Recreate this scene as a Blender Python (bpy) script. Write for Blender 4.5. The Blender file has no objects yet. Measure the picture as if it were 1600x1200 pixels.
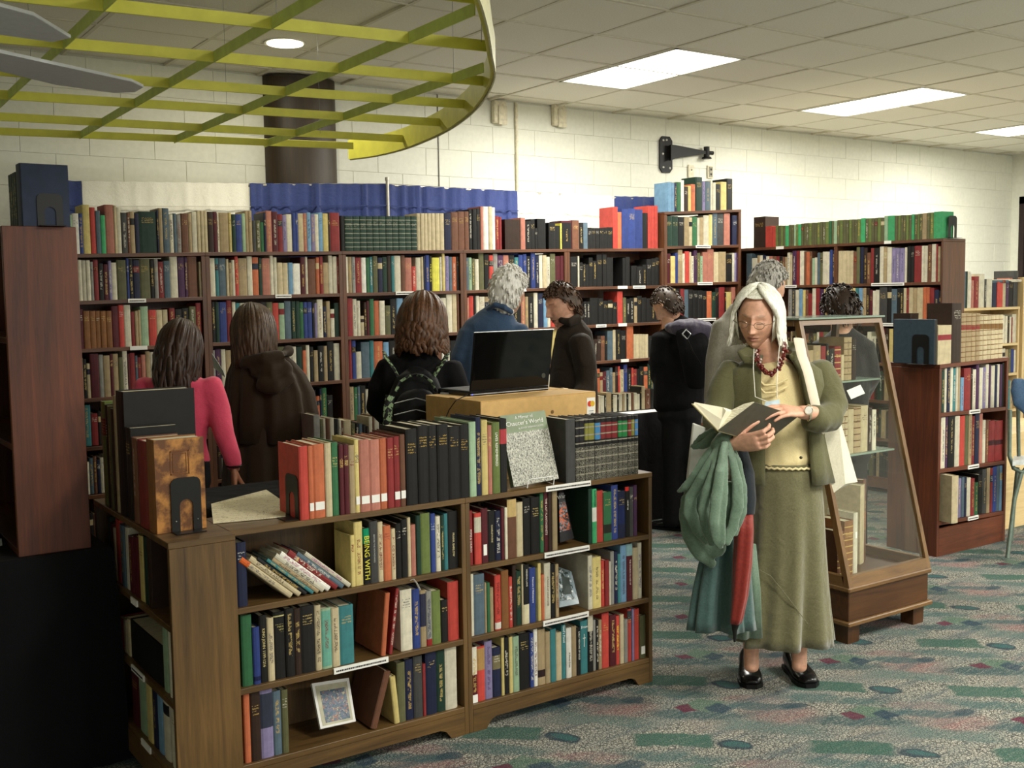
import bpy, bmesh, math, random
from math import sin, cos, pi, radians, sqrt
from mathutils import Vector, Matrix, noise
import numpy as np

# ---------------------------------------------------------------- camera, world, light, exposure
SC = bpy.context.scene
COL = SC.collection
FPX = 1689.0
PITCH, ROLL, YAW = radians(4.70), radians(-0.8515), radians(34.399)
EYE = Vector((0, 0, 1.55))
cf = Vector((sin(YAW)*cos(PITCH), cos(YAW)*cos(PITCH), -sin(PITCH)))
r0 = Vector((cos(YAW), -sin(YAW), 0)); u0 = r0.cross(cf)
cr = cos(ROLL)*r0 + sin(ROLL)*u0
cu = -sin(ROLL)*r0 + cos(ROLL)*u0
cam = bpy.data.cameras.new('camera'); camo = bpy.data.objects.new('camera', cam); COL.objects.link(camo)
cam.sensor_width = 36; cam.lens = FPX/1600*36; cam.clip_end = 100; cam.clip_start = .05
m = Matrix((cr, cu, -cf)).transposed().to_4x4(); m.translation = EYE
camo.matrix_world = m
SC.camera = camo
SC.view_settings.view_transform = 'Standard'; SC.view_settings.look = 'None'
SC.view_settings.exposure = 0.17; SC.view_settings.gamma = 1.0; SC.view_settings.use_curve_mapping = False
W = bpy.data.worlds.new('world'); SC.world = W; W.use_nodes = True
W.node_tree.nodes['Background'].inputs[0].default_value = (1.0, .985, .93, 1)
W.node_tree.nodes['Background'].inputs[1].default_value = .95
LIGHT_COL = (1.0, .975, .885)
TROFFER_E = 9.0
def area(name, loc, sx, sy, power, col=LIGHT_COL, rot=(0, 0, 0)):
    l = bpy.data.lights.new(name, 'AREA'); l.shape = 'RECTANGLE'; l.size = sx; l.size_y = sy; l.energy = power; l.color = col
    o = bpy.data.objects.new(name, l); o.location = loc; o.rotation_euler = rot; COL.objects.link(o); return o
# troffer lamps of the rows outside the frame (the fixtures themselves are built with the ceiling)
TROFFERS_SEEN = [(4.985, 5.6), (7.47, 5.6), (9.95, 5.6)]
TROFFERS_OUT = [(x, y) for y in (0.7, -3.2) for x in (2.5, 4.985, 7.47, 9.95)]
for x, y in TROFFERS_SEEN: area('troffer_lamp', (x, y, 3.0), .5, 1.1, 62)
for x, y in TROFFERS_OUT: area('troffer_lamp', (x, y, 3.0), .5, 1.1, 66 if x < 3 else 92)
area('downlight_lamp', (2.6, 6.11, 3.03), .12, .12, 9, (1, .93, .72))

# ---------------------------------------------------------------- pixel geometry (1600 x 1200 frame) to real planes
def ray(x, y): return cf + cr*((x-800)/FPX) - cu*((y-600)/FPX)
def onY(x, y, Y): d = ray(x, y); return EYE + d*(Y/d.y)
def onX(x, y, X): d = ray(x, y); return EYE + d*(X/d.x)
def onZ(x, y, z): d = ray(x, y); return EYE + d*((z-EYE.z)/d.z)
def Q(x, y, d): return EYE + ray(x, y)*d
def prj(P):
    P = Vector(P)-EYE; w = P.dot(cf); return 800+FPX*P.dot(cr)/w, 600-FPX*P.dot(cu)/w
def solve(px, axis, P, isy=False):
    """the value of coordinate `axis` at which the point P (others known) falls on column px (or on row px when isy)"""
    P = Vector(P)-EYE; P[axis] = 0
    a = cu if isy else cr; k = -(px-600)/FPX if isy else (px-800)/FPX
    n = a - cf*k
    return -P.dot(n)/n[axis] + EYE[axis]

# ---------------------------------------------------------------- materials
def srgb(c):
    c = [v/255 for v in c[:3]]
    return tuple((v/12.92 if v <= .04045 else ((v+.055)/1.055)**2.4) for v in c) + (1,)
MATS = {}
class NT:
    def __init__(s, name):
        s.m = bpy.data.materials.new(name); s.m.use_nodes = True; s.t = s.m.node_tree; s.n = s.t.nodes; s.l = s.t.links
        s.b = s.n['Principled BSDF']
    def add(s, typ, **kw):
        n = s.n.new(typ)
        for k, v in kw.items():
            if k == 'ins':
                for i, x in v.items():
                    if hasattr(x, 'default_value') and hasattr(x, 'links'): s.l.new(x, n.inputs[i])
                    else: n.inputs[i].default_value = x
            else: setattr(n, k, v)
        return n
    def math(s, op, a, b=None, c=None):
        n = s.add('ShaderNodeMath', operation=op)
        for i, x in enumerate((a, b, c)):
            if x is None: continue
            if isinstance(x, (int, float)): n.inputs[i].default_value = x
            else: s.l.new(x, n.inputs[i])
        return n.outputs[0]
    def mix(s, f, a, b, mode='MIX'):
        n = s.add('ShaderNodeMix', data_type='RGBA', blend_type=mode)
        for i, x in ((0, f), (6, a), (7, b)):
            if isinstance(x, (int, float, tuple)): n.inputs[i].default_value = x
            else: s.l.new(x, n.inputs[i])
        return n.outputs[2]
    def ramp(s, x, lo, hi, a=0., b=1.):
        n = s.add('ShaderNodeMapRange'); s.l.new(x, n.inputs[0])
        n.inputs[1].default_value = lo; n.inputs[2].default_value = hi; n.inputs[3].default_value = a; n.inputs[4].default_value = b
        return n.outputs[0]
    def noise(s, vec, scale, detail=3, rough=.55, dist=0):
        n = s.add('ShaderNodeTexNoise'); n.inputs['Scale'].default_value = scale; n.inputs['Detail'].default_value = detail
        n.inputs['Roughness'].default_value = rough; n.inputs['Distortion'].default_value = dist
        if vec is not None: s.l.new(vec, n.inputs['Vector'])
        return n.outputs[0]
    def coord(s, scale=(1, 1, 1), rot=(0, 0, 0), which='Object', loc=(0, 0, 0)):
        tc = s.add('ShaderNodeTexCoord'); mp = s.add('ShaderNodeMapping'); s.l.new(tc.outputs[which], mp.inputs[0])
        mp.inputs['Scale'].default_value = scale; mp.inputs['Rotation'].default_value = rot; mp.inputs['Location'].default_value = loc
        return mp.outputs[0]
    def bump(s, h, strength=.3, dist=.01):
        n = s.add('ShaderNodeBump'); n.inputs['Strength'].default_value = strength; n.inputs['Distance'].default_value = dist
        s.l.new(h, n.inputs['Height']); s.l.new(n.outputs[0], s.b.inputs['Normal'])
    def base(s, x):
        if isinstance(x, tuple): s.b.inputs['Base Color'].default_value = x
        else: s.l.new(x, s.b.inputs['Base Color'])
    def set(s, **kw):
        for k, v in kw.items(): s.b.inputs[k.replace('_', ' ')].default_value = v
def plain(name, rgb, rough=.5, var=.08, scale=40, metal=0, bump=0, spec=.3, **kw):
    if name in MATS: return MATS[name]
    t = NT(name); c = srgb(rgb); v = t.coord()
    f = t.noise(v, scale); d = tuple(x*(1-var*2) for x in c[:3])+(1,); e = tuple(min(1, x*(1+var*2)) for x in c[:3])+(1,)
    t.base(t.mix(t.ramp(f, .3, .7), d, e)); t.set(Roughness=rough, Metallic=metal)
    t.b.inputs['Specular IOR Level'].default_value = spec
    for k, x in kw.items(): t.b.inputs[k.replace('_', ' ')].default_value = x
    if bump: t.bump(f, bump, .004)
    MATS[name] = t.m; return t.m
def wood(name, lo, hi, axis='z', rough=.42, scale=1., knots=0.):
    if name in MATS: return MATS[name]
    t = NT(name); s = {'x': (.9, 14, 14), 'y': (14, .9, 14), 'z': (14, 14, .9)}[axis]
    v = t.coord(tuple(a*scale for a in s)); tc = t.add('ShaderNodeTexCoord')
    n1 = t.noise(v, 1.6, 5, .6, 1.2); n2 = t.noise(v, 9, 4, .7, .4); n3 = t.noise(tc.outputs['Object'], 2.2, 2)
    f = t.math('ADD', t.math('MULTIPLY', n1, .55), t.math('ADD', t.math('MULTIPLY', n2, .3), t.math('MULTIPLY', n3, .35)))
    t.base(t.mix(t.ramp(f, .42, .78), srgb(lo), srgb(hi))); t.set(Roughness=rough)
    t.bump(n2, .12, .002)
    MATS[name] = t.m; return t.m
def cloth(name, rgb, rough=.85, weave=320, fold=.25, var=.10, sheen=.2, fscale=9):
    if name in MATS: return MATS[name]
    t = NT(name); c = srgb(rgb); v = t.coord()
    a = t.noise(v, weave, 2); b = t.noise(v, fscale, 3, .5, .6)
    d = tuple(x*(1-var*1.6) for x in c[:3])+(1,); e = tuple(min(1, x*(1+var*1.6)) for x in c[:3])+(1,)
    t.base(t.mix(t.ramp(a, .3, .7), d, e)); t.set(Roughness=rough); t.b.inputs['Sheen Weight'].default_value = sheen
    t.b.inputs['Specular IOR Level'].default_value = .25
    t.bump(t.math('ADD', t.math('MULTIPLY', a, .04), b), fold, .03)
    MATS[name] = t.m; return t.m
def emit(name, rgb, strength):
    if name in MATS: return MATS[name]
    t = NT(name); t.base((0, 0, 0, 1)); t.b.inputs['Emission Color'].default_value = srgb(rgb); t.b.inputs['Emission Strength'].default_value = strength
    MATS[name] = t.m; return t.m

# ---------------------------------------------------------------- mesh helpers
def link(name, me, mat=None, parent=None, loc=None, smooth=False):
    if isinstance(me, bmesh.types.BMesh):
        bm = me; bmesh.ops.recalc_face_normals(bm, faces=bm.faces); me = bpy.data.meshes.new(name); bm.to_mesh(me); bm.free()
    if smooth:
        me.shade_smooth()
        if smooth != 'all': me.set_sharp_from_angle(angle=radians(50))
    if mat is not None and not me.materials: me.materials.append(mat)
    o = bpy.data.objects.new(name, me); COL.objects.link(o)
    if loc is not None: o.location = loc
    if parent is not None: o.parent = parent
    return o
def empty(name, loc=(0, 0, 0), rz=0, parent=None):
    o = bpy.data.objects.new(name, None); o.location = loc; o.rotation_euler = (0, 0, rz); o.empty_display_size = .05; COL.objects.link(o)
    if parent is not None: o.parent = parent
    return o
def tag(o, label=None, cat=None, group=None, kind=None):
    if label: o['label'] = label
    if cat: o['category'] = cat
    if group: o['group'] = group
    if kind: o['kind'] = kind
    return o
def structure(o): o['kind'] = 'structure'; return o
def box(bm, x0, y0, z0, x1, y1, z1, M=None):
    vs = [Vector((x, y, z)) for z in (z0, z1) for y in (y0, y1) for x in (x0, x1)]
    if M is not None: vs = [M @ v for v in vs]
    v = [bm.verts.new(p) for p in vs]
    fs = [bm.faces.new([v[i] for i in q]) for q in ((0, 2, 3, 1), (4, 5, 7, 6), (0, 1, 5, 4), (2, 6, 7, 3), (0, 4, 6, 2), (1, 3, 7, 5))]
    return fs
def bevel(bm, w, seg=1):
    bmesh.ops.bevel(bm, geom=list(bm.edges), offset=w, segments=seg, profile=.5, affect='EDGES'); return bm
def bbox(x0, y0, z0, x1, y1, z1, bv=.002, M=None):
    bm = bmesh.new(); box(bm, x0, y0, z0, x1, y1, z1, M)
    if bv: bevel(bm, bv)
    return bm
def prism(bm, pts, z0, z1, M=None):
    a = [Vector((x, y, z0)) for x, y in pts]; b = [Vector((x, y, z1)) for x, y in pts]
    if M is not None: a = [M @ v for v in a]; b = [M @ v for v in b]
    a = [bm.verts.new(v) for v in a]; b = [bm.verts.new(v) for v in b]; n = len(a)
    bm.faces.new(a[::-1]); bm.faces.new(b)
    for i in range(n): bm.faces.new([a[i], a[(i+1) % n], b[(i+1) % n], b[i]])
def loft(bm, rings, cap=True, closed=True):
    R = [[bm.verts.new(p) for p in r] for r in rings]; n = len(R[0])
    for a, b in zip(R, R[1:]):
        for i in range(n if closed else n-1):
            j = (i+1) % n; bm.faces.new([a[i], a[j], b[j], b[i]])
    if cap and closed:
        try: bm.faces.new(R[0][::-1]); bm.faces.new(R[-1])
        except ValueError: pass
    return R
def tube(bm, path, rad, n=8, flat=1., up=None, cap=True):
    """tube through path; rad a number or one per point; flat squashes along the second axis"""
    path = [Vector(p) for p in path]; k = len(path)
    if not hasattr(rad, '__len__'): rad = [rad]*k
    rings = []; prev = None
    for i, p in enumerate(path):
        t = (path[min(i+1, k-1)]-path[max(i-1, 0)]).normalized()
        a = (up if up is not None else (prev if prev is not None else Vector((.31, .17, .94)))).copy()
        a = a - t*a.dot(t)
        if a.length < 1e-4: a = Vector((1, 0, 0)) - t*t.x
        a.normalize(); b = t.cross(a)
        if up is None: prev = a
        rings.append([p + (a*cos(2*pi*j/n)*flat + b*sin(2*pi*j/n))*rad[i] for j in range(n)])
    return loft(bm, rings, cap)
def sphere(bm, c, r, seg=12, M=None, sc=(1, 1, 1)):
    ret = bmesh.ops.create_uvsphere(bm, u_segments=seg, v_segments=max(6, seg*2//3), radius=1)
    T = Matrix.Translation(c) @ (M if M is not None else Matrix()) @ Matrix.Diagonal((r*sc[0], r*sc[1], r*sc[2], 1))
    bmesh.ops.transform(bm, matrix=T, verts=ret['verts'])
def text(name, s, size, M, mat, parent=None, depth=.0004, align='CENTER', scale=(1, 1)):
    c = bpy.data.curves.new(name, 'FONT'); c.body = s; c.size = size; c.extrude = depth; c.align_x = align; c.align_y = 'CENTER'; c.resolution_u = 2
    o = bpy.data.objects.new(name, c); COL.objects.link(o); c.materials.append(mat)
    o.matrix_world = M @ Matrix.Diagonal((scale[0], scale[1], 1, 1))
    if parent is not None:
        o.parent = parent; o.matrix_parent_inverse = parent.matrix_basis.inverted()
    return o
def frame(o, xa, ya):
    """matrix with local x along xa, local y along ya (towards the top of the writing)"""
    xa = Vector(xa).normalized(); ya = Vector(ya); ya = (ya - xa*ya.dot(xa)).normalized(); za = xa.cross(ya)
    M = Matrix((xa, ya, za)).transposed().to_4x4(); M.translation = Vector(o); return M
# ---------------------------------------------------------------- the room
WALL_Y, CEIL, RIGHT_X = 7.08, 3.05, 11.83
def carpet():
    t = NT('patterned_carpet'); tc = t.add('ShaderNodeTexCoord'); P = tc.outputs['Object']
    sep = t.add('ShaderNodeSeparateXYZ'); 
    wob = t.add('ShaderNodeTexNoise'); wob.inputs['Scale'].default_value = 9; wob.inputs['Detail'].default_value = 4; t.l.new(P, wob.inputs['Vector'])
    add = t.add('ShaderNodeVectorMath', operation='MULTIPLY_ADD'); t.l.new(wob.outputs['Color'], add.inputs[0]); add.inputs[1].default_value = (.065, .065, 0); t.l.new(P, add.inputs[2])
    t.l.new(add.outputs[0], sep.inputs[0]); X, Y = sep.outputs[0], sep.outputs[1]
    u = t.math('SUBTRACT', t.math('MULTIPLY', X, .736), t.math('MULTIPLY', Y, .677))
    v = t.math('ADD', t.math('MULTIPLY', X, .677), t.math('MULTIPLY', Y, .736))
    PU, PV = .60, .585; UO, VO = .217+.017, 3.664+.025+.02
    def wrap(x, c, per):
        a = t.math('MULTIPLY_ADD', x, 1/per, .5-c/per+100); a = t.math('FRACT', a); return t.math('MULTIPLY', t.math('SUBTRACT', a, .5), per)
    def shape(kind, du, dv, a, b, ang=0, soft=.12):
        x = wrap(u, UO+du, PU); y = wrap(v, VO+dv, PV)
        if ang:
            c, s = cos(radians(ang)), sin(radians(ang))
            x, y = t.math('ADD', t.math('MULTIPLY', x, c), t.math('MULTIPLY', y, s)), t.math('SUBTRACT', t.math('MULTIPLY', y, c), t.math('MULTIPLY', x, s))
        x = t.math('MULTIPLY', t.math('ABSOLUTE', x), 1/a); y = t.math('MULTIPLY', t.math('ABSOLUTE', y), 1/b)
        if kind == 'rect': d = t.math('MAXIMUM', x, y)
        elif kind == 'dia': d = t.math('ADD', x, y)
        else: d = t.math('ADD', t.math('POWER', x, 2), t.math('POWER', y, 2))
        return t.ramp(d, 1-soft, 1+soft, 1, 0)
    g = t.noise(P, 230, 2, .7); g2 = t.noise(P, 90, 2, .6); big = t.noise(P, 5, 3); brush = t.noise(t.coord((6, 60, 1), (0, 0, radians(-42.6))), 1, 4, .7)
    vor = t.add('ShaderNodeTexVoronoi', feature='DISTANCE_TO_EDGE'); vor.inputs['Scale'].default_value = 75; t.l.new(P, vor.inputs['Vector'])
    cell = t.ramp(vor.outputs[0], .03, .16)
    base = t.mix(t.ramp(g, .35, .65), srgb((64, 66, 62)), srgb((206, 202, 186)))
    base = t.mix(t.math('MULTIPLY', t.math('SUBTRACT', 1, cell), .85), base, srgb((46, 50, 50)))
    def over(base, m_, rgb, k=.9, streak=.35):
        mm = t.math('MULTIPLY', m_, t.ramp(brush, .30, .55, 1-streak, 1)); mm = t.math('MULTIPLY', mm, k)
        c = t.mix(t.ramp(g, .3, .7), srgb(tuple(x*.62 for x in rgb)), srgb(tuple(min(255, x*1.32) for x in rgb)))
        return t.mix(mm, base, c)
    base = over(base, shape('ell', .18, .30, .13, .10, 0, .7), (132, 92, 92), .65, .8)
    base = over(base, shape('ell', -.05, .16, .12, .07, 0, .7), (120, 112, 106), .5, .8)
    base = over(base, shape('ell', .10, -.14, .13, .035, 6, .5), (128, 96, 96), .55, .9)
    base = over(base, t.ramp(t.noise(t.coord((1.6, 9, 1), (0, 0, radians(-42.6))), 1, 3, .6), .47, .60), (98, 106, 104), .5, .5)
    base = over(base, t.ramp(t.noise(t.coord((2.1, 12, 1), (0, 0, radians(-42.6)), loc=(7, 3, 0)), 1, 3, .6), .54, .62), (64, 78, 84), .6, .5)
    base = over(base, shape('rect', .13, .17, .17, .05, -5, .3), (82, 100, 96), .75, .6)
    base = over(base, shape('ell', -.14, .26, .19, .05, 4, .5), (54, 76, 78), .85, .6)
    base = over(base, shape('ell', .12, .36, .15, .035, 2, .5), (60, 84, 86), .85, .6)
    base = over(base, shape('ell', -.22, -.12, .19, .045, -4, .5), (66, 90, 88), .8, .7)
    base = over(base, shape('rect', -.215, .02, .135, .054, 2, .08), (58, 86, 76), .95, .3)
    base = over(base, shape('dia', -.10, .36, .10, .06, 20, .15), (76, 100, 84), .85, .4)
    base = over(base, shape('dia', -.04, .33, .05, .05, 0, .12), (46, 62, 74), .95, .3)
    base = over(base, shape('dia', -.165, .315, .045, .04, -10, .12), (86, 42, 58), .95, .2)
    leaf = shape('ell', 0, 0, .062, .042, -15, .12); inner = shape('ell', .004, .004, .045, .026, -15, .15)
    base = over(base, leaf, (44, 58, 66), .95, .2); base = over(base, inner, (56, 88, 86), .9, .5)
    base = over(base, shape('ell', .235, -.20, .05, .03, 30, .2), (50, 66, 74), .85, .4)
    base = t.mix(t.math('MULTIPLY', t.ramp(big, .4, .7), .15), base, srgb((96, 104, 102)))
    t.base(base); t.set(Roughness=.96); t.b.inputs['Specular IOR Level'].default_value = .1
    t.bump(t.math('ADD', g, t.math('MULTIPLY', cell, .5)), .5, .006); return t.m
bm = bmesh.new(); box(bm, -4, -5, -.1, RIGHT_X, WALL_Y, 0); structure(link('floor', bm, carpet()))
paint = plain('painted_block_wall', (226, 226, 212), .6, .02, 25, bump=.05)
jointm = plain('wall_joint', (206, 206, 192), .8, .03)
bm = bmesh.new(); box(bm, -4, WALL_Y, 0, RIGHT_X, WALL_Y+.15, CEIL+.15); wall = structure(link('wall_back', bm, jointm))
bm = bmesh.new(); box(bm, -4.15, -5, 0, -4, WALL_Y+.15, CEIL+.15); structure(link('wall_left', bm, paint))
bm = bmesh.new(); box(bm, -4.15, -5.15, 0, RIGHT_X+.15, -5, CEIL+.15); bm.free()
# right wall with the dark doorway beside the corner
bm = bmesh.new(); box(bm, RIGHT_X, 6.98, 0, RIGHT_X+.15, WALL_Y+.15, CEIL+.15); box(bm, RIGHT_X, -5, 0, RIGHT_X+.15, 5.9, CEIL+.15); box(bm, RIGHT_X, 5.9, 2.56, RIGHT_X+.15, 6.98, CEIL+.15)
structure(link('wall_right', bm, paint))
door = structure(link('door_1', bbox(RIGHT_X+.03, 5.94, 0, RIGHT_X+.08, 6.94, 2.52), wood('dark_door', (40, 28, 26), (62, 44, 40))))
bm = bmesh.new(); box(bm, RIGHT_X-.01, 6.92, 0, RIGHT_X+.14, 6.98, 2.58); box(bm, RIGHT_X-.01, 5.90, 0, RIGHT_X+.14, 5.96, 2.58); box(bm, RIGHT_X-.01, 5.9, 2.5, RIGHT_X+.14, 6.98, 2.58)
link('door_frame', bm, plain('dark_frame', (48, 36, 36), .5), door)
# concrete blocks, each its own piece, slightly proud of the joints
def block_mesh(w):
    bm = bbox(0, -.0035, 0, w-.003, .001, .197, .0015); me = bpy.data.meshes.new('block'); bm.to_mesh(me); bm.free(); me.materials.append(paint); return me
BM = {}
def block(x, z, w=.4):
    k = round(w, 3)
    if k not in BM: BM[k] = block_mesh(w)
    o = bpy.data.objects.new('block', BM[k]); o.location = (x, WALL_Y, z); COL.objects.link(o); o.parent = wall
for row in range(8):
    z = 2.85 - .2*row; x = .9 + (.2 if row % 2 else 0)
    while x < RIGHT_X-.01:
        w = min(.4, RIGHT_X-x)
        if (z > 2.0 or x > 6.4) and w > .05: block(x, z, w)
        x += .4
bm = bmesh.new(); box(bm, -4, WALL_Y-.003, 0, .9, WALL_Y, CEIL); box(bm, .9, WALL_Y-.006, 0, 6.4, WALL_Y, 2.05); box(bm, 6.4, WALL_Y-.006, 0, RIGHT_X, WALL_Y, 1.45)
link('plaster', bm, paint, wall)
# ceiling: slab, lay-in tiles and the bars between them
tile_m = plain('ceiling_tile', (236, 232, 220), .9, .03, 120, bump=.25, spec=.1)
bar_m = plain('ceiling_bar', (214, 208, 190), .6, .02)
bm = bmesh.new(); box(bm, -4.15, -5.15, CEIL+.012, RIGHT_X+.15, WALL_Y+.15, CEIL+.15); ceil = structure(link('ceiling', bm, tile_m))
TX, TY = .621, .61
bmt = bbox(.008, .008, 0, TX-.008, TY-.008, .014, .004); tme = bpy.data.meshes.new('ceiling_tile'); bmt.to_mesh(tme); bmt.free(); tme.materials.append(tile_m)
troff = {(x, y) for x, y in TROFFERS_SEEN+TROFFERS_OUT}
rt = random.Random(4)
bars = bmesh.new()
ix0, iy0 = 4.985-TX/2-7*TX, 5.6-.61-5*TY
nx = int((RIGHT_X-ix0)/TX); 
for i in range(nx+1):
    x = ix0+i*TX
    box(bars, x-.011, iy0, CEIL-.005, x+.011, WALL_Y, CEIL+.012)
    for j in range(8):
        y = iy0+j*TY
        if y+TY > WALL_Y+.02: continue
        if any(abs(x+TX/2-a) < .35 and abs(y+TY/2-b) < .6 for a, b in troff): continue
        if i == 3 and j == 5: continue
        o = bpy.data.objects.new('ceiling_tile', tme); o.location = (x, y, CEIL-.002+rt.uniform(-.001, .003)); o.rotation_euler = (rt.uniform(-.004, .004), rt.uniform(-.004, .004), 0)
        COL.objects.link(o); o.parent = ceil
for j in range(9):
    y = iy0+j*TY
    if y < WALL_Y: box(bars, ix0, y-.011, CEIL-.0055, RIGHT_X, y+.011, CEIL+.012)
link('ceiling_bars', bars, bar_m, ceil)
# troffers
lens = emit('lit_diffuser', (255, 252, 240), 7.0); white = plain('white_metal', (215, 213, 200), .4, .01)
place_word = {0: 'nearest the yellow hoop', 1: 'in the middle of the row along the ceiling', 2: 'farthest along, above the far corner'}
for k, (x, y) in enumerate(TROFFERS_SEEN+TROFFERS_OUT):
    t = empty('ceiling_light', (x, y, CEIL))
    seen = k < 3
    tag(t, ('glowing rectangular ceiling light ' + place_word[k]) if seen else 'rectangular ceiling light %s of the %s row over the camera side' % (['first', 'second', 'third', 'fourth'][(k-3) % 4], ['nearer', 'farther'][(k-3)//4]), 'ceiling light', 'ceiling lights' if seen else 'ceiling lights behind the camera')
    bm = bmesh.new()
    for a in ((-.30, -.6, -.28, .6), (.28, -.6, .30, .6), (-.30, -.6, .30, -.575), (-.30, .575, .30, .6)): box(bm, a[0], a[1], -.008, a[2], a[3], .02)
    link('frame', bm, white, t); link('diffuser', bbox(-.28, -.575, -.004, .28, .575, .01, .003), lens, t)
t = empty('ceiling_spotlight', (2.6, 6.11, CEIL)); tag(t, 'round recessed ceiling light seen through the yellow lattice', 'ceiling light')
bm = bmesh.new(); tube(bm, [(0, 0, -.004), (0, 0, .012)], .125, 28); link('trim_ring', bm, white, t, smooth=True)
bm = bmesh.new(); tube(bm, [(0, 0, -.008), (0, 0, .0)], .105, 28); link('lamp_face', bm, emit('lit_spot', (255, 246, 215), 8), t, smooth=True)
# brown column against the wall
colm = wood('dark_column', (34, 25, 16), (66, 50, 30), 'z', .5)
bm = bmesh.new(); c = onY(472, 200, 7.04); tube(bm, [(c.x, 7.08, 0), (c.x, 7.08, CEIL)], .262, 36, flat=.62, up=Vector((0, 1, 0)))
structure(link('column', bm, colm, smooth=True))
# conduit, dark seams and small boxes on the wall
cx = 4.915; bm = bmesh.new(); tube(bm, [(cx, WALL_Y-.016, .3), (cx, WALL_Y-.016, CEIL)], .013, 8); structure(link('trim_1', bm, plain('conduit_paint', (216, 208, 180), .5), smooth=True))
bm = bmesh.new(); box(bm, 4.203, WALL_Y-.0085, .3, 4.211, WALL_Y, CEIL); structure(link('trim_2', bm, plain('dark_seam', (110, 108, 98), .8)))
ivory = plain('ivory_plastic', (216, 208, 182), .45)
for (px, py, w, h, lab) in ((776, 176, .115, .17, 'small ivory box high on the wall beside the conduit, nearer the hoop'), (869, 181, .115, .17, 'small ivory box high on the wall past the conduit, nearer the bracket')):
    p = onY(px, py, WALL_Y); t = empty('junction_box', (p.x, WALL_Y-.008, p.z)); tag(t, lab, 'wall box')
    link('box_body', bbox(-w/2, -.045, -h/2, w/2, 0, h/2, .006), ivory, t); link('cover_flap', bbox(-w/2+.035, -.056, -h/2-.012, w/2, -.045, h/2-.04, .003), ivory, t)
    link('conduit_stub', (lambda b: (tube(b, [(0, -.02, h/2), (0, -.02, CEIL-p.z)], .009, 6), b)[1])(bmesh.new()), ivory, t)
for (px, py, lab) in ((1078, 268, 'ivory wall outlet under the black bracket arm'), (1108, 269, 'grey-faced wall outlet under the tip of the black bracket')):
    p = onY(px, py, WALL_Y); t = empty('wall_outlet', (p.x, WALL_Y-.008, p.z)); tag(t, lab, 'outlet')
    link('plate', bbox(-.035, -.012, -.057, .035, 0, .057, .003), ivory, t)
    if px > 1100:
        link('socket_face', bbox(-.022, -.017, -.046, .022, -.011, .046, .003), plain('grey_socket', (150, 146, 130), .4), t)
        link('socket_hole', bbox(-.010, -.019, .012, .010, -.016, .03, .002), plain('dark_hole', (60, 56, 50), .6), t); link('socket_hole', bbox(-.010, -.019, -.03, .010, -.016, -.012, .002), MATS['dark_hole'], t)
    else:
        bm = bmesh.new(); tube(bm, [(0, -.017, .012), (0, -.011, .012)], .006, 8); link('toggle', bm, plain('dark_hole', (60, 56, 50), .6), t)
# black wall bracket
blk = plain('black_iron', (20, 20, 19), .55, .08, 30)
p = onY(1040, 243, WALL_Y); br = empty('wall_bracket', (p.x, WALL_Y-.008, p.z)); tag(br, 'black iron bracket arm bolted high on the white wall', 'bracket')
bm = bmesh.new(); prism(bm, [(-.055, -.15), (-.085, -.115), (-.085, .125), (-.055, .16), (.03, .16), (.06, .125), (.06, -.115), (.03, -.15)], 0, .014, Matrix.Rotation(pi/2, 4, 'X')); link('wall_plate', bm, blk, br)
bm = bmesh.new(); prism(bm, [(.0, -.05), (.0, .085), (.05, .085), (.44, .055), (.44, .035), (.05, -.03)], -.012, .012, Matrix.Translation((0, -.05, 0)) @ Matrix.Rotation(pi/2, 4, 'X'))
box(bm, .0, -.05, -.03, .05, -.01, .08); link('arm', bm, blk, br)
bm = bmesh.new(); tube(bm, [(.435, -.05, -.01), (.435, -.05, .005), (.435, -.05, .006), (.435, -.05, .095)], [.045, .04, .026, .026], 14); tube(bm, [(.43, -.05, .045), (.51, -.05, .045)], .018, 10); link('clamp', bm, blk, br, smooth=True)
bolt_m = plain('steel_bolt', (190, 190, 185), .3, metal=.8)
for bx, bz in ((-.045, .125), (-.008, .13), (-.05, .01), (-.045, -.105), (.03, -.11), (.03, -.02)):
    bm = bmesh.new(); sphere(bm, (bx, -.014, bz), .011, 8, sc=(1, .6, 1)); link('bolt', bm, bolt_m if bz != -.02 else blk, br, smooth=True)
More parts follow.
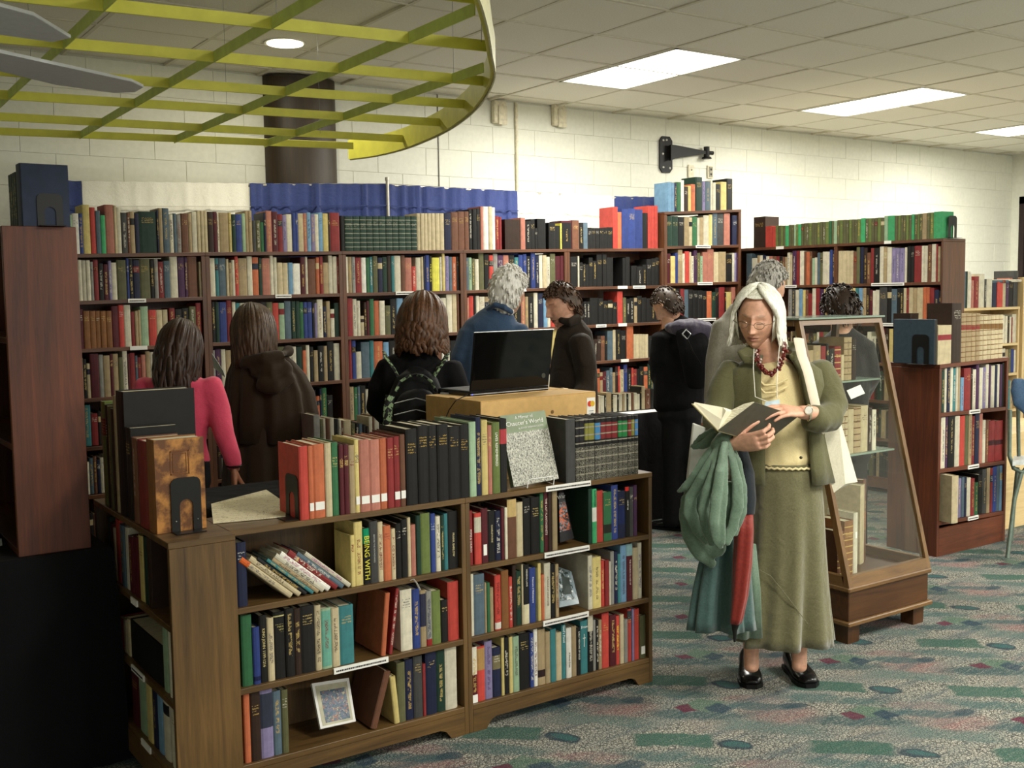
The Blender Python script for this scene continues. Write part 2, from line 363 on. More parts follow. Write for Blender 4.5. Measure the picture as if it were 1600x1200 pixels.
# pipe and drape
dr = {'blue': cloth('blue_drape', (44, 58, 112), .7, 200, .3, .12), 'white': cloth('white_drape', (226, 224, 214), .8, 200, .25, .05)}
def drape(name, x0, x1, ztop0, ztop1, col, seed, label, wave=1.0, Y=6.82):
    bm = bmesh.new(); n = max(12, int((x1-x0)*60)); rr = random.Random(seed); ph = [rr.uniform(0, 6.28) for _ in range(5)]
    folds = [rr.uniform(0, 1) for _ in range(int((x1-x0)*9*wave)+1)]
    rows = []
    for side in (0, .006):
        for zi in range(7):
            f = zi/6; row = []
            for i in range(n+1):
                s = i/n; x = x0+(x1-x0)*s
                a = (.012*sin(s*(x1-x0)*34+ph[0])+.008*sin(s*(x1-x0)*61+ph[1]+f)+sum(.035*math.exp(-((s-q)*(x1-x0)/.018)**2) for q in folds))*(wave*(.4+.6*f))
                z = (ztop0+(ztop1-ztop0)*s)*(1-f)+.06*f - .004*abs(sin(s*(x1-x0)*30+ph[2]))*(1-f)
                row.append(bm.verts.new((x, Y-a+side, z)))
            rows.append(row)
    for k in range(6):
        for i in range(n):
            bm.faces.new((rows[k][i], rows[k+1][i], rows[k+1][i+1], rows[k][i+1])); bm.faces.new((rows[7+k][i+1], rows[8+k][i+1], rows[8+k][i], rows[7+k][i]))
    for i in range(n): bm.faces.new((rows[0][i], rows[0][i+1], rows[7][i+1], rows[7][i]))
    o = link('drape', bm, dr[col], smooth='all'); tag(o, label, 'drape', 'blue and white drapes behind the bookcases')
    hm = bmesh.new(); box(hm, x0, Y-.026, ztop0-.155, x1, Y-.02, ztop0-.15)
    for v in hm.verts: v.co.z += (ztop1-ztop0)*(v.co.x-x0)/(x1-x0)
    link('pocket_hem', hm, dr[col], o); return o
zt = lambda px, py: onY(px, py, 6.82)
def dr_px(xa, ya, xb, yb, col, seed, lab, wave=1.):
    a, b = zt(xa, ya), zt(xb, yb); return drape('drape', a.x, b.x, a.z, b.z, col, seed, lab, wave)
dr_px(60, 281, 127, 282, 'blue', 1, 'short blue drape at the start of the run, next to the brown case end', .5)
dr_px(128, 282, 388, 286, 'white', 2, 'wide white drape at the start of the run behind the bookcases', .35)
dr_px(389, 286, 602, 287, 'blue', 3, 'gathered blue drape in front of the brown column', 1.2)
dr_px(606, 288, 808, 298, 'blue', 4, 'gathered blue drape between the drape pole and the second white drape', 1.1)
dr_px(809, 299, 960, 306, 'white', 5, 'narrower bright white drape behind the black book sets', .8)
dr_px(961, 306, 1048, 308, 'blue', 6, 'blue drape touching the tall narrow bookcase', .8)
p = zt(603, 282); t = empty('drape_pole', (p.x, 6.80, 0)); tag(t, 'metal drape pole standing where the two blue drapes meet', 'pole')
alu = plain('aluminium', (190, 186, 176), .35, .04, metal=.7)
bm = bmesh.new(); tube(bm, [(0, 0, .01), (0, 0, p.z+.015)], .012, 12); link('upright_tube', bm, alu, t, smooth=True)
bm = bmesh.new(); tube(bm, [(0, 0, p.z-.005), (0, 0, p.z+.02)], .016, 12); link('cap', bm, alu, t, smooth=True); link('base_plate', bbox(-.2, -.12, 0, .2, .12, .012), alu, t)
a = zt(60, 281); b = zt(1048, 308); bm = bmesh.new(); tube(bm, [(a.x, 6.835, a.z-.03), (p.x, 6.835, p.z-.03), (b.x, 6.835, b.z-.03)], .012, 8); tag(link('drape_rail', bm, alu, smooth=True), 'horizontal rail carrying the blue and white drapes', 'rail')

# ---------------------------------------------------------------- the yellow suspended hoop
yel = plain('yellow_lattice_paint', (212, 208, 84), .5, .04, 14); yelg = plain('yellow_green_paint', (206, 220, 118), .5, .05, 14)
cream = plain('cream_band', (206, 202, 160), .55)
hz = 2.45
hoop = empty('hanging_hoop', (1.0, 5.0, hz)); tag(hoop, 'large yellow lattice hoop hanging under the ceiling', 'ceiling hoop')
arc = [(1.30, 2.22), (1.62, 2.55), (1.86, 2.85), (2.14, 3.24), (2.40, 3.62), (2.69, 4.2), (2.90, 4.78), (3.01, 5.25), (3.06, 5.6), (3.05, 5.9), (2.99, 6.10)]
def cat(P, m=6):
    out = []
    for i in range(len(P)-1):
        p = [Vector(P[max(0, min(len(P)-1, i+k))]) for k in (-1, 0, 1, 2)]
        for j in range(m):
            t = j/m; out.append(.5*((2*p[1])+(p[2]-p[0])*t+(2*p[0]-5*p[1]+4*p[2]-p[3])*t*t+(3*p[1]-p[0]-3*p[2]+p[3])*t**3))
    out.append(Vector(P[-1])); return out
A = cat(arc)
def strip(P, off0, off1, z0, z1):
    bm = bmesh.new(); rings = []
    for i, p in enumerate(P):
        t = (P[min(i+1, len(P)-1)]-P[max(i-1, 0)]).normalized(); n = Vector((t.y, -t.x))
        a = p+n*off0; b = p+n*off1
        rings.append([Vector((a.x-1, a.y-5, z0)), Vector((b.x-1, b.y-5, z0)), Vector((b.x-1, b.y-5, z1)), Vector((a.x-1, a.y-5, z1))])
    loft(bm, rings); return bm
link('rim_band', strip(A, -.006, .006, -.055, .06), yel, hoop); link('rim_band', strip(A, .007, .014, -.06, .065), cream, hoop)
def inside_x(y):
    best = None
    for a, b in zip(A, A[1:]):
        if (a.y-y)*(b.y-y) <= 0 and abs(b.y-a.y) > 1e-6: best = a.x+(b.x-a.x)*(y-a.y)/(b.y-a.y)
    return best if best else 1.3
def barbox(x0, y0, x1, y1, w, z0, z1, mat):
    d = Vector((x1-x0, y1-y0)); n = Vector((d.y, -d.x)).normalized()*w/2
    bm = bmesh.new(); prism(bm, [(x0-n.x-1, y0-n.y-5), (x0+n.x-1, y0+n.y-5), (x1+n.x-1, y1+n.y-5), (x1-n.x-1, y1-n.y-5)], z0, z1); bevel(bm, .001); link('lattice_bar', bm, mat, hoop)
for y0 in (2.40, 2.93, 3.49, 4.07, 4.66, 5.20, 5.82, 6.34):
    sl = -.105 if y0 < 4.5 else (-.135 if y0 < 6.3 else -.20)
    xr = 3.0
    for _ in range(4): xr = inside_x(y0+sl*(xr-.8))-.004
    if y0 > 6.3: xr = 2.93
    barbox(-.6, y0-sl*1.4, xr, y0+sl*(xr-.8), .006, -.020, .020, yel)
for x0 in (-.1, .4, .9, 1.42, 1.91, 2.41):
    ys = [p.y for p in A if abs(p.x-x0) < .12]; y1 = min(ys) if ys else 2.1
    y1 = 2.1
    if x0 > 1.2:
        for a_, b_ in zip(A, A[1:]):
            if (a_.x-x0)*(b_.x-x0) <= 0 and abs(b_.x-a_.x) > 1e-6: y1 = a_.y+(b_.y-a_.y)*(x0-a_.x)/(b_.x-a_.x)+.02; break
    barbox(x0-.02, max(y1, 2.1), x0+.03, 6.34-.16*(x0-.8), .006, -.020, .020, yelg)
wire = plain('hanging_wire', (140, 140, 130), .5)
for x, y in ((1.9, 5.2), (2.4, 3.9), (2.15, 3.3), (2.55, 5.55), (.9, 4.6), (1.42, 3.4)):
    bm = bmesh.new(); tube(bm, [(x-1, y-5, 0), (x-1, y-5, CEIL-hz)], .0012, 4); link('hanging_wire', bm, wire, hoop)
# grey blades under the hoop (ceiling fan, hub outside the frame)
fan = empty('ceiling_fan', (.0, 3.75, 2.40)); tag(fan, 'blue-grey flat fan blades under the yellow hoop', 'ceiling fan')
blade = plain('grey_blade', (236, 238, 244), .45, .02)
def bladepoly(pts, z0, z1):
    bm = bmesh.new(); prism(bm, [(x, y-3.75) for x, y in pts], z0, z1); bevel(bm, .002); return bm
link('blade', bladepoly([(.05, 3.72), (.70, 4.09), (1.22, 4.37), (1.29, 4.46), (1.29, 4.58), (1.22, 4.64), (.98, 4.58), (.60, 4.30), (.02, 3.9)], .0, .012), blade, fan)
link('blade', bladepoly([(.03, 3.55), (.55, 3.50), (.72, 3.60), (.88, 3.84), (.84, 3.93), (.60, 3.90), (.03, 3.75)], .02, .032), blade, fan)
bm = bmesh.new(); tube(bm, [(0, 0, -.06), (0, 0, -.05), (0, 0, .08), (0, 0, .09), (0, 0, .10), (0, 0, CEIL-2.40)], [.03, .09, .09, .04, .012, .012], 20); link('hub', bm, white, fan, smooth=True)
# ---------------------------------------------------------------- bookcases
W_FRONT = {a: wood('oiled_wood_'+a, (60, 43, 21), (116, 87, 47), a) for a in 'xyz'}
W_BACK = {a: wood('red_brown_wood_'+a, (60, 35, 21), (112, 69, 42), a) for a in 'xyz'}
W_DARK = {a: wood('dark_stained_wood_'+a, (58, 25, 11), (112, 56, 27), a, .5) for a in 'xyz'}
W_PALE = {a: wood('pale_pine_'+a, (196, 168, 118), (226, 202, 150), a, .5) for a in 'xyz'}
paper = plain('paper_label', (232, 230, 222), .6, .01)
ink_m = plain('black_print', (38, 36, 38), .6, 0)
def sloped(bm, f):
    for v in bm.verts: v.co.z += f(v.co.x)
def bookcase(label, x, y, rz, W_, D, shelves, mats, group=None, th=.019, side=.02, foot='arch', labels=(), zoff=0., name='bookcase'):
    """shelves: (zl, zr) of the upper face of each board from the top board down, heights above the floor"""
    t = empty(name, (x, y, zoff), rz); tag(t, label, 'bookcase', group)
    H0, H1 = shelves[0]
    for k in range(2):
        x0 = 0 if k == 0 else W_-side; h = (H0 if k == 0 else H1)-th
        link('side_panel', bbox(x0, 0, -zoff*0, x0+side, D, h-.0005, .0015), mats['z'], t)
    for i, (a, b) in enumerate(shelves):
        last = i == len(shelves)-1
        e = 0 if i == 0 else side
        bm = bbox(0 if i == 0 else side-.001, -.002 if i == 0 else .001, -th, W_ if i == 0 else W_-side+.001, D, 0, .0015)
        sloped(bm, lambda q, a=a, b=b: a+(b-a)*q/W_)
        link('top_board' if i == 0 else 'shelf', bm, mats['x'], t)
    link('back_panel', bbox(side*.5, D-.008, .03, W_-side*.5, D-.002, min(H0, H1)-th*.6, 0), mats['z'], t)
    zb = min(shelves[-1])-th
    if foot and zb > .02:
        bm = bmesh.new()
        if foot == 'arch': pts = [(side, 0), (side, zb), (W_-side, zb), (W_-side, 0), (W_-side-.055, 0), (W_-side-.075, .028), (W_-side-.10, .038), (side+.10, .038), (side+.075, .028), (side+.055, 0)]
        else: pts = [(side, 0), (side, zb), (W_-side, zb), (W_-side, 0)]
        prism(bm, pts, 0, .016, Matrix.Translation((0, .016, 0)) @ Matrix.Rotation(pi/2, 4, 'X')); link('kick_board', bm, mats['x'], t)
    for (i, q0, q1) in labels:
        a, b = shelves[i]; za = a+(b-a)*(q0+q1)/2/W_
        o = link('shelf_label', bbox(q0, -.0045, za-th+.001, q1, -.0025 if i == 0 else .0005, za-.001+.003, 0), paper, t)
        if q1-q0 > .1:
            bm = bmesh.new(); rr = random.Random(i+int(q0*100)); s = q0+.008
            while s < q1-.01:
                w = rr.uniform(.002, .006); box(bm, s, -.0052, za-th*.62, s+w, -.0045, za-th*.34); s += w+.0016
            link('print', bm, ink_m, o)
    return t
Z = 1.55
FY = 3.17
S_FRONT = [.847, .60, .345, .10]
xdiv, xr, xl = 1.965, 2.832, 1.118
bookcase('low oiled-wood bookcase unit beside the broad end panel', xl, FY, 0, xdiv-xl, .235, [(z, z) for z in S_FRONT], W_FRONT, 'front bookcases', side=.018,
         labels=[(2, solve(521, 0, (0, FY, .345))-xl, solve(606, 0, (0, FY, .345))-xl)])
lab = []
for i, (a, b) in ((0, (852, 922)), (1, (850, 920)), (2, (848, 919))):
    lab.append((i, solve(a, 0, (0, FY, S_FRONT[i]))-xdiv, solve(b, 0, (0, FY, S_FRONT[i]))-xdiv))
bookcase('low oiled-wood bookcase unit beside the open carpet', xdiv, FY, 0, xr-xdiv, .235, [(z, z) for z in S_FRONT], W_FRONT, 'front bookcases', side=.018, labels=lab)
# side unit: faces -X, its broad end panel towards the camera
SX, SY0, SY1 = .917, 3.115, 3.99
SD = .2
S_SIDE = [.847, .593, .36, .137]
bookcase('low bookcase turned sideways, showing its broad end panel', SX, SY1, -pi/2, SY1-SY0, SD, [(z, z) for z in S_SIDE], {'x': W_FRONT['y'], 'z': W_FRONT['z']}, 'front bookcases', side=.02,
         labels=[(1, .45, .52), (2, .42, .56), (3, .5, .6)])
# back run
BY = 6.45
BX = [1.36, 2.19, 3.095, 4.02, 4.932, 5.90]
def zs(l): return [z+Z for z in l]
ZTOP = zs([.266, .285, .301, .319, .337, .353]); ZS1 = zs([.001, .019, .029, .038, .053, .059]); ZS2 = zs([-.27, -.262, -.254, -.252, -.238, -.229]); ZS3 = zs([-.555, -.545, -.537, -.527, -.516, -.51])
ZS4 = [z-.28 for z in ZS3]; ZS5 = [z-.28 for z in ZS4]; ZS6 = [z-.28 for z in ZS5]
nth = ['nearest the dark case end', 'second from the dark case end', 'in the middle of the back run', 'fourth along the back run', 'last before the tall narrow one']
BACKSH = [ZTOP, ZS1, ZS2, ZS3, ZS4, ZS5, [.12]*6]
bl = {0: [(1, 200, 228), (2, 203, 230)], 1: [(1, 430, 455)], 2: [(1, 618, 650), (2, 622, 640)], 3: [(1, 815, 822)], 4: [(1, 965, 980), (1, 989, 1008), (2, 931, 947), (2, 966, 979), (3, 970, 982)]}
for k in range(5):
    w = BX[k+1]-BX[k]; L = []
    for i, a, b in bl[k]:
        zz = BACKSH[i][k]; L.append((i, solve(a, 0, (0, BY, zz))-BX[k], solve(b, 0, (0, BY, zz))-BX[k]))
    bookcase('tall red-brown bookcase against the drapes, '+nth[k], BX[k], BY, 0, w, .27, [(s[k], s[k+1]) for s in BACKSH], W_BACK, 'back wall bookcases', th=.022, side=.026, labels=L)
TX0, TX1 = 5.905, 6.772
TS = [(Z+.64, Z+.688), (Z+.369, Z+.393), (Z+.076, Z+.085), (Z-.212, Z-.217), (Z-.50, Z-.50), (Z-.79, Z-.79), (Z-1.08, Z-1.08), (.12, .12)]
bookcase('tallest narrow red-brown bookcase in the corner of the booth', TX0, BY, 0, TX1-TX0, .27, TS, W_BACK, None, th=.022, side=.03,
         labels=[(i, solve(a, 0, (0, BY, TS[i][0]))-TX0, solve(b, 0, (0, BY, TS[i][0]))-TX0) for i, a, b in ((1, 1087, 1110), (2, 1090, 1113), (3, 1090, 1118))])
# right hand return: faces -X
RX = 6.93
RS = [(Z+.369, Z+.359), (Z+.046, Z+.050), (Z-.258, Z-.252), (Z-.555, Z-.555), (Z-.84, Z-.84), (Z-1.13, Z-1.13), (.12, .12)]
RM = {'x': W_BACK['y'], 'z': W_BACK['z']}
RYS = [6.70, 5.60, 4.655]
for k in range(2):
    y1, y0 = RYS[k], RYS[k+1]; L = []
    for i, a, b in ([(1, 1227, 1245), (0, 1213, 1225)] if k == 0 else [(1, 1362, 1413), (2, 1374, 1415), (0, 1382, 1393), (3, 1389, 1408)]):
        zz = RS[i][1]; L.append((i, y1-solve(a, 1, (RX, 0, zz)), y1-solve(b, 1, (RX, 0, zz))))
    f = (lambda s, q: s[0]+(s[1]-s[0])*(6.49-q)/(6.49-4.655))
    bookcase('red-brown bookcase with green books on top, '+('meeting the tall one in the corner' if k == 0 else 'with its plain side panel showing'), RX, y1, -pi/2, y1-y0, .27 if k else .24, [(f(s, y1), f(s, y0)) for s in RS], RM, 'side run bookcases', th=.022, side=.016, labels=L)
# low dark bookcase on the right
LX, LY, LW = 5.495, 3.70, .70
LS = [(1.118, 1.13), (.838, .828), (.512, .497), (.205, .185)]
bookcase('low dark red-brown bookcase standing alone behind the display case', LX, LY, 0, LW, .34, LS, W_DARK, None, th=.022, side=.022, foot='plain',
         labels=[(i, solve(a, 0, (0, LY, LS[i][0]))-LX, solve(b, 0, (0, LY, LS[i][0]))-LX) for i, a, b in ((1, 1514, 1531), (2, 1512, 1529), (3, 1512, 1528))])
# tall dark case standing on the cloth-covered table at the camera's side; its end panel faces us
CX0, CX1, CY = .612, .833, 3.69
ct = .74; dark = empty('tabletop_bookcase', (CX0, CY, ct)); tag(dark, 'tall dark red-brown bookcase end standing on the black-clothed table', 'bookcase')
hh = Z+.239-ct
link('end_panel', bbox(0, 0, 0, CX1-CX0, .022, hh, .0015), W_DARK['z'], dark); link('end_panel', bbox(0, .93, 0, CX1-CX0, .95, hh, .0015), W_DARK['z'], dark)
link('back_panel', bbox(CX1-CX0-.012, .02, .01, CX1-CX0-.002, .93, hh-.01, 0), W_DARK['z'], dark)
for z in (0, .34, .68, hh-.02): link('shelf', bbox(.001, .021, z, CX1-CX0-.012, .931, z+.02, .0015), W_DARK['y'], dark)
# pale case at the very edge
pc = empty('pale_bookcase', (.30, 3.74, ct)); tag(pc, 'pale wooden bookcase end just showing beside the dark one', 'bookcase')
link('end_panel', bbox(.0, 0, 0, .245, .02, .80, .002), W_PALE['z'], pc); link('end_panel', bbox(.0, .6, 0, .245, .62, .80, .002), W_PALE['z'], pc); link('side_panel', bbox(.225, .02, 0, .245, .6, .80, .002), W_PALE['z'], pc)
for z in (.0, .38, .78): link('shelf', bbox(0.0, .02, z, .225, .6, z+.02, .002), W_PALE['y'], pc)
# tables
def cloth_table(label, x0, y0, x1, y1, h, mat, topmat=None, seed=1, wav=.012, hem=.01):
    t = empty('trestle_table', ((x0+x1)/2, (y0+y1)/2, 0)); tag(t, label, 'table')
    w, d = (x1-x0)/2, (y1-y0)/2
    link('tabletop', bbox(-w+.01, -d+.01, h-.03, w-.01, d-.01, h-.004, .003), W_PALE['x'], t)
    for sx in (-1, 1):
        for sy in (-1, 1):
            bm = bmesh.new(); tube(bm, [(sx*(w-.08), sy*(d-.08), 0), (sx*(w-.08), sy*(d-.08), h-.03)], .014, 8); link('leg', bm, blk, t, smooth=True)
    rr = random.Random(seed); ph = [rr.uniform(0, 6.3) for _ in range(4)]
    pts = []; n = 40
    per = [(-w, -d), (w, -d), (w, d), (-w, d)]
    for i in range(4):
        a, b = Vector(per[i]), Vector(per[(i+1) % 4]); m_ = max(6, int((b-a).length*24))
        for j in range(m_): pts.append((a.lerp(b, j/m_), (b-a).normalized()))
    rings = []
    for z, f in ((h, 0), (h-.012, .3), (h*.7, .7), (h*.4, .9), (h*.15, 1.), (hem, 1.1)):
        r = []
        s = 0
        for p, e in pts:
            s = p.x*1.0+p.y*1.7; nrm = Vector((e.y, -e.x)); o = (.008+wav*(sin(s*22+ph[0])+.6*sin(s*41+ph[1])+1.2))*f
            r.append(Vector((p.x+nrm.x*o, p.y+nrm.y*o, z)))
        rings.append(r)
    bm = bmesh.new(); R = loft(bm, rings, cap=False); bm.faces.new(R[0])
    c = link('tablecloth', bm, mat, t, smooth=True)
    if topmat: link('table_cover', bbox(-w+.0, -d+.0, h, w-.0, d-.0, h+.004, .001), topmat, t)
    return t
blackcloth = cloth('black_tablecloth', (11, 10, 13), .95, 200, .3, .1, 0)
greycover = cloth('grey_white_cover', (150, 146, 130), .7, 60, .4, .1)
cloth_table('table under a black floor-length cloth carrying the dark bookcase', -.45, 3.66, .885, 4.75, .74, blackcloth, None, 2)
cloth_table('table under a black cloth behind the front bookcases, books along it', 2.5, 4.90, 2.98, 5.4, .74, blackcloth, None, 3)
cloth_table('table under a black cloth ending beside the young man in black', 4.0, 5.50, 5.17, 6.05, .74, blackcloth, plain('white_board', (220, 220, 214), .6), 4)
cloth_table('small table under a black cloth beneath the cardboard box', 2.00, 3.50, 2.98, 4.03, .56, blackcloth, None, 5)
# ---------------------------------------------------------------- glass display case
dc = empty('display_case', (3.80, 2.98, 0)); tag(dc, 'oak display case with sloping glass front full of old bindings', 'display case')
DW, DD = .585, .66; oak = {a: wood('case_oak_'+a, (50, 29, 13), (92, 58, 29), a, .35) for a in 'xyz'}
rimw = {a: wood('case_rim_'+a, (82, 56, 29), (130, 97, 57), a, .35) for a in 'xyz'}
for sx, sy in ((0, 0), (1, 0), (0, 1), (1, 1)):
    x0 = .02+sx*(DW-.12); y0 = .02+sy*(DD-.10)
    bm = bmesh.new(); loft(bm, [[Vector((x0+a*(1-f), y0+b*(1-f), z)) for a, b in ((0, 0), (.08, 0), (.08, .07), (0, .07))] for z, f in ((0, .06), (.085, 0))]); bmesh.ops.recalc_face_normals(bm, faces=bm.faces); link('leg', bm, oak['z'], dc)
link('base_moulding', bbox(-.008, -.008, .085, DW+.008, DD+.008, .105, .004), rimw['x'], dc)
link('base_box', bbox(.008, .008, .105, DW-.008, DD-.008, .235, .003), oak['x'], dc)
link('upper_moulding', bbox(-.004, -.004, .235, DW+.004, DD+.004, .258, .005), rimw['x'], dc)
ztop = Z-.13; yt = .29
def slope(z): return .0+(z-.258)*(yt/(ztop-.258))
def ybk(z): return DD-(z-.258)*(.10/(ztop-.258))
for sx in (0, 1):
    x0 = sx*(DW-.024); f = lambda z: slope(z)
    bm = bmesh.new(); loft(bm, [[Vector((x0, f(z), z)), Vector((x0+.024, f(z), z)), Vector((x0+.024, f(z)+.03, z)), Vector((x0, f(z)+.03, z))] for z in (.258, ztop)]); link('corner_post', bm, rimw['z'], dc)
    bm = bmesh.new(); loft(bm, [[Vector((x0, ybk(z)-.03, z)), Vector((x0+.024, ybk(z)-.03, z)), Vector((x0+.024, ybk(z), z)), Vector((x0, ybk(z), z))] for z in (.258, ztop)]); link('corner_post', bm, oak['z'], dc)
    link('side_rail', bbox(x0, .03, .258, x0+.024, DD-.03, .305, .002), rimw['y'], dc); link('side_rail', bbox(x0, yt+.03, ztop-.03, x0+.024, DD-.13, ztop, .002), rimw['y'], dc)
bm = bmesh.new(); loft(bm, [[Vector((x, slope(z), z)), Vector((x, slope(z)+.024, z)), Vector((x, slope(z2)+.024, z2)), Vector((x, slope(z2), z2))] for x in (.024, DW-.024) for z, z2 in ((.258, .305),)]); link('front_rail', bm, rimw['x'], dc)
bm = bmesh.new(); loft(bm, [[Vector((x, slope(z), z)), Vector((x, slope(z)+.024, z)), Vector((x, slope(z2)+.024, z2)), Vector((x, slope(z2), z2))] for x in (.024, DW-.024) for z, z2 in ((ztop-.026, ztop),)]); link('front_rail', bm, rimw['x'], dc)
link('back_rail', bbox(.024, DD-.13, ztop-.03, DW-.024, DD-.10, ztop, .002), rimw['x'], dc); link('back_rail', bbox(.024, DD-.03, .258, DW-.024, DD, .305, .002), oak['x'], dc)
gt = NT('case_glass'); gt.base((.93, .96, .93, 1)); gt.set(Roughness=.02, IOR=1.45); gt.b.inputs['Transmission Weight'].default_value = 1.0
glass = gt.m
def thin_glass(name, rough=.02, fac=.10, tint=(.94, .96, .93, 1)):
    t = NT(name); out = t.n['Material Output']; tr = t.add('ShaderNodeBsdfTransparent'); tr.inputs[0].default_value = tint
    gl = t.add('ShaderNodeBsdfGlossy'); gl.inputs['Roughness'].default_value = rough; fr = t.add('ShaderNodeLayerWeight'); fr.inputs[0].default_value = .5
    mx = t.add('ShaderNodeMixShader'); t.l.new(t.math('MULTIPLY_ADD', t.math('POWER', fr.outputs['Facing'], 5), .9, .05), mx.inputs[0]); t.l.new(tr.outputs[0], mx.inputs[1]); t.l.new(gl.outputs[0], mx.inputs[2]); t.l.new(mx.outputs[0], out.inputs[0]); return t.m
pane = thin_glass('thin_pane')
bm = bmesh.new(); v = [bm.verts.new(p) for p in ((.02, slope(.29)+.008, .29), (DW-.02, slope(.29)+.008, .29), (DW-.02, slope(ztop-.01)+.008, ztop-.01), (.02, slope(ztop-.01)+.008, ztop-.01))]; bm.faces.new(v); link('front_pane', bm, pane, dc)
for x in (.012, DW-.012):
    bm = bmesh.new(); v = [bm.verts.new(p) for p in ((x, slope(.29)+.01, .29), (x, DD-.02, .29), (x, DD-.12, ztop-.01), (x, yt+.01, ztop-.01))]; bm.faces.new(v); link('side_pane', bm, pane, dc)
link('top_pane', bbox(-.012, yt-.012, ztop, DW+.012, DD-.085, ztop+.008, .001), plain('green_edged_glass', (128, 146, 132), .12, .02), dc)
CASE_SH = [.262, .80, 1.13]
for z in CASE_SH[1:]: link('glass_shelf', bbox(.028, slope(z)+.05, z-.008, DW-.028, ybk(z)-.01, z, .001), plain('green_edged_glass', (128, 146, 132)), dc)
link('floor_board', bbox(.02, .03, .255, DW-.02, DD-.03, .262, 0), oak['x'], dc)
# ---------------------------------------------------------------- books
PAL = {'w': (222, 214, 186), 'c': (208, 190, 146), 'W': (244, 240, 226), 't': (176, 152, 108), 'b': (120, 76, 52), 'k': (30, 29, 28), 'n': (32, 38, 68), 'B': (44, 66, 138),
       'l': (112, 160, 196), 'q': (52, 132, 136), 'g': (30, 62, 48), 'G': (48, 112, 68), 'L': (158, 190, 150), 'o': (100, 100, 62), 'r': (146, 38, 38), 'R': (206, 58, 42), 'm': (92, 26, 36),
       'p': (196, 120, 98), 'O': (206, 104, 52), 'y': (222, 200, 112), 'Y': (234, 226, 40), 'v': (80, 44, 84), 'V': (140, 128, 172), 'e': (150, 148, 140), 'E': (70, 70, 68), 's': (86, 108, 122),
       'd': (56, 38, 28), 'a': (50, 178, 108), 'u': (112, 130, 58), 'h': (146, 92, 36)}
NAMES = {'w': 'cream-white', 'c': 'cream', 'W': 'white', 't': 'tan', 'b': 'brown', 'k': 'black', 'n': 'navy', 'B': 'blue', 'l': 'light blue', 'q': 'teal', 'g': 'dark green', 'G': 'green', 'L': 'pale green',
         'o': 'olive', 'r': 'red', 'R': 'scarlet', 'm': 'maroon', 'p': 'salmon', 'O': 'orange', 'y': 'pale yellow', 'Y': 'bright yellow', 'v': 'purple', 'V': 'lavender', 'e': 'grey', 'E': 'charcoal', 's': 'slate-blue',
         'd': 'dark brown', 'a': 'bright green', 'u': 'moss green', 'h': 'mottled leather'}
def book_material():
    t = NT('book_cover')
    A = lambda n: t.add('ShaderNodeAttribute', attribute_name=n)
    col, ink, band, sty, sty2 = (A(n) for n in ('col', 'ink', 'band', 'sty', 'sty2'))
    uv = t.add('ShaderNodeUVMap', uv_map='UVMap'); s = t.add('ShaderNodeSeparateXYZ'); t.l.new(uv.outputs[0], s.inputs[0]); U, V = s.outputs[0], s.outputs[1]
    q = t.add('ShaderNodeSeparateColor'); t.l.new(sty.outputs['Color'], q.inputs[0]); q2 = t.add('ShaderNodeSeparateColor'); t.l.new(sty2.outputs['Color'], q2.inputs[0])
    v0, v1, hw, seed = q.outputs[0], q.outputs[1], q.outputs[2], sty.outputs['Alpha']; b0, b1, orn = q2.outputs[0], q2.outputs[1], q2.outputs[2]
    GT = lambda a, b: t.math('GREATER_THAN', a, b)
    inb = t.math('MULTIPLY', GT(V, b0), GT(b1, V))
    vec = t.add('ShaderNodeCombineXYZ'); t.l.new(t.math('ADD', U, t.math('MULTIPLY', seed, 3.7)), vec.inputs[0]); t.l.new(V, vec.inputs[1]); t.l.new(seed, vec.inputs[2])
    glyph = t.noise(vec.outputs[0], 520, 1, .5); word = t.noise(vec.outputs[0], 90, 0)
    txt = t.math('MULTIPLY', GT(glyph, .51), GT(word, .42))
    inside = t.math('MULTIPLY', t.math('MULTIPLY', GT(V, v0), GT(v1, V)), GT(hw, t.math('ABSOLUTE', U)))
    lines = t.math('MAXIMUM', GT(.0065, hw), GT(t.math('FRACT', t.math('MULTIPLY', V, 105)), .5)); lettering = t.math('MULTIPLY', t.math('MULTIPLY', inside, txt), lines)
    # horizontal gilt rules for ornamented spines
    period = t.math('FRACT', t.math('MULTIPLY', V, 34)); rules = t.math('MULTIPLY', t.math('MULTIPLY', GT(period, .86), GT(orn, .5)), GT(.03, V))
    rules = t.math('MULTIPLY', GT(period, .84), GT(orn, .5))
    blocks = t.math('MULTIPLY', t.math('MULTIPLY', GT(glyph, .54), GT(orn, 1.5)), GT(.13, V))
    k = t.math('MINIMUM', t.math('ADD', lettering, t.math('ADD', rules, blocks)), 1)
    tc = t.add('ShaderNodeTexCoord'); wear = t.noise(tc.outputs['Object'], 26, 4, .6); fine = t.noise(tc.outputs['Object'], 420, 2)
    c = t.mix(inb, col.outputs['Color'], band.outputs['Color']); c = t.mix(k, c, ink.outputs['Color'])
    lo = t.mix(.22, c, (0, 0, 0, 1)); c2 = t.mix(t.ramp(wear, .35, .65), lo, c); c3 = t.mix(t.math('MULTIPLY', t.ramp(fine, .3, .7), .25), c2, t.mix(.35, c2, (0, 0, 0, 1)))
    t.base(c3); t.set(Roughness=.48); t.b.inputs['Specular IOR Level'].default_value = .25; t.bump(fine, .12, .001); return t.m
BOOKM = book_material()
def pages_mat():
    t = NT('page_edges'); n = t.noise(t.coord((400, 30, 4)), 1, 2); t.base(t.mix(t.ramp(n, .3, .7), srgb((188, 176, 142)), srgb((226, 218, 190)))); t.set(Roughness=.85); return t.m
PAGES = pages_mat()
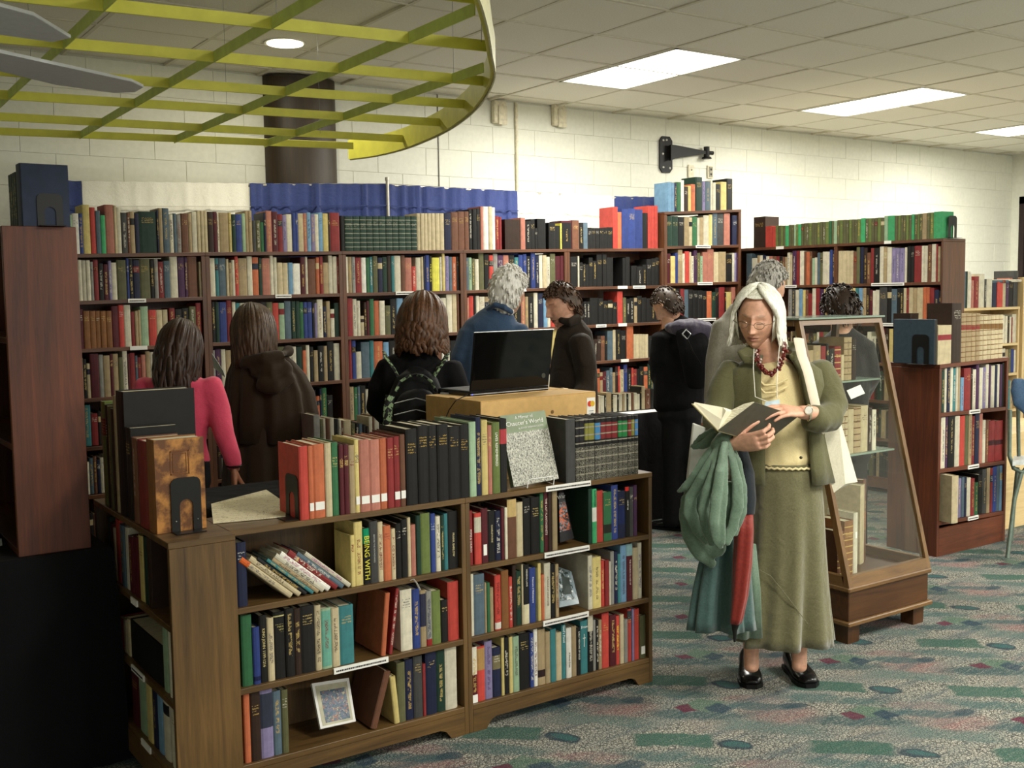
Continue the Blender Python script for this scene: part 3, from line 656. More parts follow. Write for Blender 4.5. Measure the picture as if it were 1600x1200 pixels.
class MB:
    """collects faces with the book attributes"""
    def __init__(s): s.v, s.f, s.a, s.uv, s.mi = [], [], [], [], []
    def face(s, pts, uv, at, mi=0):
        n = len(s.v); s.v += pts; s.f.append(tuple(range(n, n+len(pts)))); s.uv += uv; s.a += [at]*len(pts); s.mi.append(mi)
    def mesh(s, name, mats):
        me = bpy.data.meshes.new(name); me.from_pydata(s.v, [], s.f); me.polygons.foreach_set('material_index', s.mi)
        u = me.uv_layers.new(name='UVMap'); u.data.foreach_set('uv', np.array(s.uv, 'f').ravel())
        for i, nm in enumerate(('col', 'ink', 'band', 'sty', 'sty2')):
            a = me.color_attributes.new(name=nm, type='FLOAT_COLOR', domain='CORNER'); a.data.foreach_set('color', np.array([q[i] for q in s.a], 'f').ravel())
        for m_ in mats: me.materials.append(m_)
        return me
def book_faces(mb, t, h, d, col, rnd, opt, M, near=False):
    """one book: rounded spine towards local -y at y=0, thickness t on x, depth d on y"""
    C = srgb(PAL[col]) if isinstance(col, str) else srgb(col)
    jit = .93+rnd.uniform(-.10, .10); lum_ = .3*C[0]+.5*C[1]+.2*C[2]; C = tuple(min(1, (x*.86+lum_*.14)*jit) for x in C[:3])+(1,)
    dark = sum(C[:3]) < .8
    ink = opt.get('ink') or (random_choice(rnd, [(200, 168, 92), (206, 180, 110), (214, 208, 190)]) if dark else random_choice(rnd, [(60, 50, 44), (120, 50, 40), (40, 50, 80)]))
    I = srgb(ink); B = srgb(opt.get('bandcol', (120, 30, 30)))
    sd = rnd.uniform(0, 40); st = opt.get('style') or random_choice(rnd, 'vvvtttbn')
    if st == 'v': sty = (h*rnd.uniform(.12, .35), h*rnd.uniform(.75, .93), min(t*.26, .006), sd)
    elif st == 't': a = h*rnd.uniform(.66, .74); sty = (a, a+h*.14, t*.34, sd)
    elif st == 'b': a = h*.7; sty = (a, a+h*.12, t*.4, sd)
    else: sty = (0, 0, 0, sd)
    bd = opt.get('band'); orn = opt.get('orn', 0)
    if bd is None and st == 'b' and not opt.get('plainspine') and not orn: bd = (.68, .84); B = srgb(random_choice(rnd, [(122, 30, 30), (30, 40, 60), (30, 30, 30), (196, 180, 140)])) if not opt.get('bandcol') else B
    b0, b1 = (bd[0]*h, bd[1]*h) if bd else (-1, -1)
    sp = (C, I, B, sty, (b0, b1, orn, 1)); pl = (C, I, B, (0, 0, 0, sd), (-1, -1, 0, 1))
    r = min(.004, t*.22); P = [(0, r), (t*.16, r*.28), (t*.5, 0), (t*.84, r*.28), (t, r)]
    def V(x, y, z): return tuple(M @ Vector((x, y, z)))
    for (x0, y0), (x1, y1) in zip(P, P[1:]): mb.face([V(x0, y0, 0), V(x1, y1, 0), V(x1, y1, h), V(x0, y0, h)], [(x0-t/2, 0), (x1-t/2, 0), (x1-t/2, h), (x0-t/2, h)], sp)
    z4 = [(0, 0)]*4
    bt = min(.0028, t*.2)
    for xa, xb in ((0, bt), (t-bt, t)):
        mb.face([V(xb, r, 0), V(xb, d, 0), V(xb, d, h), V(xb, r, h)], z4, pl); mb.face([V(xa, d, 0), V(xa, r, 0), V(xa, r, h), V(xa, d, h)], z4, pl)
        mb.face([V(xa, r, h), V(xb, r, h), V(xb, d, h), V(xa, d, h)], z4, pl); mb.face([V(xa, d, 0), V(xb, d, 0), V(xb, d, h), V(xa, d, h)], z4, pl)
    y1 = r+.003
    mb.face([V(*P[0], h), V(*P[1], h), V(*P[2], h), V(*P[3], h), V(*P[4], h), V(t-bt, y1, h), V(bt, y1, h)], [(0, 0)]*7, pl)
    mb.face([V(0, r, 0), V(0, d, 0), V(t, d, 0), V(t, r, 0)], z4, pl)
    if not near:
        g = pl; zt_ = h-.004
        mb.face([V(bt, y1, zt_), V(t-bt, y1, zt_), V(t-bt, d-.004, zt_), V(bt, d-.004, zt_)], z4, g, 1); mb.face([V(bt, d-.004, 0), V(t-bt, d-.004, 0), V(t-bt, d-.004, zt_), V(bt, d-.004, zt_)], z4, g, 1)
def random_choice(r, l): return l[int(r.random()*len(l)) % len(l)]
LABELS = {}; NBOOK = [0]
def unique(lab):
    if lab in LABELS: return None
    LABELS[lab] = 1; return lab
ORD = ['first', 'second', 'third', 'fourth', 'fifth', 'sixth', 'seventh', 'eighth', 'ninth', 'tenth', 'eleventh', 'twelfth', 'thirteenth']
STUFF = MB()
def single_book(t, h, d, col, rnd, opt, M, label, group):
    mb = MB(); book_faces(mb, t, h, d, col, rnd, opt, Matrix(), near=True)
    o = bpy.data.objects.new('book', mb.mesh('book', [BOOKM])); COL.objects.link(o); o.matrix_world = M; tag(o, label, 'book', group)
    bt = min(.0028, t*.2); bm = bmesh.new(); box(bm, bt, .005, .002, t-bt, d-.004, h-.004); link('pages', bm, PAGES, o)
    if opt.get('lab'):   # white library label glued on the spine
        z0, z1, w = opt['lab'] if isinstance(opt['lab'], tuple) else (.11, .22, .8)
        link('spine_label', bbox(t*(.5-w/2), -.0010, h*z0, t*(.5+w/2), .0012, h*z1, 0), paper, o)
    if opt.get('text'):
        s, z, size, ic = opt['text']; T = frame((t*.5, -.0006, h*z), (0, 0, -1), (1, 0, 0)) if not opt.get('flat') else frame((t*.5, -.0006, h*z), (1, 0, 0), (0, 0, 1))
        x = text('lettering', s, size, T, plain('spine_ink_%d_%d_%d' % ic, ic, .4, 0), None); x.parent = o
    NBOOK[0] += 1; return o
def parse(spec, crop, end):
    ox, oy, s = crop; out = []; toks = spec.split()
    for tk in toks:
        j = 0
        while j < len(tk) and (tk[j].isdigit() or tk[j] == '.'): j += 1
        x = float(tk[:j])/s+ox; rest = tk[j:]
        if rest.startswith('-'): out.append((x, None, None, '')); continue
        fl = ''
        if '/' in rest: rest, fl = rest.split('/')
        out.append((x, rest[0], (float(rest[1:])/s+oy) if len(rest) > 1 else None, fl))
    return out, end/s+ox
def row(kind, plane, zf, spec, crop, end, seed, where='', group='', single=True, depth=.17, inset=.012, opts={}, ends=('start', 'end'), hdef=(.19, .24), lean=0):
    """kind 'Y' = spines face -Y on plane y=plane; kind 'X' = spines face -X on plane x=plane; zf(x or y) gives the shelf height"""
    rnd = random.Random(seed); bk, xe = parse(spec, crop, end); n = len(bk); items = []; last_top = None
    for i, (px, c, ty, fl) in enumerate(bk):
        if c is None: continue
        pe = bk[i+1][0] if i+1 < n else xe
        ax = 0 if kind == 'Y' else 1
        def at(p):
            a = 3.
            for _ in range(3):
                P = (0, plane, zf(a)) if ax == 0 else (plane, 0, zf(a)); a = solve(p, ax, P)
            return a
        a0, a1 = at(px), at(pe)
        if kind == 'X' and abs(plane-6.93) < .01: a1 = max(a1, 4.674)
        if abs(a1-a0) < .006: continue
        z = zf(a0); mid = (a0+a1)/2
        if ty is not None:
            P = [0, 0, 0]; P[ax] = a0; P[1-ax] = plane; h = solve(ty, 2, P, True)-z
        else: h = (last_top-z if last_top and rnd.random() < .35 else rnd.uniform(*hdef))
        if ty is not None: last_top = z+h
        items.append([a0, a1, z, max(.09, h), c, dict(opts.get(i, {})), fl])
    cols = [it[4] for it in items]
    for i, (a0, a1, z, h, c, op, fl) in enumerate(items):
        t = abs(a1-a0)*.975
        if 'L' in fl: op['lab'] = True
        if 'v' in fl: op['style'] = 'v'
        if 't' in fl: op['style'] = 't'
        if 'n' in fl: op['style'] = 'n'
        d = op.get('d', min(depth, max(.11, h*.72))) ; ins = inset+rnd.uniform(0, .004)
        if kind == 'Y': M = Matrix.Translation((a0, plane+ins*(0 if fl and 'f' in fl else 1), z+.0004))
        else: M = Matrix.Translation((plane+ins, a0, z+.0004)) @ Matrix.Rotation(-pi/2, 4, 'Z')
        if 'k' in fl or op.get('rot'): pass
        if not single: book_faces(STUFF, t, h, d, c, rnd, op, M); continue
        nm = op.get('name', NAMES[c]); size = 'thin ' if t < .018 else ('thick ' if t > .042 else '')
        L = NAMES[cols[i-1]] if i else None; R_ = NAMES[cols[i+1]] if i+1 < len(cols) else None
        if op.get('label'): lab = unique(op['label'])
        else:
            if L and R_: bt_ = ('between %s and %s ones' % (L, R_)) if L != R_ else 'between two %s ones' % L
            elif R_: bt_ = 'at the %s' % ends[0]
            else: bt_ = 'at the %s' % ends[1]
            dup = sum(1 for j in range(len(cols)) if cols[j] == c and (cols[j-1] if j else None) == (cols[i-1] if i else None) and (cols[j+1] if j+1 < len(cols) else None) == (cols[i+1] if i+1 < len(cols) else None)) > 1
            lab = None
            if not dup: lab = unique('%s%s book %s, %s' % (size, nm, bt_, where))
            if lab is None:
                k = sum(1 for q in cols[:i] if q == c); kt = cols.count(c)
                if k < 13: lab = unique('%s book, %s from the %s, %s' % (nm, ORD[k], ends[0], where))
            if lab is None:
                k = sum(1 for q in cols[i+1:] if q == c); lab = unique('%s book, %s from the %s, %s' % (nm, ORD[min(k, 12)], ends[1], where))
        single_book(t, h, d, c, rnd, op, M, lab or 'book, '+where, group)
    return items
cst = lambda z: (lambda a: z)
K = {'V': 0}
LE, AE = ('corner end', 'aisle end')
# --- top of the front bookcases
wh = 'top of front bookcases'; g = 'books along the top of the front bookcases'
G_ = (150, 130, 60)
row('Y', FY, cst(.847), '205R390/n 298O385/Ln 350O370/Ln 470c355/n 540G350/t 615m375/t 665m370/t 720t375/t 782y320/Lt 830p320/Ln 935p320/Ln 1040O305/Ln 1115r300/t 1185r285/Lt 1250b265/Ln', (440, 640, 6.667), 1308, 11, wh, g, ends=('bookend', 'far end'), depth=.17, inset=0.0,
    opts={0: {'label': 'orange-red cloth book against the black bookend, top of the front bookcases', 'd': .17}, 1: {'d': .17}, 2: {'d': .17, 'lab': (.13, .23, .6)}, 3: {'d': .18}, 4: {'d': .18}, 9: {'d': .18, 'lab': (.15, .27, .6)}, 10: {'d': .18, 'lab': (.1, .22, .55)}, 11: {'d': .18, 'lab': (.08, .29, .85)}, 14: {'d': .2, 'lab': (.03, .12, .7)}})
blk_o = {i: {'d': .19, 'style': 't', 'ink': (196, 160, 70)} for i in range(6)}
blk_o[6] = {'label': 'large thin pale grey-green book towering beside the black volumes', 'd': .24}
blk_o[11] = {'bandcol': (176, 62, 68), 'band': (.66, .86), 'style': 'n', 'd': .2, 'label': 'black book with a red spine panel beside the picture-covered history book'}
blk_o[10] = {'text': ('LIVES REMEMBERED', .62, .014, (236, 236, 220)), 'style': 'n'}
row('Y', FY, cst(.847), '130k235 265k195 388k190 495k180 625k205 755k185 865L150/n 945n100/v 1010y130/t 1085p190/t 1135u155 1225k115', (620, 640, 7.5), 1312, 12, wh, g, ends=('orange book', 'history book'), inset=0.0, opts=blk_o)
setc = [(34, 34, 36), (34, 34, 36), (132, 130, 60), (132, 130, 60), (70, 130, 176), (120, 44, 44), (122, 40, 42), (122, 40, 42), (40, 120, 64), (40, 120, 64), (120, 50, 44), (132, 130, 60), (76, 128, 184)]
wd = {0: 'black', 1: 'black', 2: 'olive', 3: 'olive', 4: 'blue', 5: 'red', 6: 'red', 7: 'red', 8: 'green', 9: 'green', 10: 'red-brown', 11: 'olive', 12: 'blue'}
so = {}
for i in range(13):
    k = sum(1 for j in range(i+1) if wd[j] == wd[i])-1
    so[i+1] = {'bandcol': setc[i], 'band': (.66, .93), 'orn': 2, 'ink': (150, 146, 128), 'style': 'n', 'd': .165, 'label': '%s %s-panelled volume of the black ornamented set on the front bookcase' % (ORD[k], wd[i])}
so[0] = {'label': 'plain dark slate volume ending the ornamented set beside its bookend', 'style': 'n', 'd': .165}
row('Y', FY, cst(.847), '345E120 455k130 495k120 565k115 605k112 682k110 750k105 815k100 885k98 955k85 1003k85 1068k75 1112k72 1152k70', (840, 640, 7.5), 1192, 13, wh, g, inset=0.0, opts=so)
# --- shelves of the front bookcases
wA, wB, wC = 'front corner unit, upper shelf', 'front corner unit, middle shelf', 'front corner unit, bottom shelf'
gA, gB, gC = 'upright books, upper shelf beside the end panel', 'books, middle shelf beside the end panel', 'books, bottom shelf beside the end panel'
row('Y', FY, cst(.6), '40n165', (370, 830, 8), 170, 20, wA, gA, opts={0: {'label': 'lone upright navy book with gilt bands, upper shelf beside the end panel', 'style': 't', 'ink': (190, 190, 180), 'orn': 0}})
row('Y', FY, cst(.6), '178y385/t 232y220/v 338k295 420E215 525c222/v 592O270/t 685c305/v 742k240/t 815k190/t 893c165/n 935p255/n 1000g140/n 1062u115/n 1182B115/t 1245w150/v 1308g130/v 1345q115/n 1395k90', (530, 790, 8), 1530, 21, wA, gA, ends=('leaning books', 'upright divider'),
    opts={2: {'band': (.72, .99), 'bandcol': (0, 140, 96), 'style': 'n', 'text': ('BEING WITH', .47, .026, (214, 206, 60)), 'label': 'black book with yellow lettering under a green block, upper shelf'}, 3: {'style': 'n', 'text': ('BEFORE THE BOUNDARIES', .56, .008, (170, 170, 165))}, 13: {'ink': (190, 200, 210), 'style': 'v'}, 17: {'style': 'n', 'text': ('FRANK BARLOW', .42, .011, (216, 200, 150))}})
LEANC = [('c', 680, 8.5, 98, {'band': (.84, 1.), 'bandcol': (214, 100, 40)}, 'leaning cream book with an orange head, lowest of the leaning row'), ('c', 790, 8.4, 98, {}, 'leaning cream book second in the leaning row'), ('k', 870, 6, 93, {}, 'leaning black paperback in the leaning row'),
         ('q', 960, 5, 88, {}, 'leaning teal book in the leaning row'), ('t', 1022, 5.5, 87, {}, 'leaning grey-tan book beside the white one in the leaning row'), ('w', 1085, 8, 92, {}, 'leaning cream-white book before the tallest in the row'), ('W', 1155, 8.5, 97, {'ink': (170, 60, 110)}, 'tallest leaning white book with pink lettering'),
         ('r', 1250, 9, 100, {'band': (.8, .83), 'bandcol': (216, 180, 110)}, 'leaning dark red book with gilt bands'), ('s', 1330, 7, 88, {}, 'leaning slate-blue book after the red one'), ('w', 1420, 6.5, 86, {'ink': (150, 60, 130)}, 'last leaning white book with purple lettering')]
rl = random.Random(5); ppm = FPX/2.90
for i, (c, xb, th_, ln, op, lb) in enumerate(LEANC):
    X0 = solve(xb/8+370, 0, (0, FY, .6)); dm = (Q(xb/8+370, 900, 1)-EYE); dep = (Vector((X0, FY, .6))-EYE).dot(cf); sc = dep/FPX
    # pixel lengths of a tilted spine on the plane y = FY are foreshortened by the viewing angle
    kx = abs(prj((X0+.01, FY, .6))[0]-prj((X0, FY, .6))[0])/.01; kz = abs(prj((X0, FY, .61))[1]-prj((X0, FY, .6))[1])/.01
    a = math.atan2(63/kx, 58/kz); L_ = ln*cos(math.atan2(63, 75))/kz/cos(a)*.93; L_ = min(L_, .215)
    M = Matrix.Translation((X0, FY+.012, .6005)) @ Matrix.Rotation(-a, 4, 'Y'); op = dict(op); op.setdefault('style', 'v')
    single_book(th_*1.0/kx*1.02, L_, .14, c, rl, op, M, unique(lb), 'leaning paperbacks on the upper shelf')
row('Y', FY, cst(.345), '105G280/n 240B425/n 330k280 425c310/v 510k240 650k190/v 762d190/v 845k165/t 1020c150/v 1100L190/v 1225c185/v 1325q160/t', (370, 930, 8), 1505, 22, wB, gB, ends=('end panel', 'tilted books'),
    opts={1: {'band': (.06, .14), 'bandcol': (22, 30, 70), 'style': 'n'}, 2: {'style': 'n', 'text': ('KING JOHN 1199-1216', .52, .0125, (206, 190, 130))}, 4: {'style': 'b', 'band': (.93, .95), 'bandcol': (190, 180, 120), 'ink': (196, 184, 110)}, 9: {'band': (.04, .96), 'bandcol': (110, 170, 150)}})
row('Y', FY, cst(.345), '610w300/t 768B285/v 868t300/n 950e310/v 1025u310/n 1145k430/t 1240R190/n', (560, 890, 8.572), 1385, 23, wB, gB, ends=('tilted books', 'upright divider'), opts={0: {'d': .19}, 2: {'band': (.36, .94), 'bandcol': (44, 46, 66), 'label': 'tan book with a dark spine panel beside the blue one, middle shelf'}, 3: {'band': (0, .12), 'bandcol': (150, 40, 40)}})
def tilted(px, py_top, dxpx, wpx, hpx, z, col, d, label, grp, op={}, right=True, Y=FY, seed=0):
    X0 = solve(px, 0, (0, Y, z)); kx = abs(prj((X0+.01, Y, z))[0]-prj((X0, Y, z))[0])/.01; kz = abs(prj((X0, Y, z+.01))[1]-prj((X0, Y, z))[1])/.01
    t = wpx/kx; a = math.atan2(abs(dxpx)/kx, hpx/kz); h = hpx/kz/cos(a)
    if right: M = Matrix.Translation((X0, Y+.012, z+.0005)) @ Matrix.Rotation(a, 4, 'Y') @ Matrix.Translation((-t, 0, 0))
    else: M = Matrix.Translation((X0, Y+.012, z+.0005)) @ Matrix.Rotation(-a, 4, 'Y')
    return single_book(t, h, d, col, random.Random(seed), dict(op), M, unique(label), grp)
tilted(606, 0, 9, 7.5, 96, .345, 'O', .2, 'large orange-spined tan book tilting on the middle shelf', gB, {'style': 'n'}, seed=1)
tilted(616, 0, 13, 5, 100, .345, 'r', .16, 'thin red-brown book tilting behind the orange spine, middle shelf', gB, {'style': 'v'}, seed=2)
row('Y', FY, cst(.10), '30O150/n 75d160/t 145V120 232s150/v 290o140/t', (380, 1050, 4.444), 336, 24, wC, gC, ends=('end panel', 'framed picture'), opts={2: {'band': (.42, .9), 'bandcol': (52, 56, 72), 'label': 'lavender-grey patterned spine with a dark panel, bottom shelf beside the end panel', 'style': 'n'}})
tilted(592, 0, 24, 10, 84, .10, 'b', .19, 'red-brown book tilting beside the framed picture, bottom shelf', gC, {'style': 'n'}, seed=3)
tilted(620, 0, 6, 8.5, 74, .10, 'y', .17, 'cream-yellow book leaning against the olive one, bottom shelf', gC, {'style': 'n'}, right=False, seed=4)
row('Y', FY, cst(.10), '1062o555/n 1113n535/v 1165E515/t 1221r560/n 1240n490/t 1308g480/v 1362w455/n', (360, 900, 4), 1436, 25, wC, gC, ends=('tilted book', 'upright divider'))
wD, wE, wF = 'front aisle unit, upper shelf', 'front aisle unit, middle shelf', 'front aisle unit, bottom shelf'
gD, gE, gF = 'books, upper shelf beside the open carpet', 'books, middle shelf beside the open carpet', 'books, bottom shelf beside the open carpet'
row('Y', FY, cst(.6), '97r430 160c430/n 178R460 272m400/n 365k430 462n430/v 540m385/n 582w380/n 620b275/n 745c315/n 832k260/t 938k245/t 1058G190/v 1110m165 1170d165/n 1222t160/n', (725, 750, 8.571), 1290, 26, wD, gD, ends=('upright divider', 'dark display book'),
    opts={0: {'style': 'n', 'text': ('POPES & CHURCH', .45, .010, (240, 225, 215))}, 2: {'band': (.62, .92), 'bandcol': (196, 192, 170), 'style': 'n', 'label': 'scarlet book with a pale spine label, upper shelf beside the open carpet'}, 3: {'label': 'crimson jacketed book with a white foot label, upper shelf', 'lab': (.14, .34, .5)}, 4: {'style': 'n', 'text': ('CHARLEMAGNE', .55, .009, (220, 205, 160))},
          7: {'d': .18}, 8: {'band': (.70, 1.), 'bandcol': (198, 170, 112), 'label': 'brown book with a cream upper third, upper shelf beside the open carpet'}, 13: {'style': 'n', 'text': ('THE LAST PLANTAGENETS', .58, .0115, (232, 214, 200))}})
row('Y', FY, cst(.6), '550g215/n 598a220 660R245/n 750G265/t 860B170/v 948n250/t 1045k190 1098E190/t 1148v170/t', (860, 740, 8.571), 1198, 27, wD, gD, ends=('dark display book', 'aisle end'),
    opts={1: {'band': (.40, .66), 'bandcol': (232, 234, 220), 'style': 'n', 'text': ('GUNPOWDER', .83, .010, (16, 40, 30)), 'label': 'bright green book with a white spine panel, upper shelf beside the open carpet'}, 3: {'band': (.16, .34), 'bandcol': (40, 44, 34)}, 5: {'band': (.3, .7), 'bandcol': (30, 40, 84)}, 6: {'band': (.92, 1.), 'bandcol': (210, 50, 40), 'text': ('HENRY VIII', .64, .008, (236, 232, 220)), 'style': 'n'}})
row('Y', FY, cst(.345), '112w335/n 172s345/t 318t450/n 345G450/n 388t520/n 440p455/n 457R355/v 540h290/n 640R375/v 688d210/n 740g300/v 812c200/n 835k210 915B255 1000o250/n 1032y190/n 1075O340/n 1115w190 1200k200/v 1262t200/v', (725, 860, 8.571), 1305, 28, wE, gE, ends=('upright divider', 'silver-covered book'),
    opts={6: {'band': (.02, .14), 'bandcol': (216, 208, 196), 'ink': (90, 30, 20)}, 12: {'band': (0, .33), 'bandcol': (224, 214, 176), 'style': 'n', 'label': 'black book with a cream lower third, middle shelf beside the open carpet', 'text': ('MEDIEVAL LOVE', .78, .009, (220, 214, 200))},
          13: {'style': 'n', 'text': ('Prisoners of Shakespeare', .6, .0095, (236, 236, 240))}, 17: {'style': 'n', 'text': ('A PLAGUE OF COURT LIVES', .5, .009, (110, 90, 80))}})
row('Y', FY, cst(.345), '545w345/v 605y370/v 720R410/v 768r405/n 825w420/n 845e290/n 895n290/v 942q320/n 978l205/v 1058m185 1143c240/n 1215w170', (860, 830, 8.571), 1268, 29, wE, gE, ends=('silver-covered book', 'aisle end'),
    opts={0: {'d': .225, 'label': 'big pale grey book showing its side, middle shelf beside the open carpet'}, 2: {'d': .16}, 9: {'band': (.79, 1.), 'bandcol': (140, 176, 178), 'style': 'n', 'text': ('THE CHURCH IN AGE OF', .5, .009, (220, 200, 190)), 'label': 'maroon-spined book with a pale blue head, middle shelf'}, 11: {'ink': (90, 60, 130), 'style': 'v'}})
row('Y', FY, cst(.10), '95m430 165R430 262V360 358n440 462y310/n 498k310/v 563y300/n 608L300/v 688k265/t 823B255/v 873W205/v 922t210 1015t240/n 1078q205/n 1150c250/n 1220q150', (730, 960, 8), 1272, 30, wF, gF, ends=('upright divider', 'aisle end'),
    opts={0: {'band': (.5, 1.), 'bandcol': (224, 218, 196), 'lab': (0, .14, .9), 'label': 'maroon book with a cream top half beside the upright divider, bottom shelf'}, 1: {'band': (.57, .97), 'bandcol': (176, 138, 82), 'style': 'n', 'label': 'red book with a tan jacket band, bottom shelf beside the open carpet'}, 2: {'ink': (70, 36, 90), 'style': 'v', 'label': 'lilac paperback tilting slightly, bottom shelf beside the open carpet'},
          3: {'band': (.56, .84), 'bandcol': (120, 110, 80), 'orn': 0, 'style': 't', 'label': 'dark blue half-leather book with gilt panel, bottom shelf'}, 8: {'label': 'thick black book with gilt title, bottom shelf beside the open carpet'}, 11: {'band': (.14, .27), 'bandcol': (46, 28, 28), 'style': 'n', 'label': 'greyish-tan book with a dark foot band, bottom shelf'}, 15: {'style': 'n', 'text': ("God's Food", .83, .014, (226, 236, 232))}})
row('Y', FY, cst(.10), '233W350 300t330/n 362k340 415q260 505k190 572e250/n 608k255/v 640t250/v 685R165/t 775m190/v 858R200 905c180/n 955e240/n 1003R110 1052V110/n 1080R115/t 1150o190/n', (860, 940, 8), 1225, 31, wF, gF, ends=('God\'s Food book', 'aisle end'),
    opts={0: {'text': ('A Moral Crisis', .36, .010, (60, 60, 60)), 'style': 'n'}, 2: {'style': 'n', 'text': ('EARLY MEDICINE OF GOLD', .62, .009, (230, 226, 214))}, 3: {'label': 'teal book with a white cross on its spine, bottom shelf', 'style': 'n', 'text': ('From', .88, .015, (230, 236, 232)), 'flat': True}, 4: {'band': (.72, 1.), 'bandcol': (206, 198, 176), 'label': 'black spine with a cream block at its head, bottom shelf'},
          10: {'ink': (240, 220, 60), 'style': 'v'}, 13: {'band': (.8, .97), 'bandcol': (60, 66, 70)}, 16: {'lab': (.1, .28, .6)}})
# cross on the teal spine
b = [o for o in COL.objects if o.get('label') == 'teal book with a white cross on its spine, bottom shelf'][0]
bm = bmesh.new(); box(bm, .0145, -.0012, .105, .0165, .001, .155); box(bm, .009, -.0012, .138, .022, .001, .1405); link('cross_emblem', bm, paper, b)
# --- side unit (spines face -X)
ws = 'shelf of the sideways unit'
row('X', SX, cst(.593), '85g100 102m150/n 130c195/n 150R115/n 190s165 232w190/n 262m270 305m270/n 355y260 395g270/n 430d280/n', (150, 790, 5.714), 468, 40, 'sideways unit, upper shelf', 'books, upper shelf of the sideways unit', ends=('tablecloth end', 'end panel'), opts={10: {'d': .165, 'label': 'big dark patterned book with an orange head, upper shelf of the sideways unit'}})
row('X', SX, cst(.36), '95R20/n 132c30/n 160c30/n 185k40/n 440L35/n 478-0 495w90/n', (160, 960, 5), 513, 41, 'sideways unit, middle shelf', 'books, middle shelf of the sideways unit', ends=('tablecloth end', 'end panel'), opts={3: {'d': .165, 'label': 'large black-sided book filling the middle shelf of the sideways unit'}}, hdef=(.16, .2))
row('X', SX, cst(.137), '200m440 255L440/n 318y500/n 362n530/v 400l590/n 440w600 490-0 505w720 545r740/n', (160, 960, 5), 566, 42, 'sideways unit, bottom shelf', 'books, bottom shelf of the sideways unit', ends=('tablecloth end', 'end panel'), opts={6: {'band': (.55, .72), 'bandcol': (170, 30, 40)}})
# books standing on the sideways unit
wt = 'on the sideways unit'
def side_top(y0, t, h, d, col, lab, op={}, seed=0, x=None, rz=0):
    M = Matrix.Translation((SX+.005 if x is None else x, y0, .8475)) @ Matrix.Rotation(-pi/2+rz, 4, 'Z'); return single_book(t, h, d, col, random.Random(seed), dict(op), M, unique(lab), 'big books standing on the sideways unit')
def SYpx(px): return solve(px, 1, (SX+.005, 0, .85))
top = [(244, 232, .285, .155, 'h', 'brown mottled leather folio with tooled cover behind the black bookend', {'style': 'n'}), (232, 218, .272, .15, 'r', 'bright red spine beside the leather folio', {'style': 'n'}), (217, 209, .272, .15, 'b', 'brown speckled thin spine beside the red one', {}), (208, 200, .298, .165, 'k', 'black book rising just behind the leather folio', {'style': 't'}),
       (199, 187, .41, .235, 'k', 'very large black portfolio standing tallest behind the leather folio', {'style': 'n'}), (186.5, 183, .39, .2, 't', 'tan edged tall book against the black portfolio', {'style': 'n'}), (182.5, 178, .345, .18, 'd', 'dark brown tall book next to the tan edged one', {'style': 'n'}), (177.5, 173, .35, .18, 'o', 'tall olive book third from the row\'s far end', {}), (172.5, 169.5, .352, .18, 'd', 'tall dark book last but one of the row', {}), (169, 163, .36, .18, 'u', 'thick tall moss-green book ending the row', {})]
for i, (pa, pb_, h_, d_, c_, l_, o_) in enumerate(top):
    ya, yb = SYpx(pa), SYpx(pb_); side_top(yb, yb-ya-.0015, h_, d_, c_, l_+', '+wt if len(l_.split()) < 10 else l_, o_, i)

# tooled panel and mottling of the leather folio
fol = [o for o in COL.objects if str(o.get('label', '')).startswith('brown mottled leather folio')][0]
lt_ = NT('mottled_leather'); n1 = lt_.noise(lt_.coord(), 22, 4, .6); n2 = lt_.noise(lt_.coord(), 7, 3); lt_.base(lt_.mix(lt_.ramp(n1, .42, .62), srgb((96, 56, 20)), srgb((178, 122, 56)))); lt_.set(Roughness=.35); lt_.bump(n1, .2, .002)
ft = SYpx(232)-SYpx(244)-.0015; 
bm = bmesh.new(); box(bm, ft, .004, .001, ft+.0012, .1545, .284); link('leather_board', bm, lt_.m, fol)
tl = plain('tooled_edge', (112, 66, 24), .4)
for a0, z0_, a1, z1_ in ((.05, .175, .108, .178), (.05, .245, .108, .248), (.05, .175, .053, .248), (.105, .175, .108, .248), (.058, .183, .10, .185), (.058, .238, .10, .240), (.058, .183, .060, .240), (.098, .183, .10, .240)):
    bm = bmesh.new(); box(bm, ft+.001, a0, z0_, ft+.0026, a1, z1_); link('tooled_line', bm, tl, fol)
# --- low dark bookcase on the right
wl = 'low dark bookcase on its own'; lz = lambda s: (lambda a: s[0]+(s[1]-s[0])*(a-LX)/LW)
OCH = (168, 124, 58)
row('Y', LY, lz(LS[0]), '135c745/n 242d570/t 318t650/n 355t650/n 398t652/n 430t648/n 462c660/n 490c660/n 520c660/n 550c660/n 580c660/n 610c660/n', (1440, 360, 5), 645, 51, 'atop the low dark bookcase', 'old bindings on top of the low dark bookcase', ends=('dark box', 'far end'), inset=.004,
    opts={**{i: {'orn': 1, 'ink': (120, 80, 40), 'band': (.66, .76) if i < 6 else (.68, .8), 'bandcol': (140, 48, 44) if i < 6 else (130, 92, 44), 'name': 'vellum' if i < 6 else 'ochre leather'} for i in range(2, 12)}, 0: {'orn': 0, 'band': (.62, .76), 'bandcol': (140, 40, 48), 'style': 'n', 'label': 'cream vellum book with red and black spine patches, on the low dark bookcase'}})
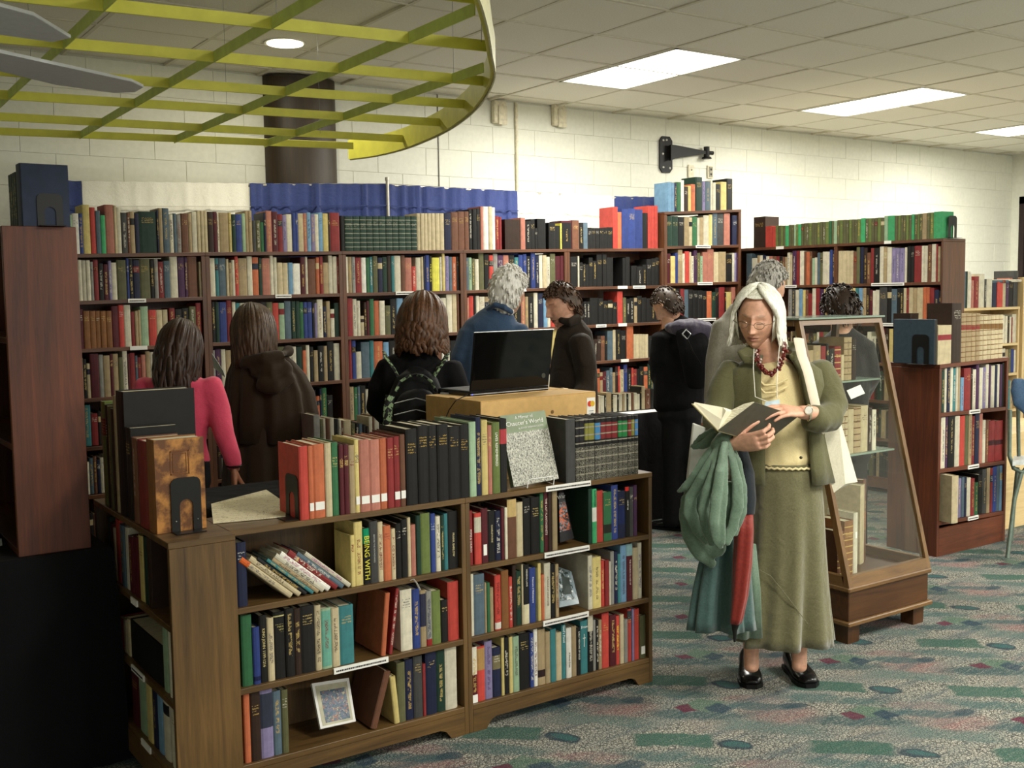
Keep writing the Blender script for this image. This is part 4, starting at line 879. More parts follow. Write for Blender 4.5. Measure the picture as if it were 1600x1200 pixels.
for i_, s_ in ((1, '168o475 178g480/v 190w470/n 198n460/v 211w462 222q470 232w240/n 240t245/n 250l505 262r470/t 288d470/t 296w475/v 309v322 320w468 333V466/v 345w455 356v458 364w460/n 378n458 387w455 397v455/n 405k450'), (2, '168R690 177w655/v 193v652 203k648 228w650/n 246R650/n 266o645/n 280t640/v 292r650 303n640 320p640/n 332w665 343b665 354r668/n 380r668/n'), (3, '238V885/v 254s880/n 264n880 274w882/n 288r885/v 302G900/v 316k870 332E850 348t845/n 360r845 370B840/v 385s835/n 397l835')):
    row('Y', LY, lz(LS[i_]), s_, (1400, 380, 2.4), 413, 51+i_, 'low dark bookcase, %s shelf' % ('upper', 'middle', 'bottom')[i_-1], 'books on the %s shelf of the low dark bookcase' % ('upper', 'middle', 'bottom')[i_-1], ends=('end panel', 'far end'), opts={13: {'band': (.4, .52), 'bandcol': (60, 20, 26)}, 14: {'band': (.4, .52), 'bandcol': (60, 20, 26)}} if i_ == 2 else {})
# large pale book sticking out on the bottom shelf
z_ = LS[3][0]; M = Matrix.Translation((LX+.03, LY-.075, z_+.0005)) @ Matrix.Rotation(radians(-10), 4, 'Z')
x_ = single_book(.05, .275, .27, 'c', random.Random(7), {'style': 'n'}, M, 'large pale buff volume jutting out of the bottom shelf, low dark bookcase', None)
# slate box and books behind the vellum bindings
t0_ = solve(1467, 0, (0, LY, LS[0][0]))
t = link('slipcase', bbox(0, 0, 0, .028, .27, .258, .002), plain('slate_card', (50, 66, 78), .6), None, (t0_-.0305, LY+.012, LS[0][0]+.0005)); tag(t, 'dark slate-blue slipcase beside the vellum bindings on the low dark bookcase', 'box')
link('case_opening', bbox(.003, -.001, .004, .025, .001, .254, 0), plain('dark_card', (36, 34, 30), .6), t)
single_book(.08, .29, .12, 'd', random.Random(8), {'style': 'n'}, Matrix.Translation((t0_+.03, LY+.21, LS[0][0]+.0005)), 'very dark folio behind the vellum bindings on the low dark bookcase', None)
def bookend(px0, px1, pyt, kind, plane, zb, label, h=None, loc=None, w=.1, hgt=.14, rz=0, off=0):
    t = empty('bookend', loc, rz); tag(t, label, 'bookend')
    m_ = plain('black_enamel', (24, 24, 23), .35, .03); bm = bmesh.new(); W_ = w; H_ = hgt; r = w*.22; th = .0022
    out = [(0, 0)]+[(0, H_-r)]+[(r-r*cos(a), H_-r+r*sin(a)) for a in [radians(x) for x in (30, 60, 90)]]+[(W_-r+r*sin(a), H_-r+r*cos(a)) for a in [radians(x) for x in (0, 30, 60, 90)]]+[(W_, 0)]
    i0, i1 = W_*.28, W_*.72; hi = H_*.60; ri = (i1-i0)/2; cxi = (i0+i1)/2
    inn = [(i0, 0), (i0, hi-ri)]+[(cxi-ri*cos(a), hi-ri+ri*sin(a)) for a in [radians(x) for x in (30, 60, 90, 120, 150)]]+[(i1, hi-ri), (i1, 0)]
    poly = out+inn[::-1]
    vs = [[bm.verts.new((x, y, z)) for x, z in poly] for y in (0, th)]; n = len(poly)
    bm.faces.new(vs[0]); bm.faces.new(vs[1][::-1])
    for i in range(n): bm.faces.new((vs[0][i], vs[0][(i+1) % n], vs[1][(i+1) % n], vs[1][i]))
    link('upright_plate', bm, m_, t); link('foot_plate', bbox(0, -.045, .0, W_, .0, .0022, .0005), m_, t)
    if kind:
        bm = bmesh.new()
        for x in (W_*.14, W_*.86): sphere(bm, (x, -.001, H_*.2), .0022, 6)
        link('rivet', bm, bolt_m, t)
    return t
bookend(0, 0, 0, 1, 0, 0, 'black bookend in front of the brown leather folio', loc=(SX+.052, SYpx(244)-.006, .848), w=.092, hgt=.165)
bookend(0, 0, 0, 0, 0, 0, 'black bookend against the orange-red books on the front bookcases', loc=(solve(471, 0, (0, FY, .847))-.003, 3.285, .848), w=.1, hgt=.14, rz=-pi/2)
bookend(0, 0, 0, 0, 0, 0, 'black bookend holding the ornamented black set', loc=(2.468, 3.30, .848), w=.1, hgt=.145, rz=-pi/2)
bookend(0, 0, 0, 0, 0, 0, 'black bookend before the bright green cover on the side run', loc=(RX+.06, 4.655, RS[0][1]+.001), w=.1, hgt=.16)
bookend(0, 0, 0, 0, 0, 0, 'large black bookend in front of the slate slipcase', loc=(t0_-.033, LY+.155, LS[0][0]+.001), w=.11, hgt=.17, rz=-pi/2)
# --- stuff: the hundreds of books of the back and side runs
def back(i, k, spec, crop, end, seed, **kw):
    s = BACKSH[i]; a, b = s[k], s[k+1]; x0, x1 = BX[k], BX[k+1]
    row('Y', BY, lambda x: a+(b-a)*(x-x0)/(x1-x0), spec, crop, end, seed, single=False, inset=.01, hdef=(.19, .235), **kw)
C3, C4, C5, C6 = (100, 270, 3.636), (500, 270, 4), (800, 260, 4), (1150, 300, 3.529)
back(0, 0, '0W230 35L240 60W230 95B230 118y180/n 160R195/n 190s215/n 218a240/n 245p180/n 295c185/n 310w195/n 335E225 370b225 385t220 412n230 437g218/t 537n210 548t200/n 570s200 608w235 630s230/n 650e235 675b230/t 715t230 735w220/n 765c215/n 785c215/n 805c215/n', C3, 825, 101)
back(0, 1, '826d220 858m220 880w225 890t225/n 945y225 962g235 985B235 1020L230 1040t215/n 1058t215 1078E270 1100o270 1125G280 1145n225 1158p215 1190m220 1225r235 1252V240 1275w235/n 1305B225/n 1325B225 1340c230/n 1370p230 1390l225 1412V235 1435w235/n 1455l225 1480y230/n 1510d225 1522r225/t', C3, 1576, 102)
st = {i: {'orn': 1, 'ink': (150, 150, 130), 'style': 't'} for i in range(1, 12)}
back(0, 2, '140k268/n 165g270 215g270 258g270 298g270 338g270 376g270 420g270 460g270 500g270 542g270 578g270 615c252/n 638c252/n 660c252/n 682c252/n 706c252/n 730c252/n 756c252/n 785n250/t 830b245/t 872b240/t 912b240/t', C4, 940, 103, opts=st)
back(0, 3, '940k228 962k225/n 988k222/t 1012p210/n 1030W210/n 1062c210/n 1084W215 1105r270 1128r275/n 1145- 1165d290/n 1262p280/n 1292k300 1325k288/t 1352k345 1368k285 1420- 1438k310 1480k330 1510Y315 1520k310', C4, 1580, 104)
back(0, 4, '318m338/n 385b335/t 428k350 455s350 482k382/t 508k384/t 532k384/t 556k384/t 580k384/t 606k380/t 640R252/n 670O285/n 695B265/n 735B262/t 780B268/n 826k290/n 858R245/n 880R245/n 900R245/n', C5, 920, 105)
back(1, 0, '90w495/n 113w497/n 137w497/n 160e505 178r495 205k515 235m520 262V500 280w510/n 310o495/t 365B485 380k490/v 402n495 440o490/t 500k495 522e490 545r505 575s500 612w475/n 655v480/t 695v480 712b475/n 765- 778c505/n', C3, 805, 106)
back(1, 1, '836w485/n 868q485 888s485/t 930c490/n 945t510 962w495/n 980R475 1000t485/t 1050w475/n 1080O480 1115g485 1135p485/t 1180w470/n 1200w480/n 1220c510/n 1250c512 1282l510/n 1310W515/n 1352m480 1380w478/n 1394b490/n 1440O480 1460r475 1480t510/n 1512w470/n 1535w475/n 1560r480', C3, 1576, 107)
back(1, 2, '162w525/n 185t525 208e525 230r530/v 268W530/n 297G530 320q525 340o520/t 370n530 400g525 430d520 455q520 475w518/n 515b515 541p530/t 583R585 608w530/n 640c525/n 655n520/n 668B515/v 692k520 710Y530/n 756w525 772y505/n 790V520 815s525/n 835O525/v 862k525', C4, 880, 108, opts={20: {'band': (.3, .97), 'bandcol': (30, 30, 20), 'ink': (234, 226, 40), 'style': 'v'}})
back(1, 3, '920s530 938L530 958o535 978w540/n 1002o500/n 1035k510 1066R515 1092e505 1120v515 1155p515 1190k515/t 1225q528 1250B512/n 1278B508 1300k520/v 1326B500/v 1355n515/v 1378w515/n 1400c515/n 1425w525 1447o505/t 1480m520/n 1512m518/n', C4, 1546, 109)
back(1, 4, '375k565 420w560/n 430k600 450k608 470k612 490k570/t 515k590 540k550/t 575k550 600k570/n 640- 700k572/n 720k566/n 745- 755k620 790k625 825k615 850k580/t 880k575 905k570', C5, 932, 110)
back(2, 0, '92m775 122h785/t 157h785/t 190h785/t 218h785/t 250h785/t 282m758/n 322R752/t 352w752/n 390r790/n 412t785/n 430t780/n 445L760/n 490R780/t 535c780/n 570c778/n 600- 608r770 640k775/t 680k770 722o760 760r740', C3, 790, 111)
back(2, 1, '850k735/v 870g735 892B735/t 935r725 965w735 985q740/n 1010w740 1050G735 1080t740 1120k735 1160o735 1195R740/n 1230L740 1262s730/n 1300g730 1325g730 1348G735 1370B735 1392B735 1420k735 1432V740/n 1447w720/v 1480n760 1500t730/n 1522w775 1545g740/n', C3, 1576, 112)
back(2, 2, '178r785/n 214w790/v 240w800 262c895 285d810/v 302m800 320G790/n 347O800/n 380w800/n 415o830 450k790/v 490l785/n 530k785 580o780 630t780 690k785 735w782 747s785/n 765w782/n 800w760/n 835c755/n 865b755/n', C4, 880, 113)
back(2, 3, '925p780 942R770/n 970k775 985w770/n 1005w775 1040t775 1090b775 1140m775 1200k775 1265p770 1290t775 1310k775/v 1345w750/n 1370n755/t 1405l750/n 1430w755 1450R760/n 1480b760 1500q900', C4, 1545, 114)
back(2, 4, '400k850 430k855 455k845/v 475k845/v 498k822/n 550k825/t 580k840 610k835 640k850 668R782/n 702o820 722k830 745k822 772t822 790k810/t 820k820 850k825', C5, 930, 115)
back(3, 0, '100w1055/n 120k1060 140c1085 160m1030/n 210e1035/n 235t1040/n 273m1030 290t1030 320o1050/n 345w1010/v 372m1030 385r1025/n 415s1040 430r1050 450p1035/n 475t1015/n 500w1020 540k1030 600g1030 650o1030 700k1030', C3, 790, 116)
back(3, 1, '840e1010 870v1005 903w1005/n 928t1010 960k1010 1000r1010 1050b1000 1100g1000 1160k1000 1220o990 1280w990 1330g990 1365O1010/n 1385w980/n 1405k990 1428t1010/n 1452k985 1485t985 1505k960 1543w970/n', C3, 1576, 117)
back(3, 2, '175W1065/n 190r1045/n 210B1050 235w1120 268s1060/n 322q1050/n 348O1055 405l1060 440k1050 500n1050 560g1055 620k1050 700b1050 770W1045/n 785V1045/n 805w1040 820k1050', C4, 880, 118)
back(3, 3, '920k1060 960k1050 1020b1040 1090n1040 1150k1040 1210g1040 1290k1040 1390k1040 1455y975/n 1500k1040', C4, 1545, 119)
back(3, 4, '400d1060 440k1070 500d1085 520d1080 542d1060 565b1060/t 590k1070 605s1030/n 640c1022/n 658k1020 690k1025/t 725O1000/n 768c1050/n 785c1050/n 803c1050/n 822c1050/n 840c1050/n 860k1060', C5, 900, 120)
rr = random.Random(77)
def fill_random(fn, a0, a1, z, kind, plane, seed, cols='kkgobmrwctewdsnBqOG', hlo=.18, hhi=.24, depth=.17):
    r = random.Random(seed); a = a0; pos = a0
    while pos < a1-.02:
        t = r.uniform(.015, .045); 
        if pos+t > a1: break
        h = r.uniform(hlo, hhi); d = r.uniform(.13, depth); c = cols[int(r.random()*len(cols))]
        if kind == 'Y': M = Matrix.Translation((pos, plane+.012, z+.0005))
        elif kind == 'X': M = Matrix.Translation((plane+.012, pos+t, z+.0005)) @ Matrix.Rotation(-pi/2, 4, 'Z')
        book_faces(STUFF, t*.98, h, d, c, r, {}, M); pos += t
for k in range(5):
    for i in (4, 5, 6): fill_random(None, BX[k]+.03, BX[k+1]-.05, (BACKSH[i][k]+BACKSH[i][k+1])/2+.001, 'Y', BY, 300+k*10+i, cols='kkdmrROBgtcwWsn' if (k == 4 and i == 4) else 'kkgobmrwctewdsnBqOGww')
def tall(i, spec, end, seed, **kw):
    a, b = TS[i]; row('Y', BY, lambda x: a+(b-a)*(x-TX0)/(TX1-TX0), spec, C5, end, seed, single=False, inset=.01, **kw)
tall(0, '985l97/n 1006l100/n 1024n102/v 1040G97/n 1065W85/n 1085d125/t 1110y120/n 1128O110/t 1155g65/t 1197V92 1215s92/v 1248w85/n 1260w100/n 1282k110/t 1312y95/n 1350k75/t', 1386, 130)
tall(1, '970g310/t 1010g310/t 1048k315/t 1085t315/n 1115c318 1135G315/t 1165w320/n 1180t318/n 1205w305/n 1238y300/n 1260s285/v 1290E285/t 1332p290/n 1370- 1385n305/t', 1416, 131)
tall(2, '975m545/t 1000y560/n 1030B540/n 1047t520 1075w545 1090R530/n 1117c535/n 1130w560 1145v525/t 1165o540 1185L560 1200p535/n 1230p515/t 1270c535/n 1300t533/n 1345k550/t 1385w540/n 1400V540 1412v540', 1425, 132)
tall(3, '975y765/n 1000y765/n 1030k765/t 1060r765/n 1085s770/n 1110k770/t 1140k775/t 1170k775 1200k778/t 1225O780/t 1256g785 1280k760/t 1303r755/n 1338k790 1345y785/n 1380p755/n', 1405, 133)
for i in (4, 5, 6, 7): fill_random(None, TX0+.035, TX1-.04, TS[i][0]+.001, 'Y', BY, 350+i)
def side(i, spec, end, seed, crop=C6, **kw):
    s0, s1 = RS[i]; row('X', RX, lambda y: s0+(s1-s0)*(6.49-y)/(6.49-4.655), spec, crop, end, seed, single=False, inset=.01, **kw)
side(0, '90d140/t 155R190/n 192R190/n 212u186/n 225o186/n 240u186/n 252o186/n 265a186/n 284o182/n 298o182 312L182/n 322u178 335a178/n 352o175 366o173/n 380o172 395u172 410o170/n 425o170 440u168 455o166/n 470o166 487u165 505G160/n 520o160 532L160/n 550o156 565u156 582o155/n 600o155 615u153 630o152/n 645o152 662u150 680a146/n 706o148 722u146/n 740o145 755o144 772u142/n 790o142 810L133/n 830a132/n 868o132 885u130/n 900o128 915o128 930u127/n 945o126 960a124/n 977o124 992u122/n 1005o120 1020t118/n 1045o115 1062u114 1082a110/n', 1150, 140, hdef=(.150, .165))
side(1, '50s340/n 80w365/n 110t350 125w350/n 140n350 158w355 175p355/n 195b355 215r355 232k355 250b358 263t358 275w335 290c345 303v325/v 325r325/n 345w325/n 368b330/n 380O330/n 400b328 412L365/n 425w362/n 440s335 455o335 470w330/n 492w330/n 508B320/n 524n325', 538, 141)
side(1, '555c325/n 578c325/n 600c325/n 620c325/n 640b330 657o305/n 676n305/n 696d308 715b335 735r310/n 752k310 785w302/n 806t302 825w305/n 850V310 872V310 895V310 922w305/n 935k300/n 955k300/t 975r298/t 1015w297/n 1030w297/n 1048b290 1070w288/n 1095r288 1105t300 1120d330 1130w288', 1142, 142)
side(2, '280e530 300E535 320w540/n 340l535/n 360y540/n 375b540 390r560 412w530/n 433r530/n 455v535 478y535 500o535 520k535', 540, 143)
side(2, '558p530 590O525 625y530/n 650q530/n 668l530/n 690t530 710d530 730m540 745w545/n 762w540/n 782E520/t 825k520 850s535/t 880k530 898k530 915c530/n 932r530 945c528/n 968t530/n 990c528/n 1022O525/n 1040O525/n 1058r530/n 1083n540 1110k545 1126a545/n', 1142, 144)
side(3, '790m745 812d750 835y755/n 867w795/n 880r745/n 913m750/n 948w750/n 965c752/n 985c755/n', 1012, 145)
for i, lo, hi in ((3, 4.69, 5.1), (3, 5.2, 6.4), (4, 4.69, 5.6), (5, 4.69, 5.6), (6, 4.69, 5.6), (4, 5.64, 6.4), (5, 5.64, 6.4), (6, 5.64, 6.4)):
    if i == 3 and lo < 5.15: lo, hi = 4.69, 4.84
    fill_random(None, lo, hi, RS[i][1]+.001, 'X', RX, 400+i*7+int(lo*10), cols='kkmrROwddbgto')
# far pale bookcases past the low dark one
FX0, FYF = 7.30, 4.75
fz = [Z+.30, Z-.148, Z-.43, Z-.665, Z-.95, Z-1.2, .10]
pb = bookcase('pale pine bookcase in the far aisle past the dark side panel', FX0, FYF, 0, .79, .25, [(z, z) for z in fz[1:]], W_PALE, None, th=.02, side=.022, foot=None)
bm = bbox(0, 0, 0, .035, .26, 1.63, .002); pb2 = empty('bookcase', (FX0+.80, FYF-.02, 0)); tag(pb2, 'second pale pine bookcase at the frame\'s edge, far aisle', 'bookcase')
link('side_panel', bm, W_PALE['z'], pb2); link('side_panel', bbox(.8, 0, 0, .835, .26, 1.63, .002), W_PALE['z'], pb2)
for z in (.1, .4, .7, .98, 1.28, 1.6): link('shelf', bbox(.03, .01, z, .80, .26, z+.02, .002), W_PALE['x'], pb2); 
for z in (.12, .42, .72, 1.0, 1.3): fill_random(None, FX0+.85, FX0+1.55, z, 'Y', FYF, int(500+z*30), cols='rmOpbw', hhi=.22)
CF = (1440, 360, 5)
row('Y', FYF, cst(Z-.148), '342s320/n 360g320/n 372w320/n 392W330/n 400p390 425r360 460w340/n 505E380 522w380/n 565n410/n 603R400/n 648c410/n 672v395/t 695k395/t 732E315/n', CF, 768, 150, single=False, hdef=(.2, .24))
row('Y', FYF, cst(Z-.43), '640w665/n 665w670/n 684d670 700w675/n 715r680 722w655/n', CF, 768, 151, single=False, hdef=(.2, .24))
row('Y', FYF, cst(Z-.665), '640w925 668t930/n 690o930 712B930/n 735w935/n', CF, 768, 152, single=False, hdef=(.2, .24))
for z in (Z-.95, Z-1.2, .10): fill_random(None, FX0+.03, FX0+.76, z, 'Y', FYF, int(520+z*30))
for z in (Z-.43, Z-.665): fill_random(None, FX0+.03, FX0+.14, z, 'Y', FYF, int(540+z*30))
# books laid on the upper row of the pale case
rr = random.Random(9)
for x_, z_, c_, w_ in ((.42, Z+.06, 's', .16), (.60, Z+.065, 'w', .12), (.70, Z+.075, 'p', .1)):
    book_faces(STUFF, .022, .2, .14, c_, rr, {}, Matrix.Translation((FX0+x_, FYF+.03, z_)) @ Matrix.Rotation(pi/2, 4, 'Y') @ Matrix.Rotation(radians(10), 4, 'X'))
# books on the tables along the back
def tabrow(Yp, z, spec, crop, end, seed): row('Y', Yp, cst(z), spec, crop, end, seed, single=False, inset=0, hdef=(.19, .23), depth=.22)
tabrow(4.95, .744, '90e430/n 160o480/n 195w470/n 225b470/n 270w465/n 320k470 345E475/n 370w480 400b490 425c490/n 510o530 560k520 600s530 640k540 680d560', (480, 590, 7.273), 712, 160)
tabrow(4.95, .744, '712w450/n 755b440 775w430/n 830k450 900g440 990k450', (480, 590, 7.273), 1090, 161)
tabrow(5.62, .75, '140b260 160w262/n 175w262/n 200k258 215t240/n 252k250 262w258/n 290k250 300w250/n 325t245 340w245/n 355k245 368w245/n 388b240 405w242/n 425w250/n 448k200 460c195/n 485b215 520k215 545b220 570d220', (900, 560, 4.444), 590, 162)
# a row of small books on the far table behind the dark case, seen through the gap
TB = STUFF.mesh('books', [BOOKM, PAGES]); o = bpy.data.objects.new('books', TB); COL.objects.link(o)
tag(o, 'hundreds of books filling the back and side bookcases and far tables', 'books', None, 'stuff')
# --- bindings inside the display case
def case_row(z, yoff, lst, seed, lab):
    x = 3.80+.05
    for i, (t_, h_, c_, op) in enumerate(lst):
        if c_ is None: x += t_; continue
        M = Matrix.Translation((x, 2.98+slope(z)+yoff, z+.001)); single_book(t_, h_, .15, c_, random.Random(seed+i), op, M, unique(lab[i] if i < len(lab) else None) or '%s old binding, %s from the glass edge, %s' % (NAMES[c_], ORD[i], lab[-1]), 'old bindings in the display case'); x += t_+.001
W1 = 'top shelf of the display case'; W2 = 'middle shelf of the display case'; W3 = 'floor of the display case'
def clabs(cs, w): return ['%s, %s' % (c, w) for c in cs]
case_row(1.13, .07, [(.05, .15, 't', {}), (.05, .17, 't', {}), (.035, .165, 'r', {'style': 'n'}), (.018, .175, 'k', {}), (.04, .15, 'k', {}), (.045, .16, 'r', {'orn': 1}), (.02, .12, 'c', {'style': 'n'}), (.055, .2, 't', {'orn': 1, 'ink': (110, 90, 60)}), (.03, .19, 'd', {})], 600,
         clabs(['short tan binding', 'taller tan binding', 'plain red-brown binding', 'thin black binding', 'thick black binding', 'gilt-ruled red binding', 'small slim cream binding', 'tall ribbed vellum binding', 'dark brown binding at the end'], W1))
case_row(.80, .07, [(.05, .2, 'c', {'orn': 1, 'ink': (90, 50, 30)}), (.05, .225, 'c', {'band': (.4, .9), 'bandcol': (100, 60, 34)}), (.045, .23, 't', {'band': (.2, .8), 'bandcol': (120, 76, 44)}), (.045, .235, 'c', {'orn': 1, 'ink': (110, 70, 40)}), (.04, .205, 'c', {'style': 'n'}), (.05, .21, 't', {'orn': 1, 'ink': (100, 64, 40)}), (.05, .215, 'c', {'style': 't'}), (.03, .2, 'd', {}), (.03, .19, 'w', {})], 620,
         clabs(['mottled cream binding', 'cream binding with brown patch', 'tan binding with broad brown patch', 'tallest ribbed cream binding', 'plain cream binding', 'ribbed tan binding', 'cream binding with title lines', 'narrow dark brown binding', 'narrow white binding'], W2))
case_row(.262, .10, [(.045, .22, 'b', {'orn': 1}), (.06, .26, 'h', {'orn': 1}), (.03, .29, 'w', {'style': 'n', 'lab': (.6, .7, .4)}), (.05, 0, None, {})], 640, clabs(['short brown binding', 'ribbed gold-brown binding', 'tall thin white binding'], W3))
single_book(.06, .375, .24, 'c', random.Random(650), {'style': 'n'}, Matrix.Translation((4.16, 3.20, .263)) @ Matrix.Rotation(radians(20), 4, 'Z'), 'tall cream folio facing out on the display case floor', 'old bindings in the display case')
single_book(.045, .39, .2, 'b', random.Random(651), {'band': (.4, .6), 'bandcol': (120, 30, 30)}, Matrix.Translation((4.225, 3.235, .263)) @ Matrix.Rotation(radians(20), 4, 'Z'), 'brown folio with red patch behind the tall cream one, display case floor', 'old bindings in the display case')
t = link('price_card', bbox(0, 0, 0, .10, .0015, .045, 0), paper, None); t.matrix_world = Matrix.Translation((4.08, 3.20, 1.05)) @ Matrix.Rotation(radians(-12), 4, 'Y') @ Matrix.Rotation(radians(-25), 4, 'X'); tag(t, 'small white card propped at the display case top shelf', 'card')
# --- display-facing books and picture on the front bookcases
def facing(name, label, p0, p1, p2, p3, th, faces, cat='book', group=None):
    """flat-backed object given by its four front corners (bottom left, bottom right, top right, top left)"""
    P = [Vector(p) for p in (p0, p1, p2, p3)]; xa = (P[1]-P[0]).normalized(); n = xa.cross((P[3]-P[0]).normalized()).normalized()
    bm = bmesh.new(); a = [bm.verts.new(p) for p in P]; b = [bm.verts.new(p-n*th) for p in P]
    bm.faces.new(a); bm.faces.new(b[::-1])
    for i in range(4): bm.faces.new((a[i], b[i], b[(i+1) % 4], a[(i+1) % 4]))
    o = link(name, bm, faces); tag(o, label, cat, group); return o, P, xa, n
def art_mat(name, bg, cols, scale, thr=.5, streak=(1, 1, 1)):
    t = NT(name); v = t.coord(tuple(scale*s for s in streak)); c = srgb(bg)
    for i, (rgb, th) in enumerate(cols):
        n = t.noise(t.coord(tuple(scale*s*(1+.23*i) for s in streak), loc=(3.1*i, 1.7*i, .9*i)), 1, 3, .6, .8); c = t.mix(t.ramp(n, th-.03, th+.03), c, srgb(rgb))
    t.base(c); t.set(Roughness=.25); return t.m
def on_panel(P, u0, v0, u1, v1, n, off=.0007):
    f = lambda u, v: (P[0]*(1-u)+P[1]*u)*(1-v)+(P[3]*(1-u)+P[2]*u)*v + n*off
    return [f(u0, v0), f(u1, v0), f(u1, v1), f(u0, v1)]
def panel(name, P, u0, v0, u1, v1, n, mat, parent, off=.0007):
    bm = bmesh.new(); q = on_panel(P, u0, v0, u1, v1, n, off); a = [bm.verts.new(p) for p in q]; b = [bm.verts.new(p-n*off*.9) for p in q]
    bm.faces.new(a)
    for i in range(4): bm.faces.new((a[i], b[i], b[(i+1) % 4], a[(i+1) % 4]))
    return link(name, bm, mat, parent)
def face_px(bl, br, tr, tl, Yb, Yt): return [onY(*bl, Yb), onY(*br, Yb), onY(*tr, Yt), onY(*tl, Yt)]
# history book with engraving, on a wire stand
o, P, xa, n = facing('book', 'large history book with a grey engraving cover propped on a wire stand', *face_px((803, 761), (873, 748), (851, 641), (781, 650), 3.19, 3.27), .022, plain('jacket_sage', (120, 134, 104), .35, .05), 'book')
if n.y > 0: n = -n
art = art_mat('engraving', (150, 150, 136), [((82, 84, 78), .50), ((206, 204, 188), .56), ((60, 62, 60), .60), ((190, 188, 172), .55)], 110, streak=(1.6, 1, 1))
panel('engraving_print', P, .0, .0, 1, .74, n, art, o)
wt_ = plain('white_print', (236, 236, 228), .5, 0)
def ptext(s, u, v, size, mat, par, P, n, flat=1):
    q = on_panel(P, u, v, u, v, n, .0015)[0]; T = frame(q, P[1]-P[0], P[3]-P[0]); x = text('lettering', s, size, T, mat, None); x.parent = par; return x
ptext('A Mirror of', .5, .945, .017, wt_, o, P, n); ptext("Chaucer's World", .5, .865, .024, wt_, o, P, n); ptext('By ROGER SHERMAN LOOMIS', .62, .79, .0085, wt_, o, P, n)
st_ = empty('wire_stand', P[0]); tag(st_, 'white wire stand under the history book with the engraving cover', 'book stand')
a, b = P[0].lerp(P[1], .22), P[0].lerp(P[1], .8); f = Vector((0, -.03, 0))
bm = bmesh.new(); tube(bm, [p-P[0] for p in (a+Vector((0, .09, .0)), Vector((a.x, a.y-.022, .853)), Vector((a.x, a.y-.026, .878)), Vector((a.x+.006, a.y-.026, .884)), Vector((b.x-.006, b.y-.026, .884)), Vector((b.x, b.y-.026, .878)), Vector((b.x, b.y-.022, .853)), b+Vector((0, .09, .0)))], .0018, 6); link('wire_frame', bm, plain('white_wire', (225, 225, 220), .3), st_, smooth=True)
# dark book with orange cover art, upper shelf
o, P, xa, n = facing('book', 'black-covered book with orange cover art facing out on the upper shelf', *face_px((875, 848), (897, 841), (880, 766), (873, 768), 3.22, 3.27), .02, plain('jacket_black', (22, 18, 20), .25), 'book')
if n.y > 0: n = -n
panel('cover_art', P, .0, .2, .9, .78, n, art_mat('orange_art', (26, 16, 14), [((190, 84, 34), .5), ((120, 120, 124), .56), ((30, 20, 18), .58)], 60), o); ptext('War', .4, .88, .02, wt_, o, P, n)
# silver-covered picture book, middle shelf
o, P, xa, n = facing('book', 'silver-grey picture book facing out on the middle shelf', *face_px((874, 949), (905, 943), (893, 893), (871, 885), 3.20, 3.27), .02, plain('jacket_silver', (134, 148, 154), .2), 'book')
if n.y > 0: n = -n
panel('cover_art', P, .05, .15, .85, .98, n, art_mat('silver_art', (120, 134, 140), [((60, 70, 66), .5), ((200, 206, 206), .60)], 40), o); panel('cover_art', P, .25, .3, .72, .78, n, plain('dark_oval', (62, 70, 66), .3), o, .0012)
# framed picture on the bottom shelf
o, P, xa, n = facing('framed_picture', 'small white-framed picture with a bluish print on the bottom shelf', *face_px((501, 1139), (556, 1127), (545, 1059), (487, 1068), 3.21, 3.29), .012, plain('frame_white', (222, 220, 214), .2, .01), 'picture')
if n.y > 0: n = -n
panel('mat_board', P, .07, .05, .93, .93, n, plain('mat_beige', (170, 166, 140), .4), o); panel('picture_print', P, .17, .10, .86, .80, n, art_mat('blue_print', (96, 104, 124), [((140, 96, 84), .54), ((60, 92, 108), .53), ((186, 178, 140), .62), ((50, 56, 76), .6)], 70), o, .0013)
# white bookmark ribbon
bm = bmesh.new(); a = onY(653, 925, FY); pts = [onY(641, 907, 3.165)+Vector((0, 0, .0)), onY(646, 905, 3.158), onY(651, 911, 3.16), onY(656, 921, 3.175)]
tube(bm, pts, .0035, 6, flat=.25); tag(link('bookmark', bm, paper, smooth=True), 'white paper bookmark curling up from the blue book', 'bookmark')
# map sheet lying behind the red books
mp = NT('map_print'); v = mp.coord((1, 1, 1)); l1 = mp.noise(v, 45, 6, .7, 1.5); l2 = mp.noise(v, 16, 3, .6, 2.0)
cc = mp.mix(mp.ramp(mp.math('ABSOLUTE', mp.math('SUBTRACT', l2, .5)), 0, .012, 1, 0), srgb((222, 212, 178)), srgb((120, 100, 76))); mp.base(mp.mix(mp.math('MULTIPLY', mp.ramp(l1, .56, .62), .45), cc, srgb((140, 112, 84)))); mp.set(Roughness=.8)
q = [onZ(x, y, .853) for x, y in ((334, 812), (447, 797), (416, 766), (330, 790))]; q = [onZ(333, 816, .853), onZ(446, 806, .853), onZ(447, 786, .853), onZ(416, 765, .853), onZ(330, 787, .853)]
bm = bmesh.new(); a = [bm.verts.new(p) for p in q]; b = [bm.verts.new(p-Vector((0, 0, .0045))) for p in q]; bm.faces.new(a); bm.faces.new(b[::-1])
for i in range(5): bm.faces.new((a[i], b[i], b[(i+1) % 5], a[(i+1) % 5]))
tag(link('map_sheet', bm, mp.m), 'cream printed map sheet lying flat behind the orange-red books', 'map')
# small table carrying the map at the back of the unit
cloth_table('small black-clothed table behind the sideways unit carrying the map', 1.19, 3.47, 1.75, 3.98, .842, blackcloth, None, 8)
